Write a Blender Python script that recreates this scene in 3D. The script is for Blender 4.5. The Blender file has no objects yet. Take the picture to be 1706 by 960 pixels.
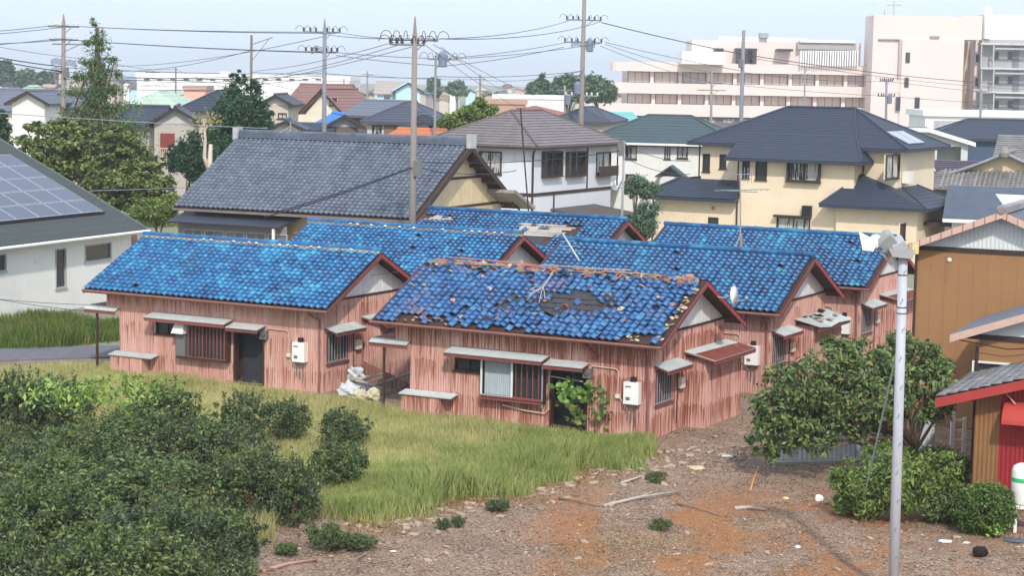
import bpy, bmesh, math, random
import numpy as np
from mathutils import Vector, Matrix

R = math.radians
SC = bpy.context.scene
COL = SC.collection

# ------------------------------------------------------------------ camera
CAM_H, CAM_F, CAM_PITCH, CAM_ROLL = 10.858, 3220.28, 0.108462, 0.0188
cam_data = bpy.data.cameras.new('camera')
cam_data.sensor_width = 36.0
cam_data.lens = 36.0 * CAM_F / 1706.0
cam_data.clip_start = 0.5
cam_data.clip_end = 9000.0
cam = bpy.data.objects.new('camera', cam_data)
COL.objects.link(cam)
cam.matrix_world = (Matrix.Translation((0, 0, CAM_H)) @ Matrix.Rotation(math.pi/2 - CAM_PITCH, 4, 'X')
                    @ Matrix.Rotation(CAM_ROLL, 4, 'Z'))
SC.camera = cam

# ------------------------------------------------------------------ sky and sun
SUN_EL, SUN_AZ = R(41), R(7)          # azimuth: measured from -Y (behind the camera) towards +X
sun_vec = Vector((math.sin(SUN_AZ)*math.cos(SUN_EL), -math.cos(SUN_AZ)*math.cos(SUN_EL), math.sin(SUN_EL)))
world = bpy.data.worlds.new('World')
SC.world = world
world.use_nodes = True
nt = world.node_tree
nt.nodes.clear()
sky = nt.nodes.new('ShaderNodeTexSky')
sky.sky_type = 'NISHITA'
sky.sun_disc = False
sky.sun_elevation = SUN_EL
sky.sun_rotation = math.atan2(sun_vec.x, sun_vec.y)
sky.altitude = 0.0
sky.air_density = 1.0
sky.dust_density = 3.0
sky.ozone_density = 1.2
veil = nt.nodes.new('ShaderNodeMix')            # thin even high cloud over the clear sky
veil.data_type = 'RGBA'
veil.inputs[0].default_value = 0.72
veil.inputs[7].default_value = (8.6, 10.0, 12.0, 1)
bg = nt.nodes.new('ShaderNodeBackground')
bg.inputs['Strength'].default_value = 0.115
wo = nt.nodes.new('ShaderNodeOutputWorld')
nt.links.new(sky.outputs[0], veil.inputs[6])
nt.links.new(veil.outputs[2], bg.inputs['Color'])
nt.links.new(bg.outputs[0], wo.inputs['Surface'])

sun_data = bpy.data.lights.new('sun', 'SUN')
sun_data.energy = 2.6
sun_data.angle = R(2.0)
sun_data.color = (1.0, 0.94, 0.86)
sun = bpy.data.objects.new('sun', sun_data)
sun.rotation_euler = (-sun_vec).to_track_quat('-Z', 'Y').to_euler()
COL.objects.link(sun)

SC.view_settings.view_transform = 'Standard'
SC.view_settings.look = 'None'
SC.view_settings.exposure = 0.15
SC.view_settings.gamma = 1.0
SC.view_settings.use_curve_mapping = False
SC.render.engine = 'CYCLES'
SC.cycles.use_denoising = True
SC.cycles.max_bounces = 6
SC.cycles.diffuse_bounces = 3
SC.cycles.glossy_bounces = 2
SC.cycles.transparent_max_bounces = 8

# ------------------------------------------------------------------ placing: a ray through the photograph met with a depth or a height
def _ray(px, py):
    u, v = px - 853.0, py - 480.0
    c, s = math.cos(CAM_ROLL), math.sin(CAM_ROLL)
    u, v = u*c + v*s, -u*s + v*c
    c, s = math.cos(CAM_PITCH), math.sin(CAM_PITCH)
    up = -v/CAM_F
    return Vector((u/CAM_F, c + up*s, -s + up*c))
def at(px, py, Y):
    r = _ray(px, py); t = Y/r.y
    return Vector((r.x*t, Y, CAM_H + r.z*t))
def gp(px, py, z=0.0):
    r = _ray(px, py); t = (z - CAM_H)/r.z
    return Vector((r.x*t, r.y*t, z))

# ------------------------------------------------------------------ materials
def lin(c):
    return tuple((x/255/12.92 if x <= 10 else ((x/255 + .055)/1.055)**2.4) for x in c)
class NT:
    def __init__(self, name):
        self.m = bpy.data.materials.new(name); self.m.use_nodes = True
        self.t = self.m.node_tree; self.t.nodes.clear()
        self.out = self.n('ShaderNodeOutputMaterial')
        self.b = self.n('ShaderNodeBsdfPrincipled')
        self.l(self.b.outputs[0], self.out.inputs[0])
    def n(self, k, **kw):
        x = self.t.nodes.new(k)
        for a, b in kw.items(): setattr(x, a, b)
        return x
    def l(self, a, b): self.t.links.new(a, b)
    def val(self, sock, v):
        if hasattr(v, 'is_output') or hasattr(v, 'links'): self.l(v, sock)
        else: sock.default_value = v
    def math(self, op, a, b=None, c=None, clamp=False):
        x = self.n('ShaderNodeMath', operation=op, use_clamp=clamp)
        for i, v in enumerate((a, b, c)):
            if v is not None: self.val(x.inputs[i], v)
        return x.outputs[0]
    def mix(self, f, a, b, blend='MIX'):
        x = self.n('ShaderNodeMix', data_type='RGBA', blend_type=blend)
        self.val(x.inputs[0], f)
        for i, v in ((6, a), (7, b)):
            if isinstance(v, tuple): v = (v + (1,))[:4]
            self.val(x.inputs[i], v)
        return x.outputs[2]
    def coord(self, scale=(1, 1, 1), kind='Object', loc=(0, 0, 0)):
        c = self.n('ShaderNodeTexCoord'); m = self.n('ShaderNodeMapping')
        self.l(c.outputs[kind], m.inputs[0]); m.inputs['Scale'].default_value = scale; m.inputs['Location'].default_value = loc
        return m.outputs[0]
    def noise(self, vec, scale=5, detail=3, rough=.6):
        x = self.n('ShaderNodeTexNoise'); self.l(vec, x.inputs['Vector'])
        x.inputs['Scale'].default_value = scale; x.inputs['Detail'].default_value = detail; x.inputs['Roughness'].default_value = rough
        return x.outputs[0]
    def ramp(self, f, a, b, lo=0., hi=1.):
        x = self.n('ShaderNodeMapRange'); x.interpolation_type = 'SMOOTHSTEP'
        self.val(x.inputs[0], f); x.inputs[1].default_value = a; x.inputs[2].default_value = b
        x.inputs[3].default_value = lo; x.inputs[4].default_value = hi
        return x.outputs[0]
    def bump(self, h, strength=.3, dist=.02):
        x = self.n('ShaderNodeBump'); self.l(h, x.inputs['Height'])
        x.inputs['Strength'].default_value = strength; x.inputs['Distance'].default_value = dist
        self.l(x.outputs[0], self.b.inputs['Normal'])
    def rnd(self):
        return self.n('ShaderNodeObjectInfo').outputs['Random']
    def attr(self, name):
        return self.n('ShaderNodeAttribute', attribute_name=name).outputs['Fac']

def scl(c, k): return tuple(min(1, x*k) for x in c)
MATS = {}
def M(name, rgb, rough=.75, var=.18, scale=1.5, bump=0., bscale=30., metal=0., spec=.3, rand=0., streak=0., dirt=None):
    """plain painted / cast / woven surface: colour with two scales of wear; rgb as photographed sRGB"""
    if name in MATS: return MATS[name]
    n = NT(name); c = lin(rgb)
    vec = n.coord((1, 1, .25) if streak else (1, 1, 1))
    a = n.noise(vec, scale, 4); b = n.noise(vec, scale*9, 3)
    f = n.math('ADD', n.math('MULTIPLY', a, .65), n.math('MULTIPLY', b, .35))
    if rand: f = n.math('ADD', f, n.math('MULTIPLY', n.math('SUBTRACT', n.rnd(), .5), rand))
    f = n.ramp(f, .3, .7)
    col = n.mix(f, scl(c, 1-var), scl(c, 1+var*.7))
    if dirt:
        d = n.ramp(n.noise(n.coord((1.3, 1.3, .35)), 2.2, 5, .7), .52, .75)
        col = n.mix(n.math('MULTIPLY', d, dirt[1]), col, lin(dirt[0]))
    n.l(col, n.b.inputs['Base Color'])
    n.b.inputs['Roughness'].default_value = rough; n.b.inputs['Metallic'].default_value = metal
    n.b.inputs['Specular IOR Level'].default_value = spec
    if bump: n.bump(n.noise(n.coord(), bscale, 3), bump)
    MATS[name] = n.m
    return n.m

def M_rust(name, amount, seed):
    """salmon paint on corrugated iron, rust running down the ribs from the sheet laps"""
    n = NT(name)
    v1 = n.coord((1, 1, .03), loc=(seed, seed, seed)); s = n.noise(v1, 26, 2, .5)
    v2 = n.coord((1, 1, .3), loc=(seed*2, 0, 0)); big = n.noise(v2, 1.1, 3, .6)
    sep = n.n('ShaderNodeSeparateXYZ'); n.l(n.coord(), sep.inputs[0])
    wob = n.math('MULTIPLY', n.noise(n.coord((1, 1, .05), loc=(seed, 3, 0)), 9, 2), .5)
    lap = n.math('FRACT', n.math('ADD', n.math('MULTIPLY', sep.outputs[2], .92), n.math('ADD', wob, .1)))
    lap = n.ramp(lap, .0, .9, -.05, .08)
    r = n.math('ADD', n.math('ADD', s, n.math('MULTIPLY', n.math('SUBTRACT', big, .5), .5)), lap)
    r = n.math('ADD', r, n.math('MULTIPLY', n.math('SUBTRACT', n.rnd(), .5), .10))
    rust = n.ramp(r, .64 - amount*.24, .80 - amount*.2)
    fine = n.noise(n.coord((1, 1, .3)), 22, 4)
    paint = n.mix(fine, lin((186, 138, 126)), lin((218, 176, 164)))
    fade = n.ramp(n.noise(n.coord((1, 1, .12), loc=(seed, 9, 0)), 6, 3), .5, .75)
    paint = n.mix(n.math('MULTIPLY', fade, .55), paint, lin((224, 198, 186)))
    br = n.ramp(n.noise(n.coord((1, 1, .12), loc=(seed*3, seed, 0)), 1.9, 3, .55), .46, .62)
    paint = n.mix(n.math('MULTIPLY', br, .3), paint, lin((168, 112, 98)))
    rc = n.mix(fine, lin((112, 58, 43)), lin((160, 94, 70)))
    n.l(n.mix(n.math('MULTIPLY', rust, .9), paint, rc), n.b.inputs['Base Color'])
    n.b.inputs['Roughness'].default_value = .82; n.b.inputs['Specular IOR Level'].default_value = .2
    n.bump(fine, .15, .01)
    return n.m

def M_tile(name, base, hi, lo, rough=.32, spec=.5, vary=1., moss=None):
    """glazed or smoked roof tile; each tile its own shade"""
    n = NT(name)
    r = n.math('FRACT', n.math('ADD', n.rnd(), n.attr('rnd')))
    gp_ = n.n('ShaderNodeNewGeometry')
    wn = n.noise(gp_.outputs['Position'], .75, 6, .72); w2 = n.noise(gp_.outputs['Position'], 9, 3, .6)
    f = n.math('ADD', n.math('MULTIPLY', r, .2*vary), n.math('ADD', n.math('MULTIPLY', wn, .62), n.math('MULTIPLY', w2, .2)))
    c = n.mix(n.ramp(f, .3, .56), lin(lo), lin(base))
    c = n.mix(n.ramp(f, .52, .74), c, lin(hi))
    if moss:
        g = n.n('ShaderNodeNewGeometry')
        mm = n.n('ShaderNodeMapping'); n.l(g.outputs['Position'], mm.inputs[0])
        d = n.ramp(n.noise(mm.outputs[0], .8, 5, .7), .52, .72)
        c = n.mix(n.math('MULTIPLY', d, moss[1]), c, lin(moss[0]))
    n.l(c, n.b.inputs['Base Color'])
    n.l(n.ramp(wn, .3, .8, rough*.8, rough*1.5), n.b.inputs['Roughness'])
    n.b.inputs['Specular IOR Level'].default_value = spec
    return n.m

def M_leaf(name, dark, light, yellow=None, ymix=.12, rough=.5):
    n = NT(name)
    r = n.attr('rnd')
    g = n.n('ShaderNodeNewGeometry')
    big = n.noise(g.outputs['Position'], .9, 3)
    f = n.math('ADD', n.math('MULTIPLY', r, .6), n.math('MULTIPLY', big, .5))
    c = n.mix(n.ramp(f, .15, .85), lin(dark), lin(light))
    if yellow: c = n.mix(n.ramp(r, 1-ymix, 1-ymix+.03), c, lin(yellow))
    n.l(c, n.b.inputs['Base Color'])
    n.b.inputs['Roughness'].default_value = rough; n.b.inputs['Specular IOR Level'].default_value = .35
    tr = n.n('ShaderNodeBsdfTranslucent'); n.l(c, tr.inputs[0])
    mx = n.n('ShaderNodeMixShader'); mx.inputs[0].default_value = .22
    n.l(n.b.outputs[0], mx.inputs[1]); n.l(tr.outputs[0], mx.inputs[2]); n.l(mx.outputs[0], n.out.inputs[0])
    return n.m

def M_slate(name, rgb, step=.3, rough=.6, var=.2, zaxis=True):
    """thin slate or metal roofing too far off to tell its sheets apart: courses as fine relief"""
    if name in MATS: return MATS[name]
    n = NT(name); c = lin(rgb)
    sep = n.n('ShaderNodeSeparateXYZ'); n.l(n.coord(), sep.inputs[0])
    fr = n.math('FRACT', n.math('DIVIDE', sep.outputs[2], step))
    w = n.noise(n.coord((1, 1, 3)), 2.5, 5, .65)
    col = n.mix(w, scl(c, 1-var), scl(c, 1+var))
    line = n.ramp(fr, .0, .14, 0, 1)
    n.l(n.mix(n.math('SUBTRACT', 1., line), col, scl(c, .62)), n.b.inputs['Base Color'])
    n.b.inputs['Roughness'].default_value = rough; n.b.inputs['Specular IOR Level'].default_value = .4
    n.bump(fr, .35, .03)
    MATS[name] = n.m
    return n.m

def M_glass(name, rgb=(48, 54, 60), curtain=None, thr=.5):
    if name in MATS: return MATS[name]
    n = NT(name); c = lin(rgb)
    w = n.noise(n.coord((3, 3, .4)), 3.5, 2)
    col = n.mix(n.math('ADD', n.math('MULTIPLY', w, .7), n.math('MULTIPLY', n.rnd(), .4)), scl(c, .5), scl(c, 1.5))
    if curtain: col = n.mix(n.ramp(n.math('ADD', w, n.math('MULTIPLY', n.rnd(), .25)), thr, thr+.1), col, lin(curtain))
    n.l(col, n.b.inputs['Base Color'])
    n.b.inputs['Roughness'].default_value = .12; n.b.inputs['Specular IOR Level'].default_value = .6
    MATS[name] = n.m
    return n.m

# ------------------------------------------------------------------ objects
def tag(o, label=None, cat=None, group=None, kind=None):
    if label: o['label'] = label
    if cat: o['category'] = cat
    if group: o['group'] = group
    if kind: o['kind'] = kind
    return o
def empty(name, loc, rz=0., label=None, cat=None, group=None, kind=None):
    o = bpy.data.objects.new(name, None); COL.objects.link(o)
    o.location = loc; o.rotation_euler = (0, 0, rz); o.empty_display_size = .2
    return tag(o, label, cat, group, kind)
def link(name, me, parent=None, loc=None, rot=None):
    o = bpy.data.objects.new(name, me); COL.objects.link(o)
    if parent is not None: o.parent = parent
    if loc is not None: o.location = loc
    if rot is not None: o.rotation_euler = rot
    return o
V3 = lambda *a: Vector(a)
class MB:
    """collects faces; build() makes one mesh object"""
    def __init__(self): self.v, self.f, self.mi, self.cur = [], [], [], 0
    def poly(self, pts):
        i = len(self.v); self.v += [tuple(p) for p in pts]; self.f.append(tuple(range(i, i+len(pts)))); self.mi.append(self.cur); return self
    def hexa(self, p):            # p: 4 bottom ccw + 4 top
        for q in ((3, 2, 1, 0), (4, 5, 6, 7), (0, 1, 5, 4), (1, 2, 6, 5), (2, 3, 7, 6), (3, 0, 4, 7)):
            self.poly([p[k] for k in q])
        return self
    def box(self, x0, x1, y0, y1, z0, z1):
        return self.hexa([(x0, y0, z0), (x1, y0, z0), (x1, y1, z0), (x0, y1, z0), (x0, y0, z1), (x1, y0, z1), (x1, y1, z1), (x0, y1, z1)])
    def fbox(self, F, x0, x1, z0, z1, d0, d1):     # box on a facade frame
        return self.hexa([F.p(x0, z0, d1), F.p(x1, z0, d1), F.p(x1, z0, d0), F.p(x0, z0, d0),
                          F.p(x0, z1, d1), F.p(x1, z1, d1), F.p(x1, z1, d0), F.p(x0, z1, d0)])
    def slab(self, pts, t):       # polygon (ccw from outside) thickened inwards along its normal
        a = [Vector(p) for p in pts]
        nrm = Vector((0, 0, 0))
        for i in range(len(a)): nrm += (a[i]-a[0]).cross(a[(i+1) % len(a)]-a[0])
        nrm.normalize(); b = [p - nrm*t for p in a]
        self.poly(a); self.poly(b[::-1])
        for i in range(len(a)):
            j = (i+1) % len(a); self.poly([a[j], a[i], b[i], b[j]])
        return self
    def tube(self, path, r, n=6, r1=None, caps=True):
        path = [Vector(p) for p in path]; k = len(path); rings = []
        for i, p in enumerate(path):
            d = (path[min(i+1, k-1)] - path[max(i-1, 0)]).normalized()
            s = d.cross(Vector((0, 0, 1)))
            if s.length < .05: s = d.cross(Vector((1, 0, 0)))
            s.normalize(); t = s.cross(d)
            rr = r if r1 is None else r + (r1-r)*i/max(1, k-1)
            b = len(self.v)
            for j in range(n):
                a = 2*math.pi*j/n; self.v.append(tuple(p + s*math.cos(a)*rr + t*math.sin(a)*rr))
            rings.append(b)
        for i in range(k-1):
            for j in range(n):
                self.f.append((rings[i]+j, rings[i]+(j+1) % n, rings[i+1]+(j+1) % n, rings[i+1]+j)); self.mi.append(self.cur)
        if caps:
            self.f.append(tuple(range(rings[0]+n-1, rings[0]-1, -1))); self.mi.append(self.cur)
            self.f.append(tuple(range(rings[-1], rings[-1]+n))); self.mi.append(self.cur)
        return self
    def lathe(self, c, prof, n=12, axis=None):     # prof: (radius, height)
        c = Vector(c); ax = Vector(axis).normalized() if axis else Vector((0, 0, 1))
        s = ax.orthogonal().normalized(); t = ax.cross(s); rings = []
        for (r, h) in prof:
            b = len(self.v); rings.append(b)
            for j in range(n):
                a = 2*math.pi*j/n; self.v.append(tuple(c + ax*h + s*math.cos(a)*r + t*math.sin(a)*r))
        for i in range(len(prof)-1):
            for j in range(n):
                self.f.append((rings[i]+j, rings[i]+(j+1) % n, rings[i+1]+(j+1) % n, rings[i+1]+j)); self.mi.append(self.cur)
        self.f.append(tuple(range(rings[0]+n-1, rings[0]-1, -1))); self.mi.append(self.cur)
        self.f.append(tuple(range(rings[-1], rings[-1]+n))); self.mi.append(self.cur)
        return self
    def mesh(self, name, mats, smooth=False):
        me = bpy.data.meshes.new(name); me.from_pydata(self.v, [], self.f)
        for m in (mats if isinstance(mats, (list, tuple)) else [mats]): me.materials.append(m)
        if any(self.mi): me.polygons.foreach_set('material_index', self.mi)
        if smooth: me.polygons.foreach_set('use_smooth', [True]*len(me.polygons))
        me.update(); return me
    def build(self, name, mats, parent=None, smooth=False):
        return link(name, self.mesh(name, mats, smooth), parent)

class Face:
    """facade frame: origin bottom-left seen from outside, ex to the right, n outwards"""
    def __init__(self, O, ex, n): self.O, self.ex, self.n = Vector(O), Vector(ex).normalized(), Vector(n).normalized()
    def p(self, x, z, d=0.): return self.O + self.ex*x + Vector((0, 0, z)) + self.n*d

def wall_with_holes(mb, F, w, z0, z1, holes, depth=.12, x0=0.):
    xs = sorted({x0, w, *[max(x0, min(w, h[k])) for h in holes for k in (0, 1)]})
    zs = sorted({z0, z1, *[max(z0, min(z1, h[k])) for h in holes for k in (2, 3)]})
    for i in range(len(xs)-1):
        for j in range(len(zs)-1):
            cx, cz = (xs[i]+xs[i+1])/2, (zs[j]+zs[j+1])/2
            if any(h[0] < cx < h[1] and h[2] < cz < h[3] for h in holes): continue
            mb.poly([F.p(xs[i], zs[j]), F.p(xs[i+1], zs[j]), F.p(xs[i+1], zs[j+1]), F.p(xs[i], zs[j+1])])
    for a, b, c, d in holes:
        for q in (((a, c), (a, d)), ((a, d), (b, d)), ((b, d), (b, c)), ((b, c), (a, c))):
            (p, r), (s, t) = q
            mb.poly([F.p(p, r), F.p(s, t), F.p(s, t, -depth), F.p(p, r, -depth)])

def window(parent, F, rect, fm, gm, panes=2, fr=.06, depth=.1, proud=.03, sill=True, name='window'):
    """frame in the opening with one pane per sash behind it"""
    a, b, c, d = rect; mb = MB()
    mb.fbox(F, a, b, c, c+fr, -depth, proud); mb.fbox(F, a, b, d-fr, d, -depth, proud)
    mb.fbox(F, a, a+fr, c+fr, d-fr, -depth, proud); mb.fbox(F, b-fr, b, c+fr, d-fr, -depth, proud)
    w = (b-a-2*fr)/panes
    for i in range(1, panes): mb.fbox(F, a+fr+w*i-fr*.35, a+fr+w*i+fr*.35, c+fr, d-fr, -depth, proud*.5)
    if sill: mb.fbox(F, a-.05, b+.05, c-.05, c-.002, -depth*.5, proud+.05)
    o = mb.build(name, fm, parent)
    for i in range(panes):
        MB().fbox(F, a+fr+w*i+.01, a+fr+w*(i+1)-.01, c+fr, d-fr, -depth-.02, -depth*.6-.015*(i % 2)).build('pane', gm, o)
    return o

def courses(mb, A, B, C, D, n, lift=.03):
    """roof face eave-left A, eave-right B, top-right C, top-left D laid in n lapped courses"""
    A, B, C, D = map(Vector, (A, B, C, D))
    nr = (B-A).cross(D-A) if (D-A).length > .01 else (B-A).cross(C-A)
    nr.normalize()
    for i in range(n):
        t0, t1 = i/n, (i+1)/n
        l0, r0, l1, r1 = A.lerp(D, t0), B.lerp(C, t0), A.lerp(D, t1), B.lerp(C, t1)
        mb.poly([l0+nr*lift, r0+nr*lift, r1+nr*.004, l1+nr*.004])
        mb.poly([l0, r0, r0+nr*lift, l0+nr*lift])

# ------------------------------------------------------------------ leaves, trees, shrubs
def mesh_np(name, verts, faces_n, nv, mat, rnd=None):
    """numpy mesh: verts (N,3), every face has nv corners in order"""
    me = bpy.data.meshes.new(name)
    n = len(verts); me.vertices.add(n); me.vertices.foreach_set('co', verts.astype(np.float32).ravel())
    idx = faces_n.astype(np.int32).ravel(); nf = len(idx)//nv
    me.loops.add(len(idx)); me.loops.foreach_set('vertex_index', idx)
    me.polygons.add(nf); me.polygons.foreach_set('loop_start', np.arange(0, nf*nv, nv, dtype=np.int32))
    me.polygons.foreach_set('loop_total', np.full(nf, nv, dtype=np.int32))
    if rnd is not None:
        at_ = me.attributes.new('rnd', 'FLOAT', 'FACE'); at_.data.foreach_set('value', rnd.astype(np.float32))
    me.materials.append(mat); me.update(calc_edges=True); me.validate()
    return me
def leaf_mesh(name, P, size, mat, rng, up=.5, aspect=.45, outward=None, droop=0.):
    n = len(P)
    nrm = rng.normal(size=(n, 3)); nrm /= np.linalg.norm(nrm, axis=1)[:, None]
    nrm[:, 2] += up
    if outward is not None: nrm += outward*.6
    nrm /= np.linalg.norm(nrm, axis=1)[:, None]
    d = np.cross(nrm, rng.normal(size=(n, 3))); d /= np.linalg.norm(d, axis=1)[:, None] + 1e-9
    d[:, 2] -= droop; d /= np.linalg.norm(d, axis=1)[:, None]
    s = np.cross(nrm, d); s /= np.linalg.norm(s, axis=1)[:, None] + 1e-9
    L = (size*rng.uniform(.55, 1.6, n))[:, None]
    W = L*aspect
    v = np.stack([P - d*L*.5, P + s*W*.5 + nrm*L*.06, P + d*L*.5, P - s*W*.5 + nrm*L*.06], 1).reshape(-1, 3)
    f = np.arange(4*n).reshape(n, 4)
    return mesh_np(name, v, f, 4, mat, rng.random(n))
def blob_points(blobs, n_clump, per, rng, spread=.16, shell=.55):
    """points gathered in clumps through a set of ellipsoids (cx,cy,cz,rx,ry,rz)"""
    vol = np.array([b[3]*b[4]*b[5] for b in blobs])**.75; vol /= vol.sum()
    ch = rng.choice(len(blobs), n_clump, p=vol); B = np.array(blobs)[ch]
    u = rng.normal(size=(n_clump, 3)); u /= np.linalg.norm(u, axis=1)[:, None]
    r = rng.uniform(shell**3, 1, n_clump)**(1/3)
    cc = B[:, :3] + u*B[:, 3:]*r[:, None]
    sz = B[:, 3:].mean(1)*spread*rng.uniform(.6, 1.5, n_clump)
    P = np.repeat(cc, per, 0) + rng.normal(size=(n_clump*per, 3))*np.repeat(sz, per)[:, None]*np.array([1, 1, .75])
    out = np.repeat(u, per, 0)
    return P, out, cc
def limbs(mb, base, top, r, targets, rng, n=6):
    base, top = Vector(base), Vector(top)
    mid = base.lerp(top, .5) + Vector((rng.normal()*r, rng.normal()*r, 0))
    mb.tube([base, base.lerp(mid, .5), mid, top], r, n, r*.45)
    for t in targets:
        t = Vector(t); s = base.lerp(top, float(rng.uniform(.35, .95)))
        m = s.lerp(t, .5) + Vector((0, 0, .08*(t-s).length))
        mb.tube([s, m, t], r*.42, 5, r*.1)
def foliage_tree(name, label, base, blobs, mat, bark, seed, n_clump=140, per=70, leaf=.09, trunk_r=.12, trunk_top=None, cat='tree',
                 group=None, up=.5, aspect=.45, spread=.16, shell=.55, limbs_n=9, droop=0., core=None):
    rng = np.random.default_rng(seed)
    root = empty(name, base, 0, label, cat, group)
    P, out, cc = blob_points(blobs, n_clump, per, rng, spread, shell)
    link('crown', leaf_mesh('crown', P, leaf, mat, rng, up, aspect, out, droop), root)
    mb = MB(); tt = trunk_top or (blobs[0][0], blobs[0][1], blobs[0][2] + blobs[0][5]*.3)
    limbs(mb, (0, 0, -.1), tt, trunk_r, cc[:limbs_n], rng)
    mb.build('trunk', bark, root, True)
    return root

BARK = M('bark', (120, 100, 84), .9, .35, 3, bump=.4)
TWIG = M('twig', (112, 88, 70), .9, .3, 4)
LEAF_TEA = M_leaf('leaf_shrub', (34, 48, 36), (106, 124, 80), (142, 144, 92), .06, .42)  # dark end of the range also paints shaded voids between leaf clusters
LEAF_TEA2 = M_leaf('leaf_shrub_fresh', (40, 58, 38), (118, 138, 82), (150, 154, 94), .08, .42)
LEAF_BRIGHT = M_leaf('leaf_bright', (92, 134, 54), (156, 184, 88), (176, 188, 102), .1, .5)
LEAF_TREE = M_leaf('leaf_tree', (50, 74, 44), (132, 152, 88), (140, 130, 72), .06, .45)
LEAF_MAPLE = M_leaf('leaf_maple', (62, 82, 44), (142, 156, 84), (124, 104, 64), .07, .55)
LEAF_DARK = M_leaf('leaf_dark', (30, 54, 40), (72, 108, 72), None, .1, .5)
LEAF_FAR = M_leaf('leaf_far', (58, 84, 70), (118, 142, 104), None, .1, .6)
LEAF_MID = M_leaf('leaf_mid', (60, 88, 40), (140, 160, 80), (160, 140, 80), .05, .55)

# ------------------------------------------------------------------ ground
TH = 0.49096
UX = Vector((-math.cos(TH), math.sin(TH), 0)); VX = Vector((math.sin(TH), math.cos(TH), 0))
FLAT = Matrix.Identity(4)
KEDGE = [(-60, 616), (150, 612), (420, 650), (700, 690), (1086, 752)]
def ground_z(x, y):
    """the cleared lot in front lies a little lower than the cottages' yard"""
    a = np.clip((60.0 + .18*x - y)/9.0, 0, 1); a = a*a*(3-2*a)
    b = np.clip((x - 1.0)/5.0, 0, 1)
    far = np.clip((150 - y)/40, 0, 1)
    return -.30*a*(.45+.55*b)*far + (.05*np.sin(x*.9+.4*y)*np.sin(y*.7) + .03*np.sin(x*2.3+1)*np.cos(y*1.9))*np.clip((57+.2*x-y)/8, 0, 1)
def GZ(x, y): return float(ground_z(np.float64(x), np.float64(y)))
def on(px, py):
    """a spot on the ground seen at this place of the photograph"""
    p = gp(px, py)
    for _ in range(4): p = gp(px, py, GZ(p.x, p.y))
    return p
def M_soil():
    n = NT('soil'); g = n.n('ShaderNodeNewGeometry'); pos = g.outputs['Position']
    a = n.noise(pos, .35, 5, .6); b = n.noise(pos, 2.2, 5, .7); c = n.noise(pos, 14, 4, .7); e = n.noise(pos, 60, 3, .6)
    col = n.mix(n.ramp(b, .35, .65), lin((116, 89, 73)), lin((156, 127, 107)))
    col = n.mix(n.math('MULTIPLY', n.ramp(a, .48, .62), .55), col, lin((92, 69, 56)))
    col = n.mix(n.math('MULTIPLY', n.ramp(c, .42, .66), .7), col, lin((198, 177, 155)))
    col = n.mix(n.math('MULTIPLY', n.ramp(c, .50, .32), .75), col, lin((70, 54, 46)))
    col = n.mix(n.math('MULTIPLY', n.ramp(e, .55, .72), .6), col, lin((190, 168, 144)))
    # rust-brown dry moss in mats on the right of the lot, yellow-green bits
    sep = n.n('ShaderNodeSeparateXYZ'); n.l(pos, sep.inputs[0])
    mask = n.math('MULTIPLY', n.ramp(sep.outputs[0], -.6, 2.), n.ramp(sep.outputs[1], 54, 50))
    mask = n.math('MULTIPLY', mask, n.ramp(sep.outputs[0], 14, 8.5))
    mp = n.n('ShaderNodeMapping'); n.l(pos, mp.inputs[0]); mp.inputs['Scale'].default_value = (.45, .3, 1)
    mo = n.ramp(n.math('ADD', n.noise(mp.outputs[0], 1.0, 5, .62), n.math('MULTIPLY', n.math('SUBTRACT', c, .5), .35)), .43, .58)
    col = n.mix(n.math('MULTIPLY', n.math('MULTIPLY', mo, mask), .85), col, n.mix(c, lin((146, 92, 58)), lin((190, 134, 88))))
    # thatch under the wild grass
    lw = n.math('MULTIPLY', n.attr('lawn'), n.ramp(c, .2, .5, .7, 1.))
    col = n.mix(lw, col, n.mix(b, lin((150, 150, 92)), lin((190, 180, 124))))
    # green thatch beyond the lot
    gm = n.ramp(n.math('ADD', sep.outputs[1], n.math('MULTIPLY', n.math('SUBTRACT', a, .5), 3)), 70, 76)
    col = n.mix(gm, col, n.mix(b, lin((128, 130, 104)), lin((164, 158, 140))))
    n.l(col, n.b.inputs['Base Color']); n.b.inputs['Roughness'].default_value = .95
    n.b.inputs['Specular IOR Level'].default_value = .15
    n.bump(n.math('ADD', n.math('MULTIPLY', c, .7), n.math('MULTIPLY', e, .3)), .9, .06)
    return n.m
SOIL = M_soil()
def in_poly(px, py, poly):
    ins = np.zeros(len(px), bool); j = len(poly)-1
    for i in range(len(poly)):
        xi, yi = poly[i]; xj, yj = poly[j]
        c = ((yi > py) != (yj > py)) & (px < (xj-xi)*(py-yi)/(yj-yi+1e-12)+xi); ins ^= c; j = i
    return ins
LAWN = [(-80, 616), (190, 606), (420, 640), (560, 660), (700, 682), (1000, 730), (1085, 752), (1070, 768), (990, 776), (890, 804), (750, 832), (640, 860), (540, 850), (430, 890), (300, 960), (-100, 960)]
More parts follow.
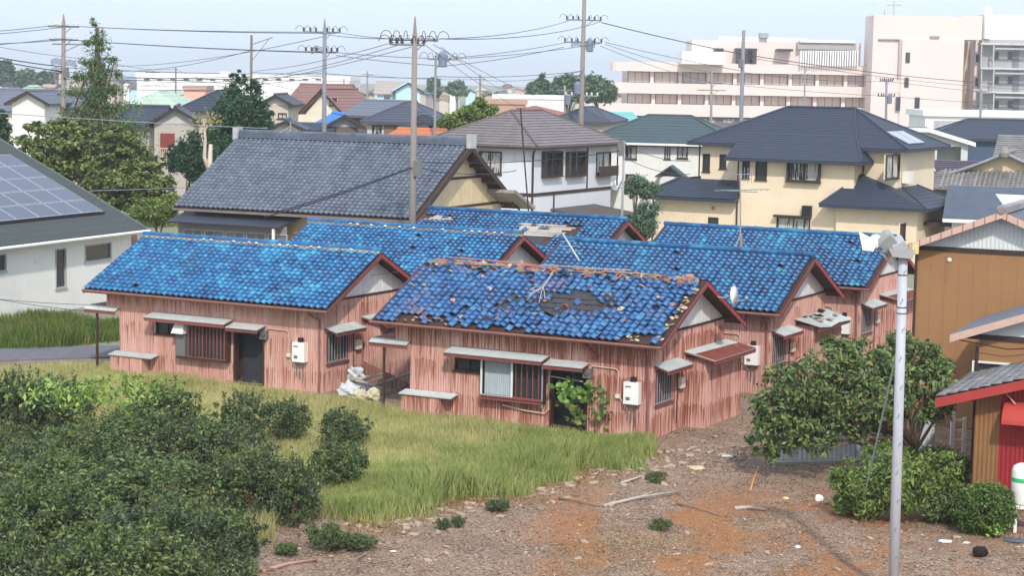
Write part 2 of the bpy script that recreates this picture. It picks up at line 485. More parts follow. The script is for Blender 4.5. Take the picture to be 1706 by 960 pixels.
def build_ground():
    xs = np.concatenate([[-1400, -600, -250, -120, -60], np.arange(-40, 40.1, .4), [60, 120, 250, 600, 1400]])
    ys = np.concatenate([[-50, 0, 20, 30], np.arange(36, 80.1, .4), [90, 100, 120, 150, 200, 300, 600, 1200, 2500]])
    X, Y = np.meshgrid(xs, ys); Z = ground_z(X, Y)
    v = np.stack([X, Y, Z], -1).reshape(-1, 3); nx = len(xs)
    i = np.arange(len(ys)-1)[:, None]*nx + np.arange(nx-1)[None, :]
    f = np.stack([i, i+1, i+nx+1, i+nx], -1).reshape(-1, 4)
    me = mesh_np('ground', v, f, 4, SOIL)
    me.polygons.foreach_set('use_smooth', [True]*len(me.polygons))
    poly = [tuple(on(*p)[:2]) for p in LAWN]
    la = me.attributes.new('lawn', 'FLOAT', 'POINT'); la.data.foreach_set('value', in_poly(v[:, 0], v[:, 1], poly).astype(np.float32))
    o = link('ground', me)
    return tag(o, 'bare brown cleared lot with rust coloured moss and rubble', 'ground', kind='structure')
GROUND = build_ground()
# narrow asphalt lane beside the left cottage
def lane():
    a, b, c, d = gp(-90, 606), gp(330, 592), gp(330, 574), gp(-90, 586)
    mb = MB(); mb.slab([tuple(p + Vector((0, 0, .055))) for p in (a, b, c, d)], .12)
    o = mb.build('lane', M('asphalt', (112, 112, 116), .9, .2, 3, bump=.3, bscale=60))
    tag(o, 'grey asphalt lane behind the yellowed grass on the left', 'road', kind='structure')
lane()
# stones and rubble on the lot
STONE = M('stone', (168, 146, 126), .9, .3, 6, bump=.5, bscale=25, rand=.8)
def stone_meshes():
    out = []
    for s in range(6):
        rng = random.Random(s); bm = bmesh.new(); bmesh.ops.create_icosphere(bm, subdivisions=1, radius=1)
        for v in bm.verts: v.co *= rng.uniform(.7, 1.15); v.co.z *= .62; v.co.x *= 1.25
        me = bpy.data.meshes.new('stone'); bm.to_mesh(me); bm.free(); me.materials.append(STONE); out.append(me)
    return out
STONES = stone_meshes()
def rubble():
    rng = random.Random(4); spots = []
    # a bank of broken stone along the grass edge, thinning over the lot
    edge = [(560, 872), (640, 868), (760, 835), (900, 805), (1000, 778), (1100, 765), (1160, 745), (1240, 712)]
    for k in range(900):
        t = rng.random()*(len(edge)-1); i = int(t); f_ = t-i
        px = edge[i][0]*(1-f_) + edge[i+1][0]*f_ + rng.gauss(0, 30); py = edge[i][1]*(1-f_) + edge[i+1][1]*f_ + abs(rng.gauss(0, 24)) - 3
        spots.append((px, py, rng.uniform(.03, .13)))
    for k in range(4200):
        px, py = rng.uniform(400, 1720), rng.uniform(745, 985)
        if py < 1240 - px*.62 - 20 and px < 640: continue
        if px < 1000 and py < 905 - (px-500)*.26: continue
        spots.append((px, py, rng.uniform(.012, .05) if rng.random() < .96 else rng.uniform(.05, .11)))
    items = []
    for px, py, s in spots:
        p = on(px, py); items.append((s/p.y, p, s))
    items.sort(key=lambda q: -q[0])
    for sc, p, s in items[:300]:
        o = link('stone', STONES[rng.randrange(6)], GROUND, p + Vector((0, 0, s*.2)), (rng.uniform(-.3, .3), rng.uniform(-.3, .3), rng.uniform(0, 6.3)))
        o.scale = (s, s*rng.uniform(.6, 1), s*rng.uniform(.6, 1))
    base = np.array([v.co[:] for v in STONES[0].vertices]); fc = np.array([p.vertices[:] for p in STONES[0].polygons])
    rest = items[300:]; nr = np.random.default_rng(8); n = len(rest)
    c = np.array([p[:] for _, p, _ in rest]); s = np.array([q for _, _, q in rest]); a = nr.uniform(0, 6.28, n)
    sc = s[:, None]*nr.uniform(.6, 1.2, (n, 3)); loc = base[None]*sc[:, None, :]
    ca, sa = np.cos(a)[:, None], np.sin(a)[:, None]
    v = np.stack([loc[..., 0]*ca - loc[..., 1]*sa, loc[..., 0]*sa + loc[..., 1]*ca, loc[..., 2]], -1) + c[:, None, :]
    ff = fc[None] + (np.arange(n)*len(base))[:, None, None]
    o = link('rubble', mesh_np('rubble', v.reshape(-1, 3), ff.reshape(-1, 3), 3, STONE), GROUND)
    o['kind'] = 'stuff'
rubble()

# ------------------------------------------------------------------ grass (nobody could count it)
def M_grass(name, c0, c1, c2):
    n = NT(name); r = n.attr('rnd'); g = n.n('ShaderNodeNewGeometry')
    big = n.noise(g.outputs['Position'], .55, 4, .6)
    f = n.math('ADD', n.math('MULTIPLY', n.math('SUBTRACT', r, .5), .7), big)
    c = n.mix(n.ramp(f, .2, .55), lin(c0), lin(c1)); c = n.mix(n.ramp(f, .5, .82), c, lin(c2))
    n.l(c, n.b.inputs['Base Color']); n.b.inputs['Roughness'].default_value = .7; n.b.inputs['Specular IOR Level'].default_value = .15
    tr = n.n('ShaderNodeBsdfTranslucent'); n.l(c, tr.inputs[0])
    mx = n.n('ShaderNodeMixShader'); mx.inputs[0].default_value = .42
    n.l(n.b.outputs[0], mx.inputs[1]); n.l(tr.outputs[0], mx.inputs[2]); n.l(mx.outputs[0], n.out.inputs[0])
    return n.m
def grass(label, polyw, n, h0, h1, w, mat, seed, lean=.35, hfun=None, name='grass', keep=None):
    rng = np.random.default_rng(seed); P = np.array(polyw)
    lo, hi = P.min(0), P.max(0); q = np.zeros((0, 2))
    while len(q) < n:
        c = rng.uniform(lo, hi, (n*2, 2))
        if keep is not None: c = c[rng.random(len(c)) < keep(c)]
        # tufts: keep where a cheap clump field is high
        fld = np.sin(c[:, 0]*5.1+np.sin(c[:, 1]*3.7)*2)*np.sin(c[:, 1]*4.3+np.sin(c[:, 0]*2.9)*2)
        c = c[in_poly(c[:, 0] + .35*np.sin(c[:, 1]*2.1+c[:, 0]*1.3) + rng.normal(size=len(c))*.2, c[:, 1] + .45*np.sin(c[:, 0]*1.7+1) + rng.normal(size=len(c))*.28, polyw) & (rng.random(len(c)) < .62+.38*fld)]
        q = np.concatenate([q, c])
    q = q[:n]; z = ground_z(q[:, 0], q[:, 1])
    h = rng.uniform(h0, h1, n)
    patch = .75 + .35*np.sin(q[:, 0]*.8+1.3*np.sin(q[:, 1]*.5))*np.cos(q[:, 1]*.7)
    h = h*patch
    if hfun is not None: h = h*hfun(q)
    a = rng.uniform(0, 6.28, n); b = rng.uniform(0, 6.28, n); ln = h*lean*rng.uniform(.2, 1.4, n)
    base = np.stack([q[:, 0], q[:, 1], z-.02], 1)
    side = np.stack([np.cos(a), np.sin(a), 0*a], 1)*(w*rng.uniform(.6, 1.4, n))[:, None]
    tip = base + np.stack([np.cos(b)*ln, np.sin(b)*ln, h], 1)
    mid = base + (tip-base)*.55 + np.stack([0*h, 0*h, h*.1], 1)
    v = np.stack([base-side, base+side, mid+side*.8, tip, mid-side*.8], 1).reshape(-1, 3)
    f = np.arange(5*n).reshape(n, 5)
    o = link(name, mesh_np(name, v, f, 5, mat, rng.random(n)))
    return tag(o, label, 'grass', kind='stuff')
LITTER = M_leaf('leaf_litter', (96, 72, 56), (206, 184, 156), (230, 220, 204), .08, .8)
def litter():
    rng = np.random.default_rng(19); n = 9000
    px, py = rng.uniform(380, 1720, n), rng.uniform(735, 985, n)
    ok = ~((px < 1000) & (py < 900-(px-500)*.26)) & ~((px < 640) & (py < 1220-px*.62)) & (np.sin(px*.021+np.sin(py*.05)*2)*np.sin(py*.043+px*.008) > rng.uniform(-1.1, .5, n))
    P = np.array([tuple(on(a, b)) for a, b in zip(px[ok], py[ok])]); P[:, 2] += .012
    o = link('leaf_litter', leaf_mesh('leaf_litter', P, .085, LITTER, rng, 3.5, .42))
    tag(o, 'dead leaves and straw strewn over the bare brown lot', 'leaf litter', kind='stuff')
litter()
GR_YEL = M_grass('grass_yellow', (164, 170, 104), (198, 194, 132), (220, 208, 160))
GR_GRN = M_grass('grass_green', (126, 150, 82), (172, 184, 106), (202, 202, 136))
GR_DRY = M_grass('grass_dry', (150, 116, 76), (190, 154, 108), (214, 186, 142))
GR_LEFT = M_grass('grass_left', (66, 104, 44), (116, 144, 68), (160, 150, 92))
xy = lambda *pp: [tuple(on(*p)[:2]) for p in pp]
lot = xy((-80, 616), (190, 606), (420, 648), (560, 668), (700, 690), (1000, 738), (1072, 748), (1092, 757), (1062, 764), (1070, 774), (1040, 772), (1000, 782), (900, 812), (760, 838), (640, 872), (540, 862), (430, 900), (300, 960), (-100, 960))
def tall_near_edge(q):
    p1, p2 = on(640, 850), on(1090, 745)
    d = np.abs((q[:, 0]-p1.x)*(p2.y-p1.y)-(q[:, 1]-p1.y)*(p2.x-p1.x))/math.hypot(p2.x-p1.x, p2.y-p1.y)
    return .65 + .75*np.clip(1-d/2.5, 0, 1)
def edge_keep(q):
    p1, p2 = on(640, 850), on(1090, 745)
    d = np.abs((q[:, 0]-p1.x)*(p2.y-p1.y)-(q[:, 1]-p1.y)*(p2.x-p1.x))/math.hypot(p2.x-p1.x, p2.y-p1.y)
    w = np.sin(q[:, 0]*1.1+np.sin(q[:, 1]*.9)*1.5)*np.cos(q[:, 1]*1.3)
    return np.clip(1.15 - d/3.2 + .35*w, .04, 1)
grass('pale yellow green wild grass filling the yard before the pink cottages', lot, 220000, .2, .56, .0062, GR_YEL, 1, hfun=tall_near_edge)
front = xy((440, 800), (560, 740), (700, 705), (900, 715), (1060, 740), (1090, 752), (1066, 764), (1050, 776), (1000, 782), (900, 812), (760, 838), (640, 872), (545, 862))
grass('taller fresh green grass along the stony edge of the lot', front, 80000, .24, .66, .008, GR_GRN, 2, hfun=tall_near_edge, keep=edge_keep)
dry = xy((560, 866), (640, 866), (760, 830), (900, 800), (1000, 772), (1110, 755), (1090, 790), (900, 830), (700, 866), (600, 900))
grass('short straw coloured dead grass between the stones', dry, 6000, .05, .18, .010, GR_DRY, 3, 1.0)
leftp = xy((-60, 585), (195, 572), (200, 545), (100, 534), (-60, 552))
grass('lush green weeds along the white wall on the far left', leftp, 26000, .3, .85, .014, GR_LEFT, 5)
rightp = xy((900, 940), (1000, 870), (1300, 860), (1400, 900), (1380, 950), (1100, 990), (920, 990))
grass('thin rust coloured dry grass tufts scattered over the bare lot', rightp, 14000, .02, .07, .012, GR_DRY, 6, 1.2)
backp = xy((225, 380), (330, 380), (330, 340), (225, 345))
grass('green undergrowth between the solar roof house and the grey tiled house', backp, 5000, .4, 1.0, .03, GR_LEFT, 7)

# ------------------------------------------------------------------ the six blue-tiled cottages
TW, TE, TLEN = .25, .237, .30
def tile_mesh(name, mat, amp=.037, n=7, th=.024, tw=TW, tl=TLEN, lift=.042):
    v, f = [], []
    for k, y in enumerate((0., tl)):
        for i in range(n):
            s = i/(n-1)*1.12
            v.append((s*tw, y, amp*math.cos(2*math.pi*(s-.32)) + lift*(1-k)))
    for i in range(n): v.append((v[i][0], 0.004, v[i][2]-th))
    for i in range(n-1):
        f.append((i, i+1, n+i+1, n+i)); f.append((2*n+i, 2*n+i+1, i+1, i))
    me = bpy.data.meshes.new(name); me.from_pydata(v, [], f); me.materials.append(mat)
    at_ = me.attributes.new('rnd', 'FLOAT', 'FACE'); at_.data.foreach_set('value', [0.]*len(f))
    me.polygons.foreach_set('use_smooth', [i % 2 == 0 for i in range(len(f))])
    me.update(); return me
BLUE = M_tile('blue_tile', (26, 100, 152), (62, 158, 194), (26, 62, 106), .36, .5, 1., ((84, 96, 120), .35))
BLUE_B = M_tile('blue_tile_worn', (36, 92, 146), (78, 138, 178), (30, 54, 94), .42, .5, 1., ((118, 104, 122), .55))
BLUE_C = M_tile('blue_tile_deep', (28, 90, 140), (54, 150, 178), (26, 54, 94), .38, .5, 1., ((70, 92, 112), .45))
GREYT = M_tile('smoked_grey_tile', (94, 103, 118), (114, 124, 140), (72, 81, 96), .5, .45, .9, ((100, 108, 122), .5))
GREYT2 = M_tile('old_grey_tile', (142, 138, 136), (172, 168, 164), (104, 100, 98), .5, .35, .9, ((124, 118, 110), .5))
MUD = M('roof_mud', (190, 172, 144), .95, .25, 5, bump=.5, bscale=20, rand=.3)
SHARD = M('clay_shard', (196, 126, 106), .85, .25, 4, rand=.5)
FELT = M('roof_felt', (66, 68, 74), .8, .2, 3, bump=.2)
BOARD = M('weathered_board', (176, 166, 156), .9, .22, 4, streak=1, bump=.3, rand=.5)
MAROON = M('maroon_timber', (132, 76, 72), .7, .22, 4, rand=.3, dirt=((120, 92, 84), .5))
REDBARGE = M('red_barge', (168, 66, 66), .6, .15, 4)
DKWOOD = M('dark_timber', (74, 52, 46), .8, .25, 4, rand=.3)
WHITEB = M('white_board', (232, 230, 228), .7, .05, 2, streak=1, dirt=((186, 182, 178), .5))
ZINC = M('zinc_sheet', (192, 200, 196), .6, .14, 2.5, metal=.0, spec=.5, dirt=((156, 146, 130), .6), rand=.3)
RUSTY = M('rusted_sheet', (132, 66, 48), .85, .25, 3, dirt=((176, 168, 160), .4))
CREAMP = M('cream_plastic', (228, 222, 210), .5, .06, 3, dirt=((190, 176, 156), .5))
WHITEP = M('white_enamel', (240, 238, 232), .4, .04, 3, dirt=((206, 196, 180), .4))
PIPE = M('beige_pipe', (204, 176, 160), .6, .1, 4)
BLACK = M('black_metal', (42, 40, 40), .6, .2, 4)
GREYB = M('grey_box', (112, 112, 112), .6, .1, 4)
PANE = M_glass('dark_pane', (58, 60, 62))
CURTAIN = M('pale_curtain', (176, 186, 192), .8, .12, 9, streak=1)
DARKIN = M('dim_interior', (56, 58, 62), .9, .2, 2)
def rib_panel(F, xa, xb, za, zb, name, mat, parent, pitch=.092, amp=.011):
    mb = MB(); n = max(2, int(round((xb-xa)/pitch*4))); k0 = []
    for i in range(n+1):
        x = xa + (xb-xa)*i/n
        d = .03 + amp*(0, 1, 0, -1)[int(round(x/pitch*4)) % 4]
        k0.append((x, d))
    for (x, d), (x2, d2) in zip(k0[:-1], k0[1:]):
        mb.poly([F.p(x, za, d), F.p(x2, za, d2), F.p(x2, zb, d2), F.p(x, zb, d)])
    return mb.build(name, mat, parent)
def clad(parent, F, x0, x1, z0, z1, holes, mat, rng, step=.52):
    xs = [x0]
    while xs[-1] + step < x1 - .1: xs.append(xs[-1] + step*rng.uniform(.94, 1.06))
    xs.append(x1)
    cuts = sorted({*xs, *[h[k] for h in holes for k in (0, 1) if x0 < h[k] < x1]})
    for a, b in zip(cuts[:-1], cuts[1:]):
        if b-a < .03: continue
        zz = [(z0, z1)]
        for h in holes:
            if h[0] < (a+b)/2 < h[1]:
                zz = [q for lo, hi in zz for q in ((lo, min(hi, h[2])), (max(lo, h[3]), hi)) if q[1]-q[0] > .03]
        for lo, hi in zz: rib_panel(F, a, b, lo + rng.uniform(0, .015), hi, 'cladding_panel', mat, parent)
    for x in xs[1:-1]:
        zz = [(z0, z1)]
        for h in holes:
            if h[0]-.03 < x < h[1]+.03:
                zz = [q for lo, hi in zz for q in ((lo, min(hi, h[2])), (max(lo, h[3]), hi)) if q[1]-q[0] > .05]
        for lo, hi in zz: MB().fbox(F, x-.014, x+.014, lo, hi, .02, .052).build('batten', mat, parent)
def canopy(parent, F, x0, x1, zb, zf, out, name='canopy', mat=None, label=None, rust=0.):
    """sheet-metal hood: sloping zinc top on a maroon frame"""
    mb = MB(); mat = mat or ZINC
    a, b, c, d = F.p(x0, zb, .04), F.p(x1, zb, .04), F.p(x1, zf, out), F.p(x0, zf, out)
    o = MB().slab([d, c, b, a], .02).build(name, mat, parent)
    f = MB(); f.slab([q - Vector((0, 0, .022)) for q in (d, c, b, a)], .05)
    f.fbox(F, x0, x1, zf-.14, zf-.075, out-.05, out-.012)
    f.build('canopy_frame', MAROON, o)
    if rust:
        e = F.p(x1, zb+(zf-zb)*rust, .04+(out-.04)*rust); g = F.p(x0, zb+(zf-zb)*rust*.8, .04+(out-.04)*rust*.8)
        MB().slab([q + Vector((0, 0, .012)) for q in (d + F.ex*.02, c - F.ex*.02, e - F.ex*.02, g + F.ex*.02)], .008).build('rust_patch', RUSTY, o)
    if label: o['label'] = label
    return o
def grille(parent, F, x0, x1, z0, z1, d, n, mat):
    o = MB().fbox(F, x0, x1, z0, z0+.05, d-.04, d).fbox(F, x0, x1, z1-.05, z1, d-.04, d).build('window_grille', mat, parent)
    bar = MB().fbox(Face((0, 0, 0), F.ex, F.n), -.017, .017, 0, z1-z0-.1, -.03, -.004).mesh('bar', mat)
    for i in range(n):
        x = x0 + (x1-x0)*(i+.5)/n
        link('bar', bar, o, F.p(x, z0+.05, d))
    return o
def heater(parent, F, x, z, name='water_heater'):
    o = MB().fbox(F, x, x+.5, z, z+.68, .04, .28).build(name, WHITEP, parent)
    b = MB().fbox(F, x+.06, x+.24, z+.52, z+.56, .281, .29).fbox(F, x+.08, x+.22, z+.12, z+.22, .281, .288)
    b.build('vent_slot', GREYB, o)
    MB().fbox(F, x+.18, x+.34, z+.68, z+.83, .08, .2).build('flue', BLACK, o)
    p = MB()
    for k, dx in enumerate((.1, .22, .36)):
        p.tube([F.p(x+dx, z, .14), F.p(x+dx, z-.25-.1*k, .14), F.p(x+dx-.05, z-.5-.1*k, .08)], .018, 5)
    p.build('pipe', GREYB, o)
    return o
def tile_field(roof, x0, y0, z0, dy, dz, ncol, nrow, tmesh, seed, missing=None, jit=.02, colshift=None, back=False, maxparts=300, world=None, tw=TW, te=TE, name='tile'):
    """lapped tiles on one slope: those nearest the camera singly, the rest joined"""
    rng = random.Random(seed); ang = math.atan2(dz, dy); Ls = math.hypot(dy, dz); te = Ls/nrow
    cells = []
    for r in range(nrow):
        for c in range(ncol):
            if missing and missing(c, r, rng): continue
            t = r*te
            p = Vector((x0 + c*tw, y0 + dy*t/Ls, z0 + dz*t/Ls))
            cells.append(((world @ p - cam.location).length, p, r))
    cells.sort(key=lambda q: q[0])
    for dist, p, r in cells[:maxparts]:
        o = link(name, tmesh, roof, p + Vector((rng.uniform(-jit, jit)*.5, rng.uniform(-jit, jit), 0)),
                 (ang + rng.uniform(-jit, jit)*1.6, rng.uniform(-jit, jit)*1.6, rng.uniform(-jit, jit)*2.2))
    rest = cells[maxparts:]
    if rest:
        base = np.array([v.co[:] for v in tmesh.vertices]); fc = np.array([p.vertices[:] for p in tmesh.polygons])
        nr = np.random.default_rng(seed); n = len(rest)
        Rm = np.array([np.array((Matrix.Rotation(rng.uniform(-jit, jit)*2.2, 3, 'Z') @ Matrix.Rotation(rng.uniform(-jit, jit)*1.6, 3, 'Y') @ Matrix.Rotation(ang + rng.uniform(-jit, jit)*1.6, 3, 'X'))) for _ in rest])
        v = np.einsum('nij,vj->nvi', Rm, base) + np.array([p[:] for _, p, _ in rest])[:, None, :]
        ff = fc[None] + (np.arange(n)*len(base))[:, None, None]
        me = mesh_np('tiles', v.reshape(-1, 3), ff.reshape(-1, 4), 4, tmesh.materials[0], np.repeat(nr.random(n), len(fc)))
        o = link('roof_tiles', me, roof); o['kind'] = 'stuff'
def half_tube(mb, p0, p1, r, n=6, sag=0.):
    p0, p1 = Vector(p0), Vector(p1); d = (p1-p0).normalized(); s = d.cross(Vector((0, 0, 1))).normalized(); u = s.cross(d)
    a = [p0 + s*math.cos(math.pi*i/n)*r + u*math.sin(math.pi*i/n)*r for i in range(n+1)]
    b = [p1 + s*math.cos(math.pi*i/n)*r*.94 + u*math.sin(math.pi*i/n)*r*.94 for i in range(n+1)]
    for i in range(n): mb.poly([a[i+1], a[i], b[i], b[i+1]])
    mb.poly(a[::-1]); mb.poly(b)

LC, WC, ZE, ZR = 10.24, 6.79, 3.06, 4.77
TILE_A = tile_mesh('tile', BLUE); TILE_B = tile_mesh('tile', BLUE_B); TILE_C = tile_mesh('tile', BLUE_C)
def cottage(key, corner, L, label, tmesh, rustmat, seed, detail=2, missing=None, jit=.02, rough_ridge=False, mortar=0., barge_label=None):
    rng = random.Random(seed)
    org = Vector((corner[0], corner[1], 0)) + UX*L
    root = empty('cottage', org, -TH, label, 'cottage', 'derelict blue tiled cottages')
    Wm = Matrix.Translation(org) @ Matrix.Rotation(-TH, 4, 'Z')
    xl, xr, yf, yb = .54, L-.54, .6, WC-.6
    hr = WC/2; zs0, zs1 = ZE-.09, ZR-.13; k = (zs1-zs0)/hr
    zt = zs0 + yf*k - .1
    Ff = Face((0, yf, 0), (1, 0, 0), (0, -1, 0)); Fg = Face((xr, 0, 0), (0, 1, 0), (1, 0, 0))
    fholes = [(2.8, 3.84, 1.5, 1.94), (3.9, 6.12, .85, 2.0), (6.3, 7.5, 0., 1.92)] if detail else []
    gholes = [(.78, 2.08, .98, 2.05)] if detail else []
    cut = (xl-.1, 1.15, -1, 2.2)
    # walls
    core = MB()
    wall_with_holes(core, Ff, xr, -.3, 2.2, fholes, .2, 1.15)
    wall_with_holes(core, Ff, xr, 2.2, zt, [], .2, xl)
    wall_with_holes(core, Face((xr, 0, 0), (0, 1, 0), (1, 0, 0)), yb, -.3, zt, gholes, .2, yf)
    core.poly([(xr, yb, -.3), (1.15, yb, -.3), (1.15, yb, zt), (xr, yb, zt)])
    core.poly([(1.15, yb, -.3), (1.15, yf, -.3), (1.15, yf, 2.2), (1.15, yb, 2.2)])
    core.poly([(xl, yb, 2.2), (xl, yf, 2.2), (xl, yf, zt), (xl, yb, zt)])
    core.poly([(xl, yf, 2.2), (xl, yb, 2.2), (1.15, yb, 2.2), (1.15, yf, 2.2)])
    core.poly([(xr-.5, yf+.5, .02), (1.4, yf+.5, .02), (1.4, yf+.5, 2.6), (xr-.5, yf+.5, 2.6)][::-1])
    wall = core.build('wall', DKWOOD, root)
    clad(wall, Ff, xl, xr+.02, -.2, zt, fholes + [cut], rustmat, rng)
    clad(wall, Fg, yf-.02, yb, -.2, zt, gholes, rustmat, rng, .75)
    # corner trims
    MB().box(xr-.04, xr+.05, yf-.05, yf+.04, -.25, zt).build('corner_trim', rustmat, wall)
    # gables
    g = MB()
    def tri(x, s, inset):
        a = [(x, yf-.05, zt), (x, yb+.05, zt), (x, WC-.62, zt+.02), (x, hr, zs1-.12), (x, .62, zt+.02)]
        g.slab(a if s > 0 else a[::-1], .06)
    tri(xr+.03, 1, 0); gb = g.build('gable', WHITEB, root)
    g = MB(); tri(xl-.03, -1, 0); g.build('gable', WHITEB, root)
    MB().fbox(Fg, yf-.05, yb+.05, zt-.05, zt+.02, .03, .062).build('trim_board', DKWOOD, gb)
    for i in range(1, 9):
        y = yf + (yb-yf)*i/9; zz = zs0 + min(y, WC-y)*k - .16
        MB().fbox(Fg, y-.012, y+.012, zt+.02, zz, .02, .04).build('joint_strip', WHITEB, gb)
    # roof deck, barge boards, gutter
    d = MB()
    d.slab([(0, 0, zs0), (L, 0, zs0), (L, hr, zs1), (0, hr, zs1)], .05)
    d.slab([(L, WC, zs0), (0, WC, zs0), (0, hr-.001, zs1+.001), (L, hr-.001, zs1+.001)], .05)
    roof = d.build('roof', DKWOOD, root)
    bg_ = []
    for x in (L+.012, -.052):
        for s in (0, 1):
            e = 0 if s == 0 else WC; b = MB()
            b.hexa([(x, e, zs0-.17), (x+.04, e, zs0-.17), (x+.04, hr, zs1-.17), (x, hr, zs1-.17),
                    (x, e, zs0-.03), (x+.04, e, zs0-.03), (x+.04, hr, zs1-.03), (x, hr, zs1-.03)])
            bg_.append(b.build('barge_board', MAROON if s == 0 else REDBARGE, roof))
    for y in (.62, hr-.05, WC-.72):
        zz = zs0 + min(y, WC-y)*k - .2
        MB().box(xr, L-.03, y, y+.09, zz, zz+.11).build('purlin', DKWOOD, roof)
    gt = MB()
    gt.tube([(-.05, -.04, zs0-.06), (L+.03, -.04, zs0-.08)], .055, 6)
    gt.build('gutter', M('brown_gutter', (140, 96, 86), .6, .15, 4), roof)
    MB().box(0, L, -.012, .02, zs0-.13, zs0-.052).build('fascia', MAROON, roof)
    # tiles
    ncol = int(L/TW) - 0; x0 = (L-ncol*TW)/2
    tile_field(roof, x0, -.06, zs0+.035, hr+.02, zs1-zs0, ncol, 16, tmesh, seed, missing, jit, world=Wm)
    bk = MB(); courses(bk, (L, WC+.04, zs0+.03), (0, WC+.04, zs0+.03), (0, hr, zs1+.03), (L, hr, zs1+.03), 16, .04)
    bk.build('rear_slope', tmesh.materials[0], roof)
    # ridge
    if not rough_ridge:
        rm = MB(); rm.box(.02, L-.02, hr-.09, hr+.09, zs1-.02, zs1+.1); rd = rm.build('ridge', MUD if mortar else tmesh.materials[0], roof)
        x = .0; sm = []
        rt = MB(); half_tube(rt, (0, 0, 0), (.36, 0, 0), .12); rme = rt.mesh('ridge_tile', tmesh.materials[0])
        while x < L-.1:
            if mortar and rng.random() < mortar and 1 < x < L-.6:
                q = MB(); q.lathe((x+.16, hr-.12, zs1+.07), [(.04, -.03), (.08, 0), (.06, .03), (.02, .04)], 6, (rng.uniform(-.4, .4), rng.uniform(-.3, .3), 1))
                q.build('mortar_lump', M('white_mortar', (226, 222, 208), .9, .1, 5), roof)
            link('ridge_tile', rme, roof, (x, hr, zs1+.1+rng.uniform(-.008, .008)), (0, 0, rng.uniform(-.02, .02)))
            x += .34
    if detail == 0: return root, Wm
    # front: hoods, windows, door, meter
    canopy(root, Ff, 2.72, 6.22, 2.28, 2.15, .62); canopy(root, Ff, 6.24, 7.6, 2.16, 2.05, .56)
    window(root, Ff, fholes[0], DKWOOD, PANE, 2, .04, .08, .04)
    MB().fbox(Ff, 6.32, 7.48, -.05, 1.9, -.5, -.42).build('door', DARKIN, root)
    MB().fbox(Ff, 6.24, 6.3, -.2, 1.97, .0, .06).fbox(Ff, 7.5, 7.56, -.2, 1.97, 0, .06).fbox(Ff, 6.3, 7.5, 1.92, 1.99, 0, .058).build('door_frame', DKWOOD, root)
    m_ = MB().fbox(Ff, 7.42, 7.72, 1.68, 1.98, .04, .16).build('electric_meter', GREYB, root)
    MB().lathe(tuple(Ff.p(7.57, 1.84, .16)), [(.09, 0), (.09, .03), (.06, .045)], 10, (0, -1, 0)).build('dial', M_glass('meter_glass', (90, 90, 90)), m_)
    MB().tube([Ff.p(7.66, 1.99, .08), Ff.p(7.7, 2.06, .07), Ff.p(8.5, 2.05, .07), Ff.p(8.6, 1.98, .07), Ff.p(8.6, 1.25, .07), Ff.p(8.95, .8, .09)], .022, 6).build('conduit', PIPE, root)
    MB().fbox(Ff, 8.54, 8.68, 1.15, 1.27, .05, .13).build('junction_box', CREAMP, root)
    heater(root, Ff, 8.88, 1.03)
    dp = MB(); dp.tube([(L-.8, -.02, zs0-.1), (L-.75, .1, zs0-.25), (xr-.1, yf-.09, zs0-.45), (xr-.08, yf-.09, .0)], .035, 6); dp.build('downspout', M('brown_gutter', (140, 96, 86)), roof)
    # bay window with grille
    bw = MB(); x0, x1, z0, z1 = 3.9, 6.12, .82, 2.02
    bw.fbox(Ff, x0, x1, z0-.09, z0, .0, .30); bw.fbox(Ff, x0, x1, z1, z1+.06, 0, .28)
    bw.fbox(Ff, x0, x0+.05, z0, z1, 0, .26); bw.fbox(Ff, x1-.05, x1, z0, z1, 0, .26); bw.fbox(Ff, (x0+x1)/2-.02, (x0+x1)/2+.03, z0, z1, .18, .25)
    bay = bw.build('bay_window', DKWOOD, root)
    if key == 'B':
        white = M('white_sash', (220, 226, 230), .5, .05, 3)
        MB().fbox(Ff, x0+.0, x0+.055, z0-.05, z1+.02, .262, .30).fbox(Ff, 4.98, 5.05, z0, z1, .252, .29).fbox(Ff, x0+.06, 4.97, z0+.002, z0+.05, .252, .285).build('sash', white, bay)
        cu = MB(); n = 26
        for i in range(n):
            xa, xb = x0+.07+i*(4.96-x0-.07)/n, x0+.07+(i+1)*(4.96-x0-.07)/n
            da, db = (.15, .2)[i % 2], (.15, .2)[(i+1) % 2]
            cu.poly([Ff.p(xa, z0+.05, da), Ff.p(xb, z0+.05, db), Ff.p(xb, z1, db), Ff.p(xa, z1, da)])
        cu.build('curtain', CURTAIN, bay)
        MB().fbox(Ff, 5.06, 6.05, z0+.02, z1, .1, .12).build('pane', PANE, bay)
        grille(bay, Ff, 5.06, 6.07, z0+.02, z1, .3, 5, MAROON)
        MB().fbox(Ff, 6.08, 6.12, z0-.2, z1, .262, .30).build('post', M('grey_sash', (150, 156, 164), .5, .05, 3), bay)
        grille(bay, Ff, x0, 6.1, z0-.1, z0+.04, .34, 18, MAROON)
    else:
        MB().fbox(Ff, x0+.06, x1-.06, z0+.02, z1, .1, .12).build('pane', PANE, bay)
        grille(bay, Ff, 4.38, 6.1, z0-.02, z1, .3, 11, MAROON)
        hd = MB(); hd.hexa([Ff.p(3.84, 1.64, .5), Ff.p(4.34, 1.64, .5), Ff.p(4.34, 1.64, .05), Ff.p(3.84, 1.64, .05), Ff.p(3.9, 1.98, .34), Ff.p(4.28, 1.98, .34), Ff.p(4.3, 1.98, .05), Ff.p(3.88, 1.98, .05)])
        hd.build('vent_hood', WHITEP, root); MB().fbox(Ff, 3.88, 4.3, .82, 1.63, .05, .29).build('shutter_box', GREYB, bay)
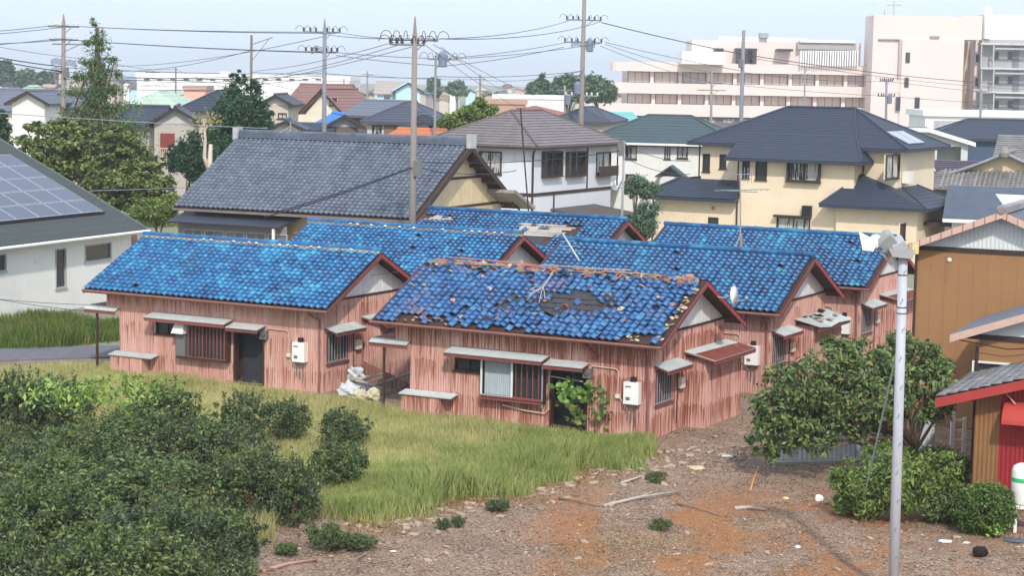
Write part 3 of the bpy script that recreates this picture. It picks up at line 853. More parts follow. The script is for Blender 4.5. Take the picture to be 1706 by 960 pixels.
    # low closet under a zinc lid on the left, corner porch with post
    b2 = MB().fbox(Ff, 1.05, 2.5, -.25, .62, .06, .40).build('closet', rustmat, root)
    clad(b2, Face((0, yf-.40, 0), (1, 0, 0), (0, -1, 0)), 1.05, 2.5, -.25, .6, [], rustmat, rng)
    MB().slab([Ff.p(1.0, .66, .5), Ff.p(2.95, .66, .5), Ff.p(2.95, .74, .05), Ff.p(1.0, .74, .05)], .04).build('lid', ZINC, b2)
    c = canopy(root, Ff, -.3, 1.14, 2.32, 2.2, .3); MB().slab([(-.3, yf, 2.32), (1.14, yf, 2.32), (1.14, yf+1.1, 2.34), (-.3, yf+1.1, 2.34)], .1).build('canopy_roof', MAROON, c)
    MB().box(.2, .27, yf-.22, yf-.15, -.1, 2.15).build('post', DKWOOD, c)
    # gable end: window, hood, meter, annex
    window(root, Fg, gholes[0], MAROON, PANE, 2, .05, .08, .05)
    grille(root, Fg, .8, 2.06, 1.0, 2.03, .07, 7, M('bar_grey', (150, 150, 152), .5))
    canopy(root, Fg, .62, 2.5, 2.28, 2.12, .55)
    MB().fbox(Fg, 2.5, 2.82, 1.3, 1.62, .04, .17).build('gas_meter', CREAMP, root)
    MB().tube([Fg.p(2.42, 1.9, .07), Fg.p(2.4, .2, .07)], .02, 5).build('pipe', DKWOOD, root)
    ax = MB(); ya, yc, xo = 3.15, 6.22, xr+.66
    ax.box(xr+.035, xo, ya, yc, -.22, 2.2); an = ax.build('annex', rustmat, root)
    clad(an, Face((0, ya, 0), (1, 0, 0), (0, -1, 0)), xr+.04, xo+.03, -.2, 2.15, [], rustmat, rng, .4)
    clad(an, Face((xo, 0, 0), (0, 1, 0), (1, 0, 0)), ya-.03, yc, -.2, 2.1, [], rustmat, rng, .55)
    for y in (ya+.1, ya+1.5, yc-.2):
        MB().box(xr+.3, xo-.04, y, y+.22, -.5, -.221).build('footing_stone', STONE, an)
    if key == 'D':
        for i, (a_, b_) in enumerate(((2.9, 4.0), (4.02, 5.0), (5.02, 6.4))):
            s = rng.uniform(-.08, .1)
            MB().slab([Fg.p(a_, 2.2+s, 1.05), Fg.p(b_, 2.14-s, 1.05), Fg.p(b_, 2.46, .05), Fg.p(a_, 2.44, .05)], .02).build('broken_sheet', ZINC, an)
        MB().fbox(Fg, 2.9, 6.3, 2.02, 2.14, .95, 1.0).build('canopy_frame', MAROON, an)
        for i in range(9):
            y = rng.uniform(3.3, 6.2); x = rng.uniform(.15, .85)
            q = MB(); q.slab([Vector((-.16, -.12, 0)), Vector((.16, -.1, .02)), Vector((.14, .12, 0)), Vector((-.13, .13, .03))], .02)
            o = q.build('debris_shard', rng.choice([ZINC, DKWOOD, BOARD]), an); o.location = Fg.p(y, 2.5-.28*x+.03, x); o.rotation_euler = (rng.uniform(-.4, .4), rng.uniform(-.3, .6), rng.uniform(0, 6))
    else:
        canopy(an, Fg, 2.95, 6.45, 2.42, 2.2, 1.1, 'canopy', rust=.42)
    return root, Wm

def missing_a(c, r, rng): return rng.random() < .004
def missing_b(c, r, rng):
    px = 620 + c/41*482 + r/16*78
    if r >= 15 and rng.random() < .55: return True
    if r == 14 and rng.random() < .25: return True
    if c >= 40 and r < 14: return rng.random() < .9
    if c == 39 and r < 12: return rng.random() < .45
    if r <= 1 and (652 < px < 700 or 706 < px < 742): return rng.random() < (.9, .45)[r]
    if r == 0 and (742 < px < 790 or 815 < px < 885): return rng.random() < .7
    if r <= 1 and px > 1022: return rng.random() < (.9, .5)[r]
    e = rng.random()
    lo = (21.5, 19.6, 19.2, 20.4, 21.2, 23.0); hi = (25.0, 30.2, 32.0, 30.6, 28.2, 26.4)
    if 5 <= r <= 10 and lo[r-5] + e*.9 < c < hi[r-5] - e*.9: return True
    if 5 <= r <= 7 and 14.2 + (r-5)*.7 + e*.6 < c < 17.4 - (7-r)*.5: return True
    if r == 4 and 22 < c < 23.5 or r == 8 and 15.5 < c < 17: return True
    return rng.random() < .02
def missing_e(c, r, rng):
    px = 717 + c/41*326
    if 12 <= r <= 13 and px < 772: return rng.random() < .85
    if 9 <= r <= 12 and 880 < px < 972: return rng.random() < .95
    if 5 <= r <= 8 and 878 < px < 940: return True
    return rng.random() < .01
RA, RB, RD = M_rust('rust_cladding_mild', .34, 1.7), M_rust('rust_cladding_heavy', .78, 5.3), M_rust('rust_cladding_light', .16, 9.1)
cA, WA = cottage('A', (-6.22, 64.57), 10.5, 'pink rusted tin cottage with intact bright blue roof, front left of the cluster', TILE_A, RA, 11, 2, missing_a, .02, False, .55)
cB, WB = cottage('B', (4.50, 57.29), LC, 'heavily rusted front cottage whose blue roof is broken open with missing tiles', TILE_B, RB, 12, 2, missing_b, .05, True)
cC, WCm = cottage('C', (-1.19, 73.21), LC, 'blue roofed cottage directly behind the front left one, white gable peeping out', TILE_A, RD, 13, 0, missing_a, .025, False, .45)
cD, WD = cottage('D', (9.22, 66.01), LC, 'pink cottage with turquoise ridge and collapsed side canopy behind the broken roof cottage', TILE_C, RD, 14, 2, missing_a, .025, False, 0)
cE, WE = cottage('E', (3.46, 82.28), LC, 'rearmost cottage with torn blue roof showing weathered boards', TILE_C, RD, 15, 0, missing_e, .035, False, 0)
cF, WF = cottage('F', (13.92, 74.96), LC, 'blue roofed cottage at the right rear beneath the yellow house', TILE_C, RD, 16, 1, missing_a, .025, False, 0)

# the broken ridge, bare felt and loose laths on the front cottage
def wreck_b():
    rng = random.Random(21); roof = [c for c in cB.children if c.name.startswith('roof')][0]
    hr = WC/2; k = (ZR-.13-ZE+.09)/hr; z = lambda y: ZE-.09 + y*k
    ang = math.atan(k)
    f = MB()
    for (x0, x1, y0, y1) in ((4.6, 8.05, 1.0, 2.4), (3.4, 4.55, .95, 1.95)):
        n = 22; m = 7; g_ = {}
        for i in range(n+1):
            for j in range(m+1):
                x = x0+(x1-x0)*i/n + (rng.uniform(-.09, .09) if i in (0, n) else 0); y = y0+(y1-y0)*j/m + (rng.uniform(-.1, .06) if j in (0, m) else 0)
                g_[i, j] = (x, y, z(y) + .012 + .035*abs(math.sin(i*1.3+j*.7)) + (rng.uniform(.0, .09) if j == 0 else rng.uniform(0, .02)))
        for i in range(n):
            for j in range(m):
                if rng.random() < .96: f.poly([g_[i, j], g_[i+1, j], g_[i+1, j+1], g_[i, j+1]])
    f.build('roof_felt', FELT, roof)
    for (x0, x1, y) in ((4.4, 8.0, 1.1), (5.2, 7.9, 1.32), (3.4, 4.6, 1.02), (4.5, 7.6, 2.34), (4.7, 6.2, 1.58), (6.6, 8.1, 1.62), (5.4, 7.3, 1.86), (3.5, 4.5, 1.4)):
        o = MB().box(-(x1-x0)/2, (x1-x0)/2, -.02, .02, 0, .03).build('lath', SHARD if y < 1.1 else DKWOOD, roof)
        o.location = ((x0+x1)/2, y, z(y)+.04); o.rotation_euler = (ang, 0, rng.uniform(-.03, .03))
    # mud bed of the lost ridge with shards and laths thrown over it
    md = MB(); n = 60
    prof = [(hr-.16+.05*math.sin(i*1.7), z(hr)+.02+.09*abs(math.sin(i*2.31))+.05*math.sin(i*.9)) for i in range(n+1)]
    for i in range(n):
        xa, xb = .3+(LC-.5)*i/n, .3+(LC-.5)*(i+1)/n; (ya, za), (yb_, zb) = prof[i], prof[i+1]
        md.poly([(xa, ya-.1, z(ya-.1)+.03), (xb, yb_-.1, z(yb_-.1)+.03), (xb, yb_, zb), (xa, ya, za)])
        md.poly([(xa, ya, za), (xb, yb_, zb), (xb, hr+.3, z(hr-.3)+.02), (xa, hr+.3, z(hr-.3)+.02)])
    md.build('ridge_bed', M('ridge_mud', (150, 128, 110), .95, .3, 5, bump=.5, bscale=20), roof)
    sh = []
    for kx in range(4):
        q = MB(); q.slab([(-.13, -.09, .0), (.12, -.11, .02), (.14, .08, 0), (-.02, .13, .03), (-.13, .08, .01)], .025); sh.append(q)
    me = [(q.mesh('shard', m)) for q in sh for m in (SHARD, BLUE_B, SHARD, BLUE_B, MUD, DKWOOD)]
    for i in range(230):
        x = rng.uniform(.5, LC-.25); y = hr - abs(rng.gauss(0, .22)) - .02
        if rng.random() < .2: y = rng.uniform(.2, 2.8)
        if 1.2 < x < 4.2 and i % 2: x = rng.uniform(1.4, 4.4)
        o = link('shard', rng.choice(me), roof, (x, y, z(y)+rng.uniform(.07, .14)), (ang+rng.uniform(-.5, .5), rng.uniform(-.5, .5), rng.uniform(0, 6.3)))
        s = rng.uniform(.4, .95); o.scale = (s, s, s)
    for i in range(15):
        x = rng.uniform(1.6, LC-1.6); ln = rng.uniform(.7, 1.9); y = hr - rng.uniform(.0, .3)
        o = MB().box(-ln/2, ln/2, -.018, .018, 0, .026).build('lath', rng.choice([SHARD, BOARD, MUD, DKWOOD]), roof)
        o.location = (x, y, z(y)+rng.uniform(.12, .2)); o.rotation_euler = (0, rng.uniform(-.05, .05), rng.uniform(-.22, .22))
    # mud where verge and eave tiles are gone
    for i in range(46):
        if i < 26: x, y = LC - rng.uniform(.05, .28), rng.uniform(.1, 2.9)
        else: x, y = rng.choice([rng.uniform(.9, 1.9), rng.uniform(2, 3.8), rng.uniform(8.6, 10)]), rng.uniform(.03, .3)
        q = MB(); q.lathe((0, 0, 0), [(.09, -.02), (.12, .015), (.08, .05), (.03, .06)], 7)
        o = q.build('mud_clod', MUD, roof); o.location = (x, y, z(y)+.03); o.rotation_euler = (ang, 0, rng.uniform(0, 6)); s = rng.uniform(.35, .85); o.scale = (s*1.3, s, s*.8)
    # fallen duct under the eave
    Ff = Face((0, .6, 0), (1, 0, 0), (0, -1, 0))
    MB().tube([Ff.p(7.45, 2.78, .25), Ff.p(7.75, 2.5, .2), Ff.p(7.85, 2.33, .12)], .07, 7).tube([Ff.p(7.6, 2.35, .2), Ff.p(7.95, 2.45, .16)], .05, 6).build('fallen_duct', M('red_brown_duct', (150, 84, 76), .6, .2, 4), cB)
    MB().tube([Ff.p(6.3, 1.9, .09), Ff.p(6.24, 1.6, .09), Ff.p(6.24, .55, .09), Ff.p(6.1, .42, .09), Ff.p(5.4, .45, .09), Ff.p(4.6, .55, .08)], .03, 6).build('conduit', PIPE, cB)
    MB().tube([Ff.p(6.3, 1.62, .09), Ff.p(7.4, 1.55, .09)], .02, 5).build('conduit', PIPE, cB)
wreck_b()
def wreck_e():
    rng = random.Random(5); roof = [c for c in cE.children if c.name.startswith('roof')][0]
    hr = WC/2; k = (ZR-.13-ZE+.09)/hr; z = lambda y: ZE-.09 + y*k
    for (x0, x1, y0, y1, n) in ((5.1, 8.1, 1.75, 2.75, 7), (.2, 1.8, 2.5, 3.0, 4)):
        for i in range(n):
            ya = y0 + (y1-y0)*i/n; yb_ = ya + (y1-y0)/n*.9; a, b = x0 + rng.uniform(0, .5), x1 - rng.uniform(0, .6)
            MB().slab([(a, ya, z(ya)+.05), (b, ya, z(ya)+.05+rng.uniform(0, .03)), (b, yb_, z(yb_)+.05), (a, yb_, z(yb_)+.06)], .03).build('board', BOARD, roof)
    MB().slab([(5.0, .9, z(.9)+.02), (7.1, .9, z(.9)+.02), (7.0, 1.75, z(1.75)+.02), (5.1, 1.75, z(1.75)+.02)], .015).build('roof_felt', FELT, roof)
wreck_e()

# ------------------------------------------------------------------ houses
class House:
    def __init__(self, name, label, loc, rz, cat='house', group=None):
        self.loc = Vector(loc); self.rz = rz
        self.o = empty(name, loc, rz, label, cat, group)
        self.W = Matrix.Translation(self.loc) @ Matrix.Rotation(rz, 4, 'Z'); self.I = self.W.inverted()
    def hit(self, F, px, py):
        """where the sight line through this place of the photograph meets a facade -> (x, z) on it"""
        a = self.I @ Vector((0, 0, CAM_H)); b = (self.I.to_3x3() @ _ray(px, py))
        t = (F.O - a).dot(F.n)/b.dot(F.n); q = a + b*t - F.O
        return q.dot(F.ex), q.z
    def rect(self, F, x0, y0, x1, y1):
        cx, cy = (x0+x1)/2, (y0+y1)/2
        a, b = self.hit(F, x0, cy), self.hit(F, x1, cy); c, d = self.hit(F, cx, y1), self.hit(F, cx, y0)
        return (min(a[0], b[0]), max(a[0], b[0]), c[1], d[1])
    def loc_of(self, w): return self.I @ Vector(w)
def hip(mb, x0, x1, y0, y1, z0, z1, rx0, rx1, ry0, ry1, n=0, lift=.03, t=.12):
    """hipped roof over a rectangle; ridge from (rx0,ry0) to (rx1,ry1)"""
    A, B, C, D = V3(x0, y0, z0), V3(x1, y0, z0), V3(x1, y1, z0), V3(x0, y1, z0)
    P, Q = V3(rx0, ry0, z1), V3(rx1, ry1, z1)
    if abs(rx1-rx0) >= abs(ry1-ry0): fs = [(A, B, Q, P), (B, C, Q, Q), (C, D, P, Q), (D, A, P, P)]
    else: fs = [(A, B, P, P), (B, C, Q, P), (C, D, Q, Q), (D, A, P, Q)]
    for a, b, c, d in fs:
        if n: courses(mb, a, b, c, d, n, lift)
        else:
            q = [a, b, c] + ([d] if (d-c).length > .01 else []); mb.poly(q)
    mb.poly([D, C, B, A])
    for a, b in ((A, B), (B, C), (C, D), (D, A)):
        d = V3(0, 0, -t); mb.poly([a+d, b+d, b+V3(0, 0, .0), a+V3(0, 0, .0)])
    return [(A, P), (B, Q), (C, Q), (D, P), (P, Q)]
def hip_caps(lines, parent, mat, r=.07):
    for a, b in lines:
        if (a-b).length > .05: MB().tube([a + V3(0, 0, .02), b + V3(0, 0, .02)], r, 5).build('hip_cap', mat, parent)
def gable_roof(mb, x0, x1, y0, y1, z0, z1, axis='x', t=.14, n=0, lift=.03):
    if axis == 'x':
        ym = (y0+y1)/2; f = [((x0, y0, z0), (x1, y0, z0), (x1, ym, z1), (x0, ym, z1)), ((x1, y1, z0), (x0, y1, z0), (x0, ym, z1), (x1, ym, z1))]
    else:
        xm = (x0+x1)/2; f = [((x1, y0, z0), (x1, y1, z0), (xm, y1, z1), (xm, y0, z1)), ((x0, y1, z0), (x0, y0, z0), (xm, y0, z1), (xm, y1, z1))]
    for q in f:
        mb.slab(q, t)
        if n: courses(mb, *[Vector(p)+V3(0, 0, .01) for p in q], n, lift)
def body(mb, x0, x1, y0, y1, z0, z1, fh=(), rh=(), lh=()):
    """four walls with openings in front, right and left; hole coordinates run along each face from its own left corner"""
    Ff = Face((x0, y0, 0), (1, 0, 0), (0, -1, 0)); Fr = Face((x1, y0, 0), (0, 1, 0), (1, 0, 0)); Fl = Face((x0, y1, 0), (0, -1, 0), (-1, 0, 0))
    wall_with_holes(mb, Ff, x1-x0, z0, z1, list(fh)); wall_with_holes(mb, Fr, y1-y0, z0, z1, list(rh)); wall_with_holes(mb, Fl, y1-y0, z0, z1, list(lh))
    mb.poly([(x1, y1, z0), (x0, y1, z0), (x0, y1, z1), (x1, y1, z1)]); mb.poly([(x0, y0, z1-.01), (x1, y0, z1-.01), (x1, y1, z1-.01), (x0, y1, z1-.01)])
    return Ff, Fr, Fl
def gable_wall(mb, F, w, z0, z1, t=.08, x0=0.):
    mb.slab([F.p(x0, z0), F.p(w, z0), F.p((x0+w)/2, z1)], t)
def local_rect(h, F, quads): return [h.rect(F, *q) for q in quads]

WHITEW = M('white_render', (236, 234, 228), .85, .05, .6, dirt=((206, 204, 196), .5), bump=.06, bscale=90)
CREAMW = M('cream_render', (238, 218, 188), .85, .05, .7, dirt=((214, 190, 150), .4), bump=.06, bscale=80)
OLDCREAM = M('old_cream_board', (224, 202, 166), .85, .08, 1.2, dirt=((190, 160, 122), .6))
BLUEWHITE = M('cool_white_render', (226, 228, 234), .85, .05, .6, dirt=((196, 198, 206), .5), bump=.05, bscale=80)
NAVY = M_slate('navy_slate', (56, 63, 78), .19, .55, .12)
NAVY_FLAT = M('navy_metal', (62, 66, 80), .5, .12, 1.2)
BROWNFR = M('bronze_frame', (66, 54, 50), .5, .12, 3)
GREENROOF = M_slate('weathered_green_roof', (72, 78, 77), .22, .8, .3)
TEAL = M_slate('teal_roof', (70, 86, 90), .25, .6, .16)
BROWNROOF = M('brown_tile_roof', (130, 121, 121), .6, .2, 2.5, dirt=((104, 96, 96), .6))
PANEC = M_glass('curtained_pane', (60, 66, 72), (200, 196, 190))
ALU = M('aluminium_frame', (176, 178, 180), .45, .06, 3)
SOLARC = M('solar_cell', (78, 84, 102), .22, .1, 5, spec=.7, rand=.3)
SOLARF = M('solar_frame', (178, 182, 192), .4, .05, 3)
CONC = M('concrete', (170, 164, 156), .9, .15, 2, bump=.2)
def V_of(a): return Vector((math.sin(a), math.cos(a), 0))

# --- white house with solar panels, far left
def solar_house():
    a = R(22); P0 = gp(245, 381, 3.4)
    h = House('house', 'white house with dark green weathered roof carrying rows of solar panels', (P0.x, P0.y, 0), math.pi/2 - a)
    w = MB(); F = Face((-15, .55, 0), (1, 0, 0), (0, -1, 0))
    rs = local_rect(h, F, [(92, 414, 110, 480), (141, 406, 185, 434), (-14, 424, 10, 453)])
    wall_with_holes(w, F, 14.5, -.2, 3.3, rs); w.poly([(-.5, .55, -.2), (-.5, 12, -.2), (-.5, 12, 4), (-.5, .55, 3.3)])
    k = .476
    w.poly([(-.5, .55, 3.3), (-.5, 16.4, 3.3), (-.5, 8.5, 3.35+8*k)])
    w.build('wall', WHITEW, h.o)
    for r in rs: window(h.o, F, r, ALU, PANE, 1, .05, .08, .04)
    rf = MB(); rf.slab([(-15.5, 0, 3.4), (0, 0, 3.4), (0, 8.6, 3.4+8.6*k), (-15.5, 8.6, 3.4+8.6*k)], .12)
    rf.slab([(0, 17.2, 3.4), (-15.5, 17.2, 3.4), (-15.5, 8.6, 3.4+8.6*k), (0, 8.6, 3.4+8.6*k)], .12)
    roof = rf.build('roof', GREENROOF, h.o)
    MB().box(-15.5, .02, -.06, .0, 3.2, 3.36).build('fascia', WHITEW, roof)
    MB().tube([(-15.5, -.12, 3.28), (.05, -.12, 3.3)], .07, 6).build('gutter', WHITEW, roof)
    MB().slab([(-15, 0.02, 3.25), (-15, .56, 3.25), (-.1, .56, 3.25), (-.1, .02, 3.25)], .03).build('soffit', WHITEW, roof)
    MB().hexa([(0.005, 0, 3.2), (.05, 0, 3.2), (.05, 8.6, 3.2+8.6*k), (0.005, 8.6, 3.2+8.6*k), (0.005, 0, 3.45), (.05, 0, 3.45), (.05, 8.6, 3.45+8.6*k), (0.005, 8.6, 3.45+8.6*k)]).build('barge_board', M('green_trim', (116, 130, 120), .7), roof)
    ang = math.atan(k)
    pm = MB().box(0, 1.62, 0, 1.12, .06, .10).mesh('solar_panel', SOLARF)
    cm = MB().box(.035, 1.585, .035, 1.085, .10, .106).mesh('cells', SOLARC)
    for r in range(5):
        for c in range(7):
            t = 1.75 + r*1.17
            o = link('solar_panel', pm, roof, (-3.0 - c*1.66 - 0*r, t*math.cos(ang), 3.4 + t*math.sin(ang) + .02), (ang, 0, 0))
            link('cells', cm, o)
    MB().box(-14.6, -1.35, 1.45, 1.5, 4.12, 4.2).build('panel_rail', BLACK, roof)
    MB().fbox(F, *(lambda q: (q[0], q[0]+.14, q[1]-.15, q[1]))(h.hit(F, 58, 432)), 0, .1).build('vent_cap', WHITEP, h.o)
    # low retaining kerb
    MB().box(-15.5, .3, -.9, -.75, -.2, .35).build('kerb_wall', CONC, h.o)
solar_house()

# --- big grey tiled farmhouse
def grey_house():
    a = R(25); c = gp(693, 366, 3.84); L, W_, rise = 14.3, 12.0, 3.45
    U = Vector((-math.cos(a), math.sin(a), 0)); org = c + U*L
    h = House('farmhouse', 'large old house with broad grey tiled roof and cream gable behind a utility pole', (org.x, org.y, 0), -a)
    hr = W_/2; xr = L-.8; yf = 1.0
    w = MB(); Ff = Face((.6, yf, 0), (1, 0, 0), (0, -1, 0)); Fg = Face((xr, 0, 0), (0, 1, 0), (1, 0, 0))
    body(w, .6, xr, yf, W_-.6, 0, 3.95); w.build('wall', OLDCREAM, h.o)
    g = MB(); k = rise/hr
    g.slab([(xr+.02, .3, 3.9), (xr+.02, W_-.3, 3.9), (xr+.02, hr, 3.84+rise-.15)], .06); gb = g.build('gable', OLDCREAM, h.o)
    for z in (4.05, 5.55): MB().fbox(Fg, 1.0+(z-4.05)*1.2, W_-1.0-(z-4.05)*1.2, z, z+.13, .02, .06).build('tie_beam', DKWOOD, gb)
    for y in (2.6, 4.3, 6.0, 7.7, 9.4): MB().fbox(Fg, y-.03, y+.03, 4.18, 5.54 if 3 < y < 9 else 4.7, .02, .035).build('stud', OLDCREAM, gb)
    MB().fbox(Fg, hr-.55, hr+.55, 6.45, 6.85, .02, .05).build('gable_vent', M('ochre_vent', (208, 146, 84), .8), gb)
    rf = MB(); rf.slab([(0, 0, 3.84), (L, 0, 3.84), (L, hr, 3.84+rise), (0, hr, 3.84+rise)], .12); rf.slab([(L, W_, 3.84), (0, W_, 3.84), (0, hr, 3.84+rise), (L, hr, 3.84+rise)], .12)
    roof = rf.build('roof', DKWOOD, h.o)
    tm = tile_mesh('tile', GREYT, .04, 7, .03, .30, .36, .04)
    tile_field(roof, .0, -.05, 3.89, hr, rise, 47, 23, tm, 31, None, .012, world=h.W, tw=.30)
    bk = MB(); courses(bk, (L, W_, 3.88), (0, W_, 3.88), (0, hr, 3.88+rise), (L, hr, 3.88+rise), 20, .05); bk.build('rear_slope', GREYT, roof)
    for s in (0, 1):
        e = 0 if s == 0 else W_
        MB().hexa([(L+.01, e, 3.6), (L+.07, e, 3.6), (L+.07, hr, 3.6+rise), (L+.01, hr, 3.6+rise), (L+.01, e, 3.9), (L+.07, e, 3.9), (L+.07, hr, 3.9+rise), (L+.01, hr, 3.9+rise)]).build('barge_board', BROWNFR, roof)
    for i in range(7):
        y = hr + .6 + i*.75; MB().box(xr+.05, L, y, y+.12, 3.45+(W_-y)*k, 3.62+(W_-y)*k).build('rafter_end', BROWNFR, roof)
    rd = MB(); z = 3.84+rise
    for i in range(3): rd.box(.0, L, hr-.22+.04*i, hr+.22-.04*i, z+.05+i*.1, z+.135+i*.1)
    ridge = rd.build('ridge', GREYT, roof)
    q = MB(); half_tube(q, (0, 0, 0), (.42, 0, 0), .14); qm = q.mesh('ridge_tile', GREYT)
    for i in range(34): link('ridge_tile', qm, ridge, (i*.42, hr, z+.35))
    for x in (-.12, L-.15): MB().box(x, x+.3, hr-.28, hr+.28, z-.1, z+.62).build('end_tile', M('pale_end_tile', (188, 184, 184), .7), ridge)
    MB().box(0, L, -.14, -.02, 3.66, 3.78).build('gutter', M('grey_brown_gutter', (130, 118, 112), .6), roof)
    # lean-to along the front, rear lower eave seen past the gable
    lt = MB(); lt.slab([(.2, -.9, 3.15), (6.9, -.9, 3.15), (7.2, yf, 3.62), (.2, yf, 3.62)], .08); l_ = lt.build('lean_to_roof', NAVY_FLAT, h.o)
    Fv = Face((.5, -.3, 0), (1, 0, 0), (0, -1, 0)); wv = MB(); rects = [(.35+i*1.28, 1.5+i*1.28, .5, 2.75) for i in range(5)]
    wall_with_holes(wv, Fv, 6.6, 0, 3.15, rects); wv.build('veranda_wall', M('grey_board', (140, 134, 130), .8, .1, 2), h.o)
    for r in rects: window(h.o, Fv, r, ALU, M_glass('veranda_pane', (112, 114, 118)), 2, .05, .06, .02, False)
    MB().box(6.55, 6.67, -.85, -.73, 0, 3.1).build('post', WHITEP, h.o)
    MB().fbox(Ff, 6.6, 7.3, 0, 2.6, .0, .06).build('shutter', DKWOOD, h.o)
    e = MB(); e.slab([(xr-.4, W_+.2, 3.9), (L+.9, W_+.2, 3.9), (L+.9, W_-2.4, 4.9), (xr-.4, W_-2.4, 4.9)][::-1], .18); e.build('rear_eave', GREYT2, h.o)
    an = MB().tube([(3.4, hr, z+.3), (3.4, hr, z+.95)], .025, 5).tube([(2.9, hr-.3, z+.35), (3.4, hr, z+.75), (3.9, hr+.3, z+.35)], .02, 5); an.build('antenna_stump', ALU, roof)
grey_house()

# --- white two-storey house with brown hipped roof
def brown_roof_house():
    c = gp(895, 244, 6.73)
    h = House('house', 'white two storey house with dark timber strips and brown hipped roof', (c.x, c.y, 0), math.pi/2 - TH)
    o = .65; X, Y_ = 12.6, 8.4        # local x runs back to the right (V), y runs back to the left (U)
    Fr = Face((o, o, 0), (1, 0, 0), (0, -1, 0)); Fl = Face((o, Y_-o, 0), (0, -1, 0), (-1, 0, 0))
    rr = local_rect(h, Fr, [(902, 252, 932, 294), (942, 252, 971, 293), (993, 253, 1017, 289)]); ll = local_rect(h, Fl, [(798, 252, 836, 290)])
    w = MB(); body(w, o, X-o, o, Y_-o, 0, 6.75, rr, (), ll); w.build('wall', BLUEWHITE, h.o)
    for i, r in enumerate(rr):
        window(h.o, Fr, r, BROWNFR, PANEC if i == 2 else PANE, 2, .09, .05, .28 if i < 2 else .06)
    b = rr[2]; MB().fbox(Fr, b[0]-.15, b[1]+.5, b[2]-.1, b[2]+.5, .32, .38).fbox(Fr, b[0]-.15, b[1]+.5, b[2]-.16, b[2]-.1, .05, .4).build('window_rail', BROWNFR, h.o)
    for r in ll: window(h.o, Fl, r, BROWNFR, PANEC, 2, .08, .06, .06)
    zt = h.hit(Fr, 960, 318)[1]
    t = MB().fbox(Fr, 0, X-2*o, zt-.1, zt+.1, .0, .05).fbox(Fl, 0, Y_-2*o, zt-.1, zt+.1, 0, .05)
    for px in (978, 1028): x = h.hit(Fr, px, 280)[0]; t.fbox(Fr, x-.07, x+.07, zt+.1, 6.6, 0, .048)
    x = h.hit(Fr, 922, 340)[0]; t.fbox(Fr, x-.07, x+.07, .1, zt-.1, 0, .048); t.build('timber_strip', BROWNFR, h.o)
    MB().tube([(o-.1, o-.1, .2), (o-.1, o-.1, 6.2), (o-.4, o-.4, 6.6)], .07, 6).build('downspout', BROWNFR, h.o)
    r_ = MB(); ls = hip(r_, 0, X, 0, Y_, 6.73, 8.75, 4.4, X-4.0, Y_/2, Y_/2, 13, .05, .2); rf = r_.build('roof', BROWNROOF, h.o); hip_caps(ls, rf, M('brown_cap', (104, 92, 92), .7, .2, 4), .1)
    MB().box(-.05, X+.05, -.1, -.01, 6.52, 6.66).box(-.1, -.01, -.1, Y_+.05, 6.52, 6.66).build('gutter', BROWNFR, rf)
    # lean-to sheds at its foot
    s = MB(); s.slab([V3(3.2, -2.6, 2.3), V3(9.5, -2.6, 2.3), V3(9.5, o, 2.75), V3(3.2, o, 2.75)], .08)
    s.box(6.2, 9.4, -2.4, o-.01, 0, 2.3); s.box(3.3, 3.5, -2.4, -2.2, 0, 2.3); sh = s.build('lean_to', M('grey_brown_sheet', (96, 88, 86), .8, .2, 2), h.o)
brown_roof_house()

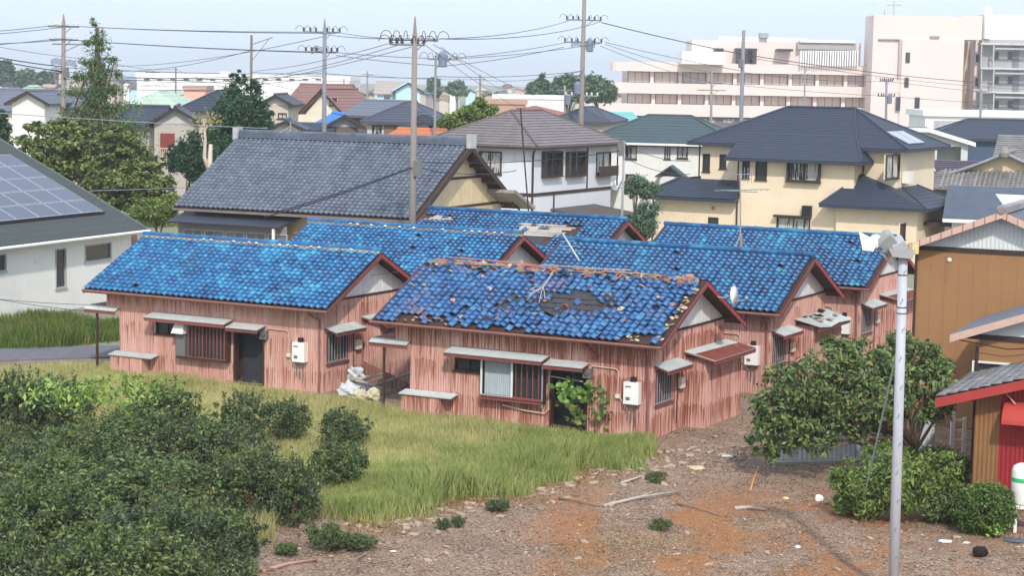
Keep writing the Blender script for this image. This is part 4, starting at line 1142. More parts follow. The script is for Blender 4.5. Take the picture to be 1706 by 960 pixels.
# --- cream yellow house with navy roofs
def yellow_house():
    a = TH; p = at(1232, 330, 118.0)
    h = House('house', 'cream yellow two storey house with several navy slate roofs', (p.x, p.y, 0), -a)
    Fm = Face((0, 0, 0), (1, 0, 0), (0, -1, 0)); Fw = Face((-3.2, 1.5, 0), (1, 0, 0), (0, -1, 0)); Fe = Face((7.2, 1.5, 0), (1, 0, 0), (0, -1, 0)); Fs = Face((9.3, 1.5, 0), (0, 1, 0), (1, 0, 0))
    Fg = Face((6.3, -.35, 0), (1, 0, 0), (0, -1, 0)); Fgs = Face((11.2, -.35, 0), (0, 1, 0), (1, 0, 0)); Fll = Face((-5.6, .02, 0), (1, 0, 0), (0, -1, 0))
    rm = local_rect(h, Fm, [(1259, 260, 1278, 300), (1313, 262, 1368, 303), (1237, 259, 1249, 297), (1294, 362, 1350, 384)])
    rw = local_rect(h, Fw, [(1171, 256, 1183, 286), (1199, 257, 1210, 281)])
    rs = local_rect(h, Fs, [(1476, 257, 1498, 298)]); re = local_rect(h, Fe, [(1407, 256, 1431, 288)])
    re = [(max(.05, re[0][0]), min(2.05, re[0][1]), re[0][2], re[0][3])]
    rl = local_rect(h, Fll, [(1180, 362, 1197, 380)])
    w = MB(); wall_with_holes(w, Fm, 7.2, 0, 6.4, rm); w.poly([(7.2, 0, 0), (7.2, 1.5, 0), (7.2, 1.5, 6.4), (7.2, 0, 6.4)]); w.poly([(0, 1.5, 0), (0, 0, 0), (0, 0, 6.4), (0, 1.5, 6.4)])
    wall_with_holes(w, Fw, 3.2, 0, 7.1, rw); wall_with_holes(w, Fe, 2.1, 0, 7.1, re); wall_with_holes(w, Fs, 8, 0, 7.1, rs)
    w.poly([(-3.2, 9.5, 0), (-3.2, 1.5, 0), (-3.2, 1.5, 7.1), (-3.2, 9.5, 7.1)]); w.poly([(9.3, 9.5, 0), (-3.2, 9.5, 0), (-3.2, 9.5, 7.1), (9.3, 9.5, 7.1)])
    wall_with_holes(w, Fll, 5.59, 0, 3.75, rl); w.poly([(-5.6, 6, 0), (-5.6, .02, 0), (-5.6, .02, 3.75), (-5.6, 6, 3.75)])
    rgs = local_rect(h, Fgs, [(1501, 372, 1508, 400)])
    wall_with_holes(w, Fg, 4.9, 0, 3.75, []); wall_with_holes(w, Fgs, 6, 0, 3.75, rgs); w.poly([(6.3, 0, 0), (6.3, -.35, 0), (6.3, -.35, 3.75), (6.3, 0, 3.75)])
    w.build('wall', CREAMW, h.o)
    for i, r in enumerate(rm): window(h.o, Fm, r, BROWNFR, PANEC if i in (1, 3) else PANE, 2 if i in (1, 3) else 1, .11 if i == 1 else .07, .05, .3 if i == 1 else .05)
    for F, q in ((Fw, rw), (Fll, rl), (Fgs, rgs)):
        for r in q: window(h.o, F, r, BROWNFR, PANE, 1, .06, .06, .04)
    window(h.o, Fs, rs[0], BROWNFR, PANEC, 2, .09, .06, .06)
    wl = window(h.o, Fe, re[0], BROWNFR, BROWNFR, 1, .06, .05, .05, name='louvre_window')
    for i in range(9): zz = re[0][2]+.08+i*(re[0][3]-re[0][2]-.16)/9; MB().fbox(Fe, re[0][0]+.05, re[0][1]-.05, zz, zz+.05, .0, .04).build('louvre_slat', BROWNFR, wl)
    # roofs
    r_ = MB(); ls = hip(r_, -3.9, 10.1, .9, 10.1, 7.1, 9.35, .9, 5.3, 5.5, 5.5, 22, .02, .2)
    k = 2.25/4.6
    A, B, C, D = V3(-.7, -.75, 7.1-1.65*k), V3(7.9, -.75, 7.1-1.65*k), V3(7.0, .9, 7.1), V3(-.7, .9, 7.1)
    C2 = V3(5.3, 5.5, 9.35)
    courses(r_, A, B, C.lerp(C2, .3)+V3(0, 0, .02), D.lerp(V3(-.7, 5.5, 9.35), .3)+V3(0, 0, .02), 12, .02)
    courses(r_, B, V3(7.9, 2.2, 7.1-1.65*k), C.lerp(C2, .35), C.lerp(C2, .35), 10, .02)
    r_.poly([A, D, V3(-.7, .9, 6.95), V3(-.7, -.75, 7.1-1.65*k-.2)]); r_.poly([V3(-.7, -.75, 6.1), V3(7.9, -.75, 6.1), B, A]); r_.poly([V3(7.9, -.75, 6.1), V3(7.9, 2.2, 6.1), V3(7.9, 2.2, 6.3), B])
    r_.poly([V3(-.7, -.75, 6.12), V3(-.7, 2, 6.12), V3(7.9, 2, 6.12), V3(7.9, -.75, 6.12)])
    rf = r_.build('roof', NAVY, h.o); hip_caps(ls + [(B, C.lerp(C2, .3)), (C.lerp(C2, .3), C2)], rf, NAVY_FLAT, .08)
    MB().box(-.75, 7.95, -.86, -.76, 6.12, 6.27).box(-3.98, -.7, .8, .89, 6.92, 7.05).box(7.95, 10.15, .8, .89, 6.92, 7.05).build('gutter', NAVY_FLAT, rf)
    q = MB(); ls2 = hip(q, -6.4, 2.6, -.75, 7.0, 3.75, 5.3, -4.2, 2.55, 3.0, 3.0, 12, .02, .18)
    q2 = MB(); courses(q2, (-6.4, -.7, 3.75), (-.05, -.7, 3.75), (-.05, 1.5, 4.8), (-4.6, 1.5, 4.8), 9, .02); courses(q2, (-6.4, 6, 3.75), (-6.4, -.7, 3.75), (-4.6, 1.5, 4.8), (-4.6, 6, 4.8), 9, .02)
    q2.slab([(-6.4, -.7, 3.72), (-.05, -.7, 3.72), (-.05, 1.5, 3.73), (-6.4, 1.5, 3.73)], .2); q2.poly([(-.05, -.7, 3.75), (-.05, 1.5, 3.75), (-.05, 1.5, 4.8)])
    lw = q2.build('lower_roof', NAVY, h.o); hip_caps([(V3(-6.4, -.7, 3.78), V3(-4.6, 1.5, 4.83))], lw, NAVY_FLAT, .07)
    q3 = MB(); ls3 = hip(q3, 5.5, 12.0, -1.2, 6.2, 3.75, 5.45, 7.3, 7.4, 1.0, 5.6, 12, .02, .18); l3 = q3.build('lower_roof', NAVY, h.o); hip_caps(ls3, l3, NAVY_FLAT, .07)
    for x0_ in (5.6, 7.3):
        pass
    # small panels on the rear right slope, air conditioner, porch roof, vent box
    sp = V3(9.6, 4.2, 7.35)
    for i, (yy) in enumerate((2.6, 4.3)):
        z = lambda x: 7.1 + (10.1-x)*.469
        MB().slab([(9.7, yy, z(9.7)+.12), (9.7, yy+1.5, z(9.7)+.12), (8.3, yy+1.5, z(8.3)+.12), (8.3, yy, z(8.3)+.12)], .06).build('solar_heater', SOLARF, rf)
    ac = h.hit(Fs, 1503, 305); MB().box(9.35, 9.75, 1.5+ac[0]-.2, 1.5+ac[0]+.75, ac[1], ac[1]+.7).build('air_conditioner', WHITEP, h.o)
    MB().box(11.2, 13.2, 1.0, 3.6, 2.65, 2.85).build('porch_roof', BROWNFR, h.o)
    z7 = rm[3]; MB().fbox(Fm, z7[0]-.1, z7[1]+.1, z7[3], z7[3]+.12, .05, .45).build('window_hood', BROWNFR, h.o)
    MB().fbox(Fm, z7[1]-.45, z7[1]+.1, z7[3]+.1, z7[3]+.75, .05, .35).build('vent_box', BLACK, h.o)
    for (x, y, zz) in ((-5.7, -.1, 3.6), (-3.3, 1.4, 6.9), (-.1, -.1, 6.1)):
        MB().tube([(x, y, .1), (x, y, zz)], .05, 6).build('downspout', BROWNFR, h.o)
    MB().lathe(tuple(Fll.p(3.9, 3.1, 0)), [(.12, 0), (.12, .05), (.06, .09)], 8, (0, -1, 0)).build('vent_cap', M('ochre_vent', (208, 146, 84)), h.o)
yellow_house()

# --- white house with teal roof between
def teal_house():
    c = gp(1020, 236, 6.2)
    h = House('house', 'white house with dark teal hipped roof between the brown roofed and yellow houses', (at(985, 236, 132).x, 132, 0), -R(12))
    F = Face((0, 0, 0), (1, 0, 0), (0, -1, 0))
    rr = local_rect(h, F, [(1042, 243, 1061, 265), (1107, 243, 1117, 265), (1128, 243, 1146, 264), (1042, 290, 1058, 302)])
    w = MB(); body(w, 0, 9.5, 0, 8, 0, 6.4, rr); w.build('wall', WHITEW, h.o)
    for r in rr: window(h.o, F, r, BROWNFR, PANEC, 2, .06, .06, .04)
    z0 = h.hit(F, 1060, 236)[1]
    q = MB(); ls = hip(q, -.6, 10.1, -.6, 8.6, z0, z0+1.75, 3.3, 6.3, 4, 4, 10, .02, .22); rf = q.build('roof', TEAL, h.o); hip_caps(ls, rf, TEAL, .08)
    MB().box(-.65, 10.15, -.68, -.6, z0-.2, z0-.05).build('gutter', WHITEP, rf)
    p = h.hit(F, 1096, 292); p2 = h.hit(F, 1146, 290)
    g = MB(); gable_roof(g, p[0], p2[0], -1.6, 0, p[1], p[1]+.75, 'y', .1); pr = g.build('porch_roof', TEAL, h.o)
    MB().box(p[0]+.3, p2[0]-.3, -1.2, -.01, 0, p[1]).build('porch', WHITEW, h.o)
    MB().box(p[0]+.8, p[0]+1.5, -1.23, -1.2, .2, 2.2).build('door', BROWNFR, h.o)
    lo = MB(); gable_roof(lo, -3.2, 2.2, -2.2, 1.5, 3.6, 4.1, 'x', .1); lo.build('lower_roof', M('white_sheet', (226, 226, 226), .6), h.o)
teal_house()

# --- brown board house, right edge
BROWNB = M('brown_board', (160, 120, 82), .75, .06, .8, dirt=((142, 98, 62), .4))
PINKT = M('pink_trim', (204, 170, 156), .7, .12, 3, rand=.2)
PALEG = M('pale_rib_sheet', (220, 224, 222), .7, .05, 2, streak=1)
GREYRF = M('grey_shingle', (112, 114, 122), .8, .2, 4, bump=.3)
def brown_house():
    a = R(24); c = gp(1506, 411, 5.75)
    h = House('house', 'brown boarded house with white ribbed gable and pink barge boards at the right edge', (c.x, c.y, 0), -a)
    wd, dp, k, z0 = 5.9*1.02, 9, .40, 5.75
    hr = wd/2; F = Face((.32, .55, 0), (1, 0, 0), (0, -1, 0))
    w = MB(); body(w, .32, wd-.3, .55, dp, 0, z0-.0); w.build('wall', BROWNB, h.o)
    for i in range(1, 12): MB().fbox(F, i*.45-.008, i*.45+.008, 0.05, z0-.1, -.01, .008).build('board_joint', BROWNB, h.o)
    g = MB(); g.slab([(.2, .54, z0+.02), (wd-.2, .54, z0+.02), (hr, .54, z0+hr*k-.1)], .06); gb = g.build('gable', PALEG, h.o)
    for i in range(1, 42):
        x = .3 + i*.13
        if x < wd-.3: MB().box(x-.012, x+.012, .515, .54, z0+.06, z0 + min(x, wd-x)*k-.12).build('rib', PALEG, gb)
    MB().box(.05, wd-.05, .50, .56, z0-.12, z0+.02).build('trim_board', BROWNFR, gb)
    r_ = MB(); gable_roof(r_, 0, wd, 0, dp+.5, z0, z0+hr*k, 'y', .12); rf = r_.build('roof', GREYRF, h.o)
    for s in (0, 1):
        xa, xb = (0, hr) if s == 0 else (wd, hr)
        MB().hexa([(xa, -.05, z0-.16), (xa, -.005, z0-.16), (xb, -.005, z0+hr*k-.16), (xb, -.05, z0+hr*k-.16), (xa, -.05, z0+.05), (xa, -.005, z0+.05), (xb, -.005, z0+hr*k+.05), (xb, -.05, z0+hr*k+.05)]).build('barge_board', PINKT, rf)
        for i in range(9):
            t = (i+.5)/9; x = xa+(xb-xa)*t; z = z0+hr*k*t
            MB().box(x-.012, x+.012, -.062, -.05, z-.16, z+.05).build('barge_clip', M('clip_brown', (150, 112, 100), .7), rf)
    rl = MB(); rl.box(hr-.16, hr+.16, .0, dp, z0+hr*k, z0+hr*k+.2); rl.build('ridge', GREYT2, rf)
    MB().tube([(hr, -.1, z0+hr*k+.1), (hr, .4, z0+hr*k+.12)], .13, 7).build('ridge_end_tile', GREYT2, rf)
    q = h.hit(F, 1582, 433); MB().lathe(tuple(F.p(q[0], q[1], 0)), [(.07, 0), (.07, .04), (.03, .06)], 9, (0, -1, 0)).build('vent_cap', WHITEP, h.o)
    MB().tube([(.3, .5, 0), (.3, .5, z0-.2)], .045, 6).build('downspout', BROWNFR, h.o)
    # lower wing towards the camera
    b = House('house_wing', 'low brown wing with pink edged roof and wide window, right edge', (gp(1583, 560, 3.7).x, gp(1583, 560, 3.7).y, 0), -a, 'house')
    W2, kk, zz = 7.0, .36, 3.7; hr2 = W2/2; F2 = Face((.75, .5, 0), (1, 0, 0), (0, -1, 0))
    rr = local_rect(b, F2, [(1619, 604, 1712, 650)]); rr = [(rr[0][0], rr[0][0]+2.6, rr[0][2], rr[0][3])]
    w = MB(); wall_with_holes(w, F2, 5.6, 0, zz-.05, rr); w.poly([(.75, 5, 0), (.75, .5, 0), (.75, .5, zz), (.75, 5, zz)]); w.build('wall', BROWNB, b.o)
    window(b.o, F2, rr[0], WHITEP, PANE, 3, .06, .08, .03)
    g = MB(); g.slab([(.5, .49, zz+.05), (W2-.5, .49, zz+.05), (hr2, .49, zz+hr2*kk-.1)], .06); g.build('gable', PALEG, b.o)
    MB().box(.4, W2-.4, .45, .5, zz-.1, zz+.05).build('trim_board', BROWNFR, b.o)
    r_ = MB(); gable_roof(r_, 0, W2, 0, 5, zz, zz+hr2*kk, 'y', .12, 12, .03); rf = r_.build('roof', GREYRF, b.o)
    MB().hexa([(0, -.05, zz-.18), (0, -.005, zz-.18), (hr2, -.005, zz+hr2*kk-.18), (hr2, -.05, zz+hr2*kk-.18), (0, -.05, zz+.04), (0, -.005, zz+.04), (hr2, -.005, zz+hr2*kk+.04), (hr2, -.05, zz+hr2*kk+.04)]).build('barge_board', PINKT, rf)
    MB().tube([(.7, .46, 0), (.7, .46, zz-.3)], .05, 6).build('downspout', BROWNFR, b.o)
    MB().tube([(.2, .2, zz-.12), (1.6, .25, zz-.3), (3.2, .35, zz-.12)], .015, 4).build('cable', BLACK, b.o)
brown_house()

# --- red and brown shed with awning
def red_shed():
    a = R(24); c = gp(1559, 667, 2.55)
    h = House('shed', 'low shed with brown and red ribbed walls and red edged tile roof', (c.x, c.y, 0), -a, 'shed')
    W2, k, z0 = 7.6, .30, 2.55; hr = W2/2
    F = Face((.95, .6, 0), (1, 0, 0), (0, -1, 0))
    xs = h.hit(F, 1664, 740)[0]
    red = M('red_rib_sheet', (154, 46, 48), .7, .1, 2); och = M('ochre_rib_sheet', (146, 106, 68), .75, .1, 2, dirt=((120, 84, 56), .4))
    w = MB(); w.box(.97, 6, .64, 4.5, -.4, z0-.1); core = w.build('wall', DKWOOD, h.o)
    n = 0; x = 0
    while x < xs-.05:
        b = min(x+.5, xs); rib_panel(F, x, b, -.4, z0+(x+.95)*k*.5+.1, 'cladding_panel', och, core, .12, .014); x = b
    for i in range(5): rib_panel(F, xs+i*.5, xs+(i+1)*.5, -.4, z0+.55, 'cladding_panel', red, core, .12, .014)
    Fl = Face((.95, 4, 0), (0, -1, 0), (-1, 0, 0)); rib_panel(Fl, 0, 3.4, -.4, z0, 'cladding_panel', M('shed_side', (150, 100, 84), .8), core)
    g = MB(); g.slab([(.5, .62, z0-.05), (6.5, .62, z0-.05), (hr, .62, z0+hr*k-.1)], .05); g.build('gable', red, h.o)
    r_ = MB(); gable_roof(r_, 0, W2, 0, 5, z0, z0+hr*k, 'y', .1); rf = r_.build('roof', DKWOOD, h.o)
    tm = tile_mesh('tile', GREYT2, .03, 7, .03, .26, .32, .04); ang = math.atan(k)
    for j in range(18):
        for i in range(13):
            o = link('tile', tm, rf, (i*.285-.03, 4.9-j*.265, z0+.05+i*.285*k)); o.rotation_euler = (Matrix.Rotation(-ang, 3, 'Y') @ Matrix.Rotation(-math.pi/2, 3, 'Z')).to_euler()
    MB().hexa([(0, -.06, z0-.2), (0, -.01, z0-.2), (hr, -.01, z0+hr*k-.2), (hr, -.06, z0+hr*k-.2), (0, -.06, z0+.05), (0, -.01, z0+.05), (hr, -.01, z0+hr*k+.05), (hr, -.06, z0+hr*k+.05)]).build('barge_board', M('red_trim', (170, 64, 60), .6, .12, 3), rf)
    # barrel awning
    q = h.hit(F, 1676, 700); aw = MB(); n = 8
    pr = [(.9*math.sin(i/n*math.pi/2)*.8, .55*math.cos(i/n*math.pi/2)) for i in range(n+1)]
    for (d0, u0), (d1, u1) in zip(pr[:-1], pr[1:]):
        aw.slab([F.p(q[0], q[1]+u1, d1), F.p(q[0]+1.6, q[1]+u1, d1), F.p(q[0]+1.6, q[1]+u0, d0), F.p(q[0], q[1]+u0, d0)], .015)
    aw.poly([F.p(q[0], q[1], 0)] + [F.p(q[0], q[1]+u, d) for d, u in pr][::-1]); aw.build('awning', M('red_canvas', (180, 66, 60), .7, .08, 2), h.o)
    MB().tube([F.p(q[0]-.25, q[1]+.95, .1), F.p(q[0]+.3, q[1]+.52, .45)], .02, 5).build('awning_strut', PINKT, h.o)
    # gas cylinder on its stand
    p = gp(1703, 880, -.25); t = empty('gas_tank', p, 0, 'white cylindrical tank with a green band on a white stand at the right edge', 'tank')
    MB().lathe((0, 0, .62), [(.05, 0), (.3, .02), (.32, .1), (.32, .85), (.28, .97), (.16, 1.03)], 16).build('tank_body', WHITEP, t, True)
    MB().lathe((0, 0, 1.2), [(.323, 0), (.325, .01), (.325, .1), (.323, .11)], 16).build('green_band', M('green_band', (70, 190, 120), .5), t)
    MB().box(-.3, -.22, -.3, -.22, -.1, .62).box(.22, .3, -.3, -.22, -.1, .62).box(-.3, -.22, .22, .3, -.1, .62).box(.22, .3, .22, .3, -.1, .62).box(-.34, .34, -.34, .34, .55, .619).build('stand', WHITEP, t)
red_shed()

# --- the cluster of roofs at the right
def right_cluster():
    # light grey house with balcony
    h = House('house', 'light grey house with white edged mono pitch roof and open balcony', (at(1480, 250, 165).x, 165, 0), -R(10))
    F = Face((0, 0, 0), (1, 0, 0), (0, -1, 0))
    b = h.rect(F, 1561, 244, 1601, 270); wn = h.rect(F, 1541, 250, 1557, 268)
    w = MB(); zt = [h.hit(F, x, y)[1] for x, y in ((1480, 214), (1545, 216), (1612, 236))]; wall_with_holes(w, F, 6.6, 0, zt[2]-.02, [b, wn], 1.4)
    w.poly([(0, 0, zt[2]-.02), (6.6, 0, zt[2]-.02), F.p(6.6, zt[2]), F.p(3.3, zt[1]), F.p(0, zt[0])]); w.poly([(6.6, 0, 0), (6.6, 7, 0), (6.6, 7, zt[2]), (6.6, 0, zt[2])]); w.poly([(0, 7, 0), (0, 0, 0), (0, 0, zt[0]), (0, 7, zt[0])]); w.build('wall', M('pale_grey_render', (206, 208, 204), .85, .05, 1), h.o)
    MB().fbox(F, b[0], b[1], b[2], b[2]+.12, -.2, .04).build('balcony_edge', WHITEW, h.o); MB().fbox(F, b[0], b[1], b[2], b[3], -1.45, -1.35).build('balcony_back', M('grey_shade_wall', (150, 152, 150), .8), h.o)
    window(h.o, F, wn, ALU, PANE, 1, .06)
    r_ = MB(); r_.slab([F.p(-.4, zt[0]+.05, .5), F.p(3.3, zt[1]+.1, .5), F.p(3.3, zt[1]+.1, -7), F.p(-.4, zt[0]+.05, -7)], .25); r_.slab([F.p(3.3, zt[1]+.1, .5), F.p(7.2, zt[2]-.1, .5), F.p(7.2, zt[2]-.1, -7), F.p(3.3, zt[1]+.1, -7)], .25); rf_ = r_.build('roof', M('grey_flat_roof', (122, 126, 134), .8, .1, 1), h.o)
    fa = MB(); fa.hexa([F.p(-.4, zt[0]-.25, .56), F.p(3.3, zt[1]-.2, .56), F.p(3.3, zt[1]-.2, .5), F.p(-.4, zt[0]-.25, .5), F.p(-.4, zt[0]+.1, .56), F.p(3.3, zt[1]+.15, .56), F.p(3.3, zt[1]+.15, .5), F.p(-.4, zt[0]+.1, .5)]); fa.hexa([F.p(3.3, zt[1]-.2, .56), F.p(7.2, zt[2]-.4, .56), F.p(7.2, zt[2]-.4, .5), F.p(3.3, zt[1]-.2, .5), F.p(3.3, zt[1]+.15, .56), F.p(7.2, zt[2]-.05, .56), F.p(7.2, zt[2]-.05, .5), F.p(3.3, zt[1]+.15, .5)]); fa.build('fascia', WHITEW, rf_)
    # purple brown roof
    h = House('house', 'low house with purple brown ribbed roof right of the yellow house', (at(1500, 300, 150).x, 150, 0), -R(14))
    z0, z1 = 10.86-150*(312-147)/3220, 10.86-154*(283-148)/3220
    MB().box(0, 8.2, .6, 8, 0, z0).build('wall', WHITEW, h.o)
    q = MB(); gable_roof(q, -.4, 8.6, 0, 8.6, z0, z1+.6, 'x', .12, 14, .06); rf = q.build('roof', M('purple_roof', (92, 82, 96), .6, .15, 2), h.o)
    d = MB(); gable_roof(d, 1.8, 2.6, 2.0, 3.4, z1-.2, z1+.4, 'y', .06); d.build('roof_dormer', WHITEB, rf)
    # navy hipped roof at the back
    h = House('house', 'dark blue house with wide navy hipped roof at the right edge', (at(1590, 240, 185).x, 185, 0), -R(8))
    z0 = 10.86-185*(236-150)/3220; MB().box(.6, 14, .6, 9, 0, z0).build('wall', M('navy_wall', (74, 90, 112), .8, .1, 1), h.o)
    q = MB(); ls = hip(q, -2.6, 15, 0, 9.6, z0, z0+1.75, 1.6, 9, 4.8, 4.8, 10, .02, .25); rf = q.build('roof', NAVY, h.o); hip_caps(ls, rf, NAVY_FLAT, .1)
    # irimoya house
    a = R(20); h = House('house', 'traditional house with hip and gable roof of brown grey tiles at the right', (at(1508, 318, 135).x, 135, 0), -a)
    z0 = 10.86-135*(316-148)/3220; L = 13
    MB().box(.9, L-1, .9, 9, 0, z0).build('wall', M('shaded_timber_wall', (128, 112, 98), .85, .1, 2), h.o)
    q = MB(); courses(q, (0, 0, z0), (L, 0, z0), (L-2.2, 2.4, z0+1.15), (2.2, 2.4, z0+1.15), 8, .05); courses(q, (0, 9.6, z0), (0, 0, z0), (2.2, 2.4, z0+1.15), (2.2, 7.2, z0+1.15), 8, .05)
    q.slab([(0, 0, z0), (L, 0, z0), (L, 9.6, z0), (0, 9.6, z0)], .12); rf = q.build('roof', GREYT2, h.o)
    tmq = MB(); half_tube(tmq, (0, 0, 0), (0, 2.66, 0), .08, 4); tq = tmq.mesh('roll_tile', GREYT2)
    for i in range(38):
        x = .5 + i*.32; t = min(1, max(0, min(x, L-x)/2.2))
        if t > .98: link('roll_tile', tq, rf, (x, 0, z0+.04), (math.atan2(1.15, 2.4), 0, 0))
    g = MB(); gable_roof(g, 2.9, 10.1, 1.9, 8.2, z0+.95, z0+2.4, 'y', .16, 12, .05); up = g.build('upper_roof', GREYT2, h.o)
    gw = MB(); gw.slab([(3.6, 2.5, z0+1.05), (9.4, 2.5, z0+1.05), (6.5, 2.5, z0+2.2)], .06); gw.build('gable', OLDCREAM, h.o)
    for s in (-1, 1): MB().tube([(6.5+s*3.7, 1.85, z0+.95), (6.5+s*1.9, 1.85, z0+1.62), (6.5, 1.85, z0+2.45)], .1, 6).build('verge_roll', M('pale_ridge', (156, 156, 160), .6, .15, 3), up)
    MB().tube([(6.5, 1.6, z0+2.5), (6.5, 8.4, z0+2.5)], .18, 6).build('ridge', GREYT2, up); MB().lathe((6.5, 1.55, z0+2.5), [(.25, -.3), (.34, 0), (.25, .3), (.1, .4)], 8).build('ridge_end_tile', GREYT2, up)
    bk = MB(); gable_roof(bk, 5, 18, 7.5, 15, z0+1.7, z0+3.5, 'x', .16, 12, .06); bk.build('rear_roof', GREYT2, h.o)
    # dark slate roof
    h = House('house', 'house with plain dark slate roof and pale eaves just behind the brown house', (at(1570, 372, 112).x, 112, 0), -R(16))
    z0 = 10.86-112*(366-147)/3220; MB().box(.5, 9, .6, 7, 0, z0).build('wall', WHITEW, h.o)
    q = MB(); gable_roof(q, 0, 12, 0, 7.6, z0, z0+1.7, 'x', .2); rf = q.build('roof', M('charcoal_slate', (88, 96, 110), .7, .14, 1.4), h.o)
    MB().box(0, 12, -.1, -.01, z0-.25, z0-.05).build('fascia', WHITEW, rf)
    # bright sheet behind the brown ridge
    p = at(1690, 336, 84); o = MB().slab([p + V3(-.5, 0, -.1), p + V3(1.6, -.4, -.15), p + V3(1.6, 1, .2), p + V3(-.5, 1.3, .25)], .05).box(p.x-.4, p.x-.3, p.y+.4, p.y+.5, 0, p.z-.05).box(p.x+1.4, p.x+1.5, p.y+.1, p.y+.2, 0, p.z-.15).build('sheet_roof', M('white_sheet', (226, 226, 226), .6)); tag(o, 'glaring white sheet roof showing behind the brown house ridge', 'roof')
right_cluster()

# ------------------------------------------------------------------ hospital and the blocks behind the town
def px_box(mb, x0, y0, x1, y1, Y, depth, proud=0., x_pad=0.):
    a, b = at(x0, (y0+y1)/2, Y), at(x1, (y0+y1)/2, Y); zt = at((x0+x1)/2, y0, Y).z; zb = at((x0+x1)/2, y1, Y).z
    mb.box(a.x-x_pad, b.x+x_pad, Y-proud, Y+depth, zb, zt); return mb
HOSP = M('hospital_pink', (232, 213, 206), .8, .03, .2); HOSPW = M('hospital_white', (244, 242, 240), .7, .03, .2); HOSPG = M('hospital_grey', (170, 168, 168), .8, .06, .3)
HPANE = M_glass('ward_pane', (66, 70, 80), (150, 146, 146), .78)
def hospital():
    Y = 375.0; p = at(1265, 225, Y)
    root = empty('hospital', (0, 0, 0), 0, 'long pale pink hospital with rows of windows behind the town', 'hospital')
    core = MB(); a, b = at(1034, 160, Y), at(1500, 160, Y)
    zs = lambda y: at(1260, y, Y).z
    core.box(a.x+1.5, b.x, Y+2.2, Y+24, 0, zs(106)); core.build('wall', M('hospital_recess', (214, 198, 190), .8, .04, .3), root)
    for (y0, y1, xl, nm) in ((107, 122, 1030, 'parapet'), (141, 159, 1029, 'balcony_band'), (176, 196, 985, 'balcony_band')):
        q = MB(); l = at(xl, y0, Y); q.box(l.x, b.x, Y, Y+2.4, zs(y1), zs(y0)); r = (zs(y0)-zs(y1))
        q.lathe((l.x, Y+1.4, zs(y1)+.02), [(1.38, 0), (1.38, r-.04)], 14); o = q.build(nm, HOSP, root)
    F = Face((0, Y+2.19, 0), (1, 0, 0), (0, -1, 0)); rng = random.Random(3)
    for (y0, y1) in ((122, 141), (159, 176)):
        x = 1045
        while x < 1492:
            wd = rng.choice([35, 36, 38]); l, r = at(x, 150, Y+2.19).x, at(x+wd, 150, Y+2.19).x
            window(root, F, (l, r+.2, zs(y1)+.0, zs(y0)-.0), M('hospital_frame', (72, 68, 70), .5), HPANE, 3, .1, .1, .1, False)
            px = MB().fbox(F, r+.25, r+.95, zs(y1), zs(y0), .02, .9).build('pier', HOSP, root)
            x += wd+9
    g = MB(); g.box(a.x-3, b.x, Y+1, Y+2.1, 0, zs(197)); g.build('ground_floor', M('dark_ground_floor', (118, 112, 116), .8, .15, .5), root)
    for i in range(9):
        l = at(1072+i*33, 205, Y+1).x; MB().box(l, l+2.2, Y+.85, Y+1.0, zs(206), zs(199)).build('ground_window', PANEC, root)
    # roof storeys
    for nm, x0, y0, x1, y1, d, pr, m in (('roof_terrace', 1133, 86, 1205, 107, 10, 4, HOSPW), ('penthouse', 1156, 68, 1440, 107, 18, -4, HOSP), ('penthouse_roof', 1202, 61, 1350, 69, 16, -4.5, HOSPW), ('plant_tower', 1270, 54, 1284, 62, 3, -6, HOSPG)):
        px_box(MB(), x0, y0, x1, y1, Y, d, pr).build(nm, m, root)
    gl = px_box(MB(), 1332, 70, 1430, 82, Y, 14, -2.5).build('plant_screen', HOSPG, root)
    for i in range(24):
        x = 1332 + i*4.1; px_box(MB(), x, 84, x+2.1, 110, Y, .3, 1.0 if i % 3 else 1.2).build('terrace_rail_panel', HOSPW, root)
    px_box(MB(), 1335, 66, 1428, 70.5, Y, 13, -2).build('plant_canopy', HOSPW, root)
    for x0, x1, y0, y1 in ((1192, 1206, 80, 86), (1227, 1262, 80, 84), (1296, 1322, 81, 85), (1230, 1236, 84, 106), (1240, 1246, 84, 106), (1254, 1261, 84, 106)):
        px_box(MB(), x0, y0, x1, y1, Y, .3, -3.85).build('vent_slot', M('hospital_frame', (92, 86, 84)), root)
    # tall block
    t = px_box(MB(), 1452, 26, 1604, 236, Y-6, 9); px_box(t, 1603, 26, 1636, 66, Y-5.9, 8); tb = t.build('tower', HOSP, root)
    px_box(MB(), 1500, 66, 1600, 236, Y-6.4, 1, 0).build('tower_face', HOSP, root)
    px_box(MB(), 1604, 64, 1622, 236, Y+4, 10, 0).build('stair_return', M('hospital_shaded', (206, 184, 164), .8, .04, .3), root)  # the return wall's shade is put into its tan colour
    px_box(MB(), 1622, 64, 1640, 236, Y, 10, 0).build('link_block', HOSP, root)
    for x0, y0, x1, y1 in ((1509, 87, 1516, 104), (1507, 129, 1514, 145), (1493, 161, 1500, 184), (1524, 162, 1532, 184), (1626, 90, 1633, 103), (1625, 130, 1632, 143)):
        px_box(MB(), x0, y0, x1, y1, Y-6.6 if x0 < 1600 else Y-.1, .3).build('window', PANE, root)
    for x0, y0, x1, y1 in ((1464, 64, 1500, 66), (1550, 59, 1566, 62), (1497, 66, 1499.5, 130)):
        px_box(MB(), x0, y0, x1, y1, Y-6.5, .5).build('shadow_strip', HOSPG, root)  # shadow and recess lines coloured in as grey strips on the tower face
    for px, h_ in ((1489, 24), (1474, 10)):
        q = at(px, 26, Y); MB().tube([q, q + V3(0, 0, h_*.1165)], .12, 5).build('roof_antenna', ALU, root)
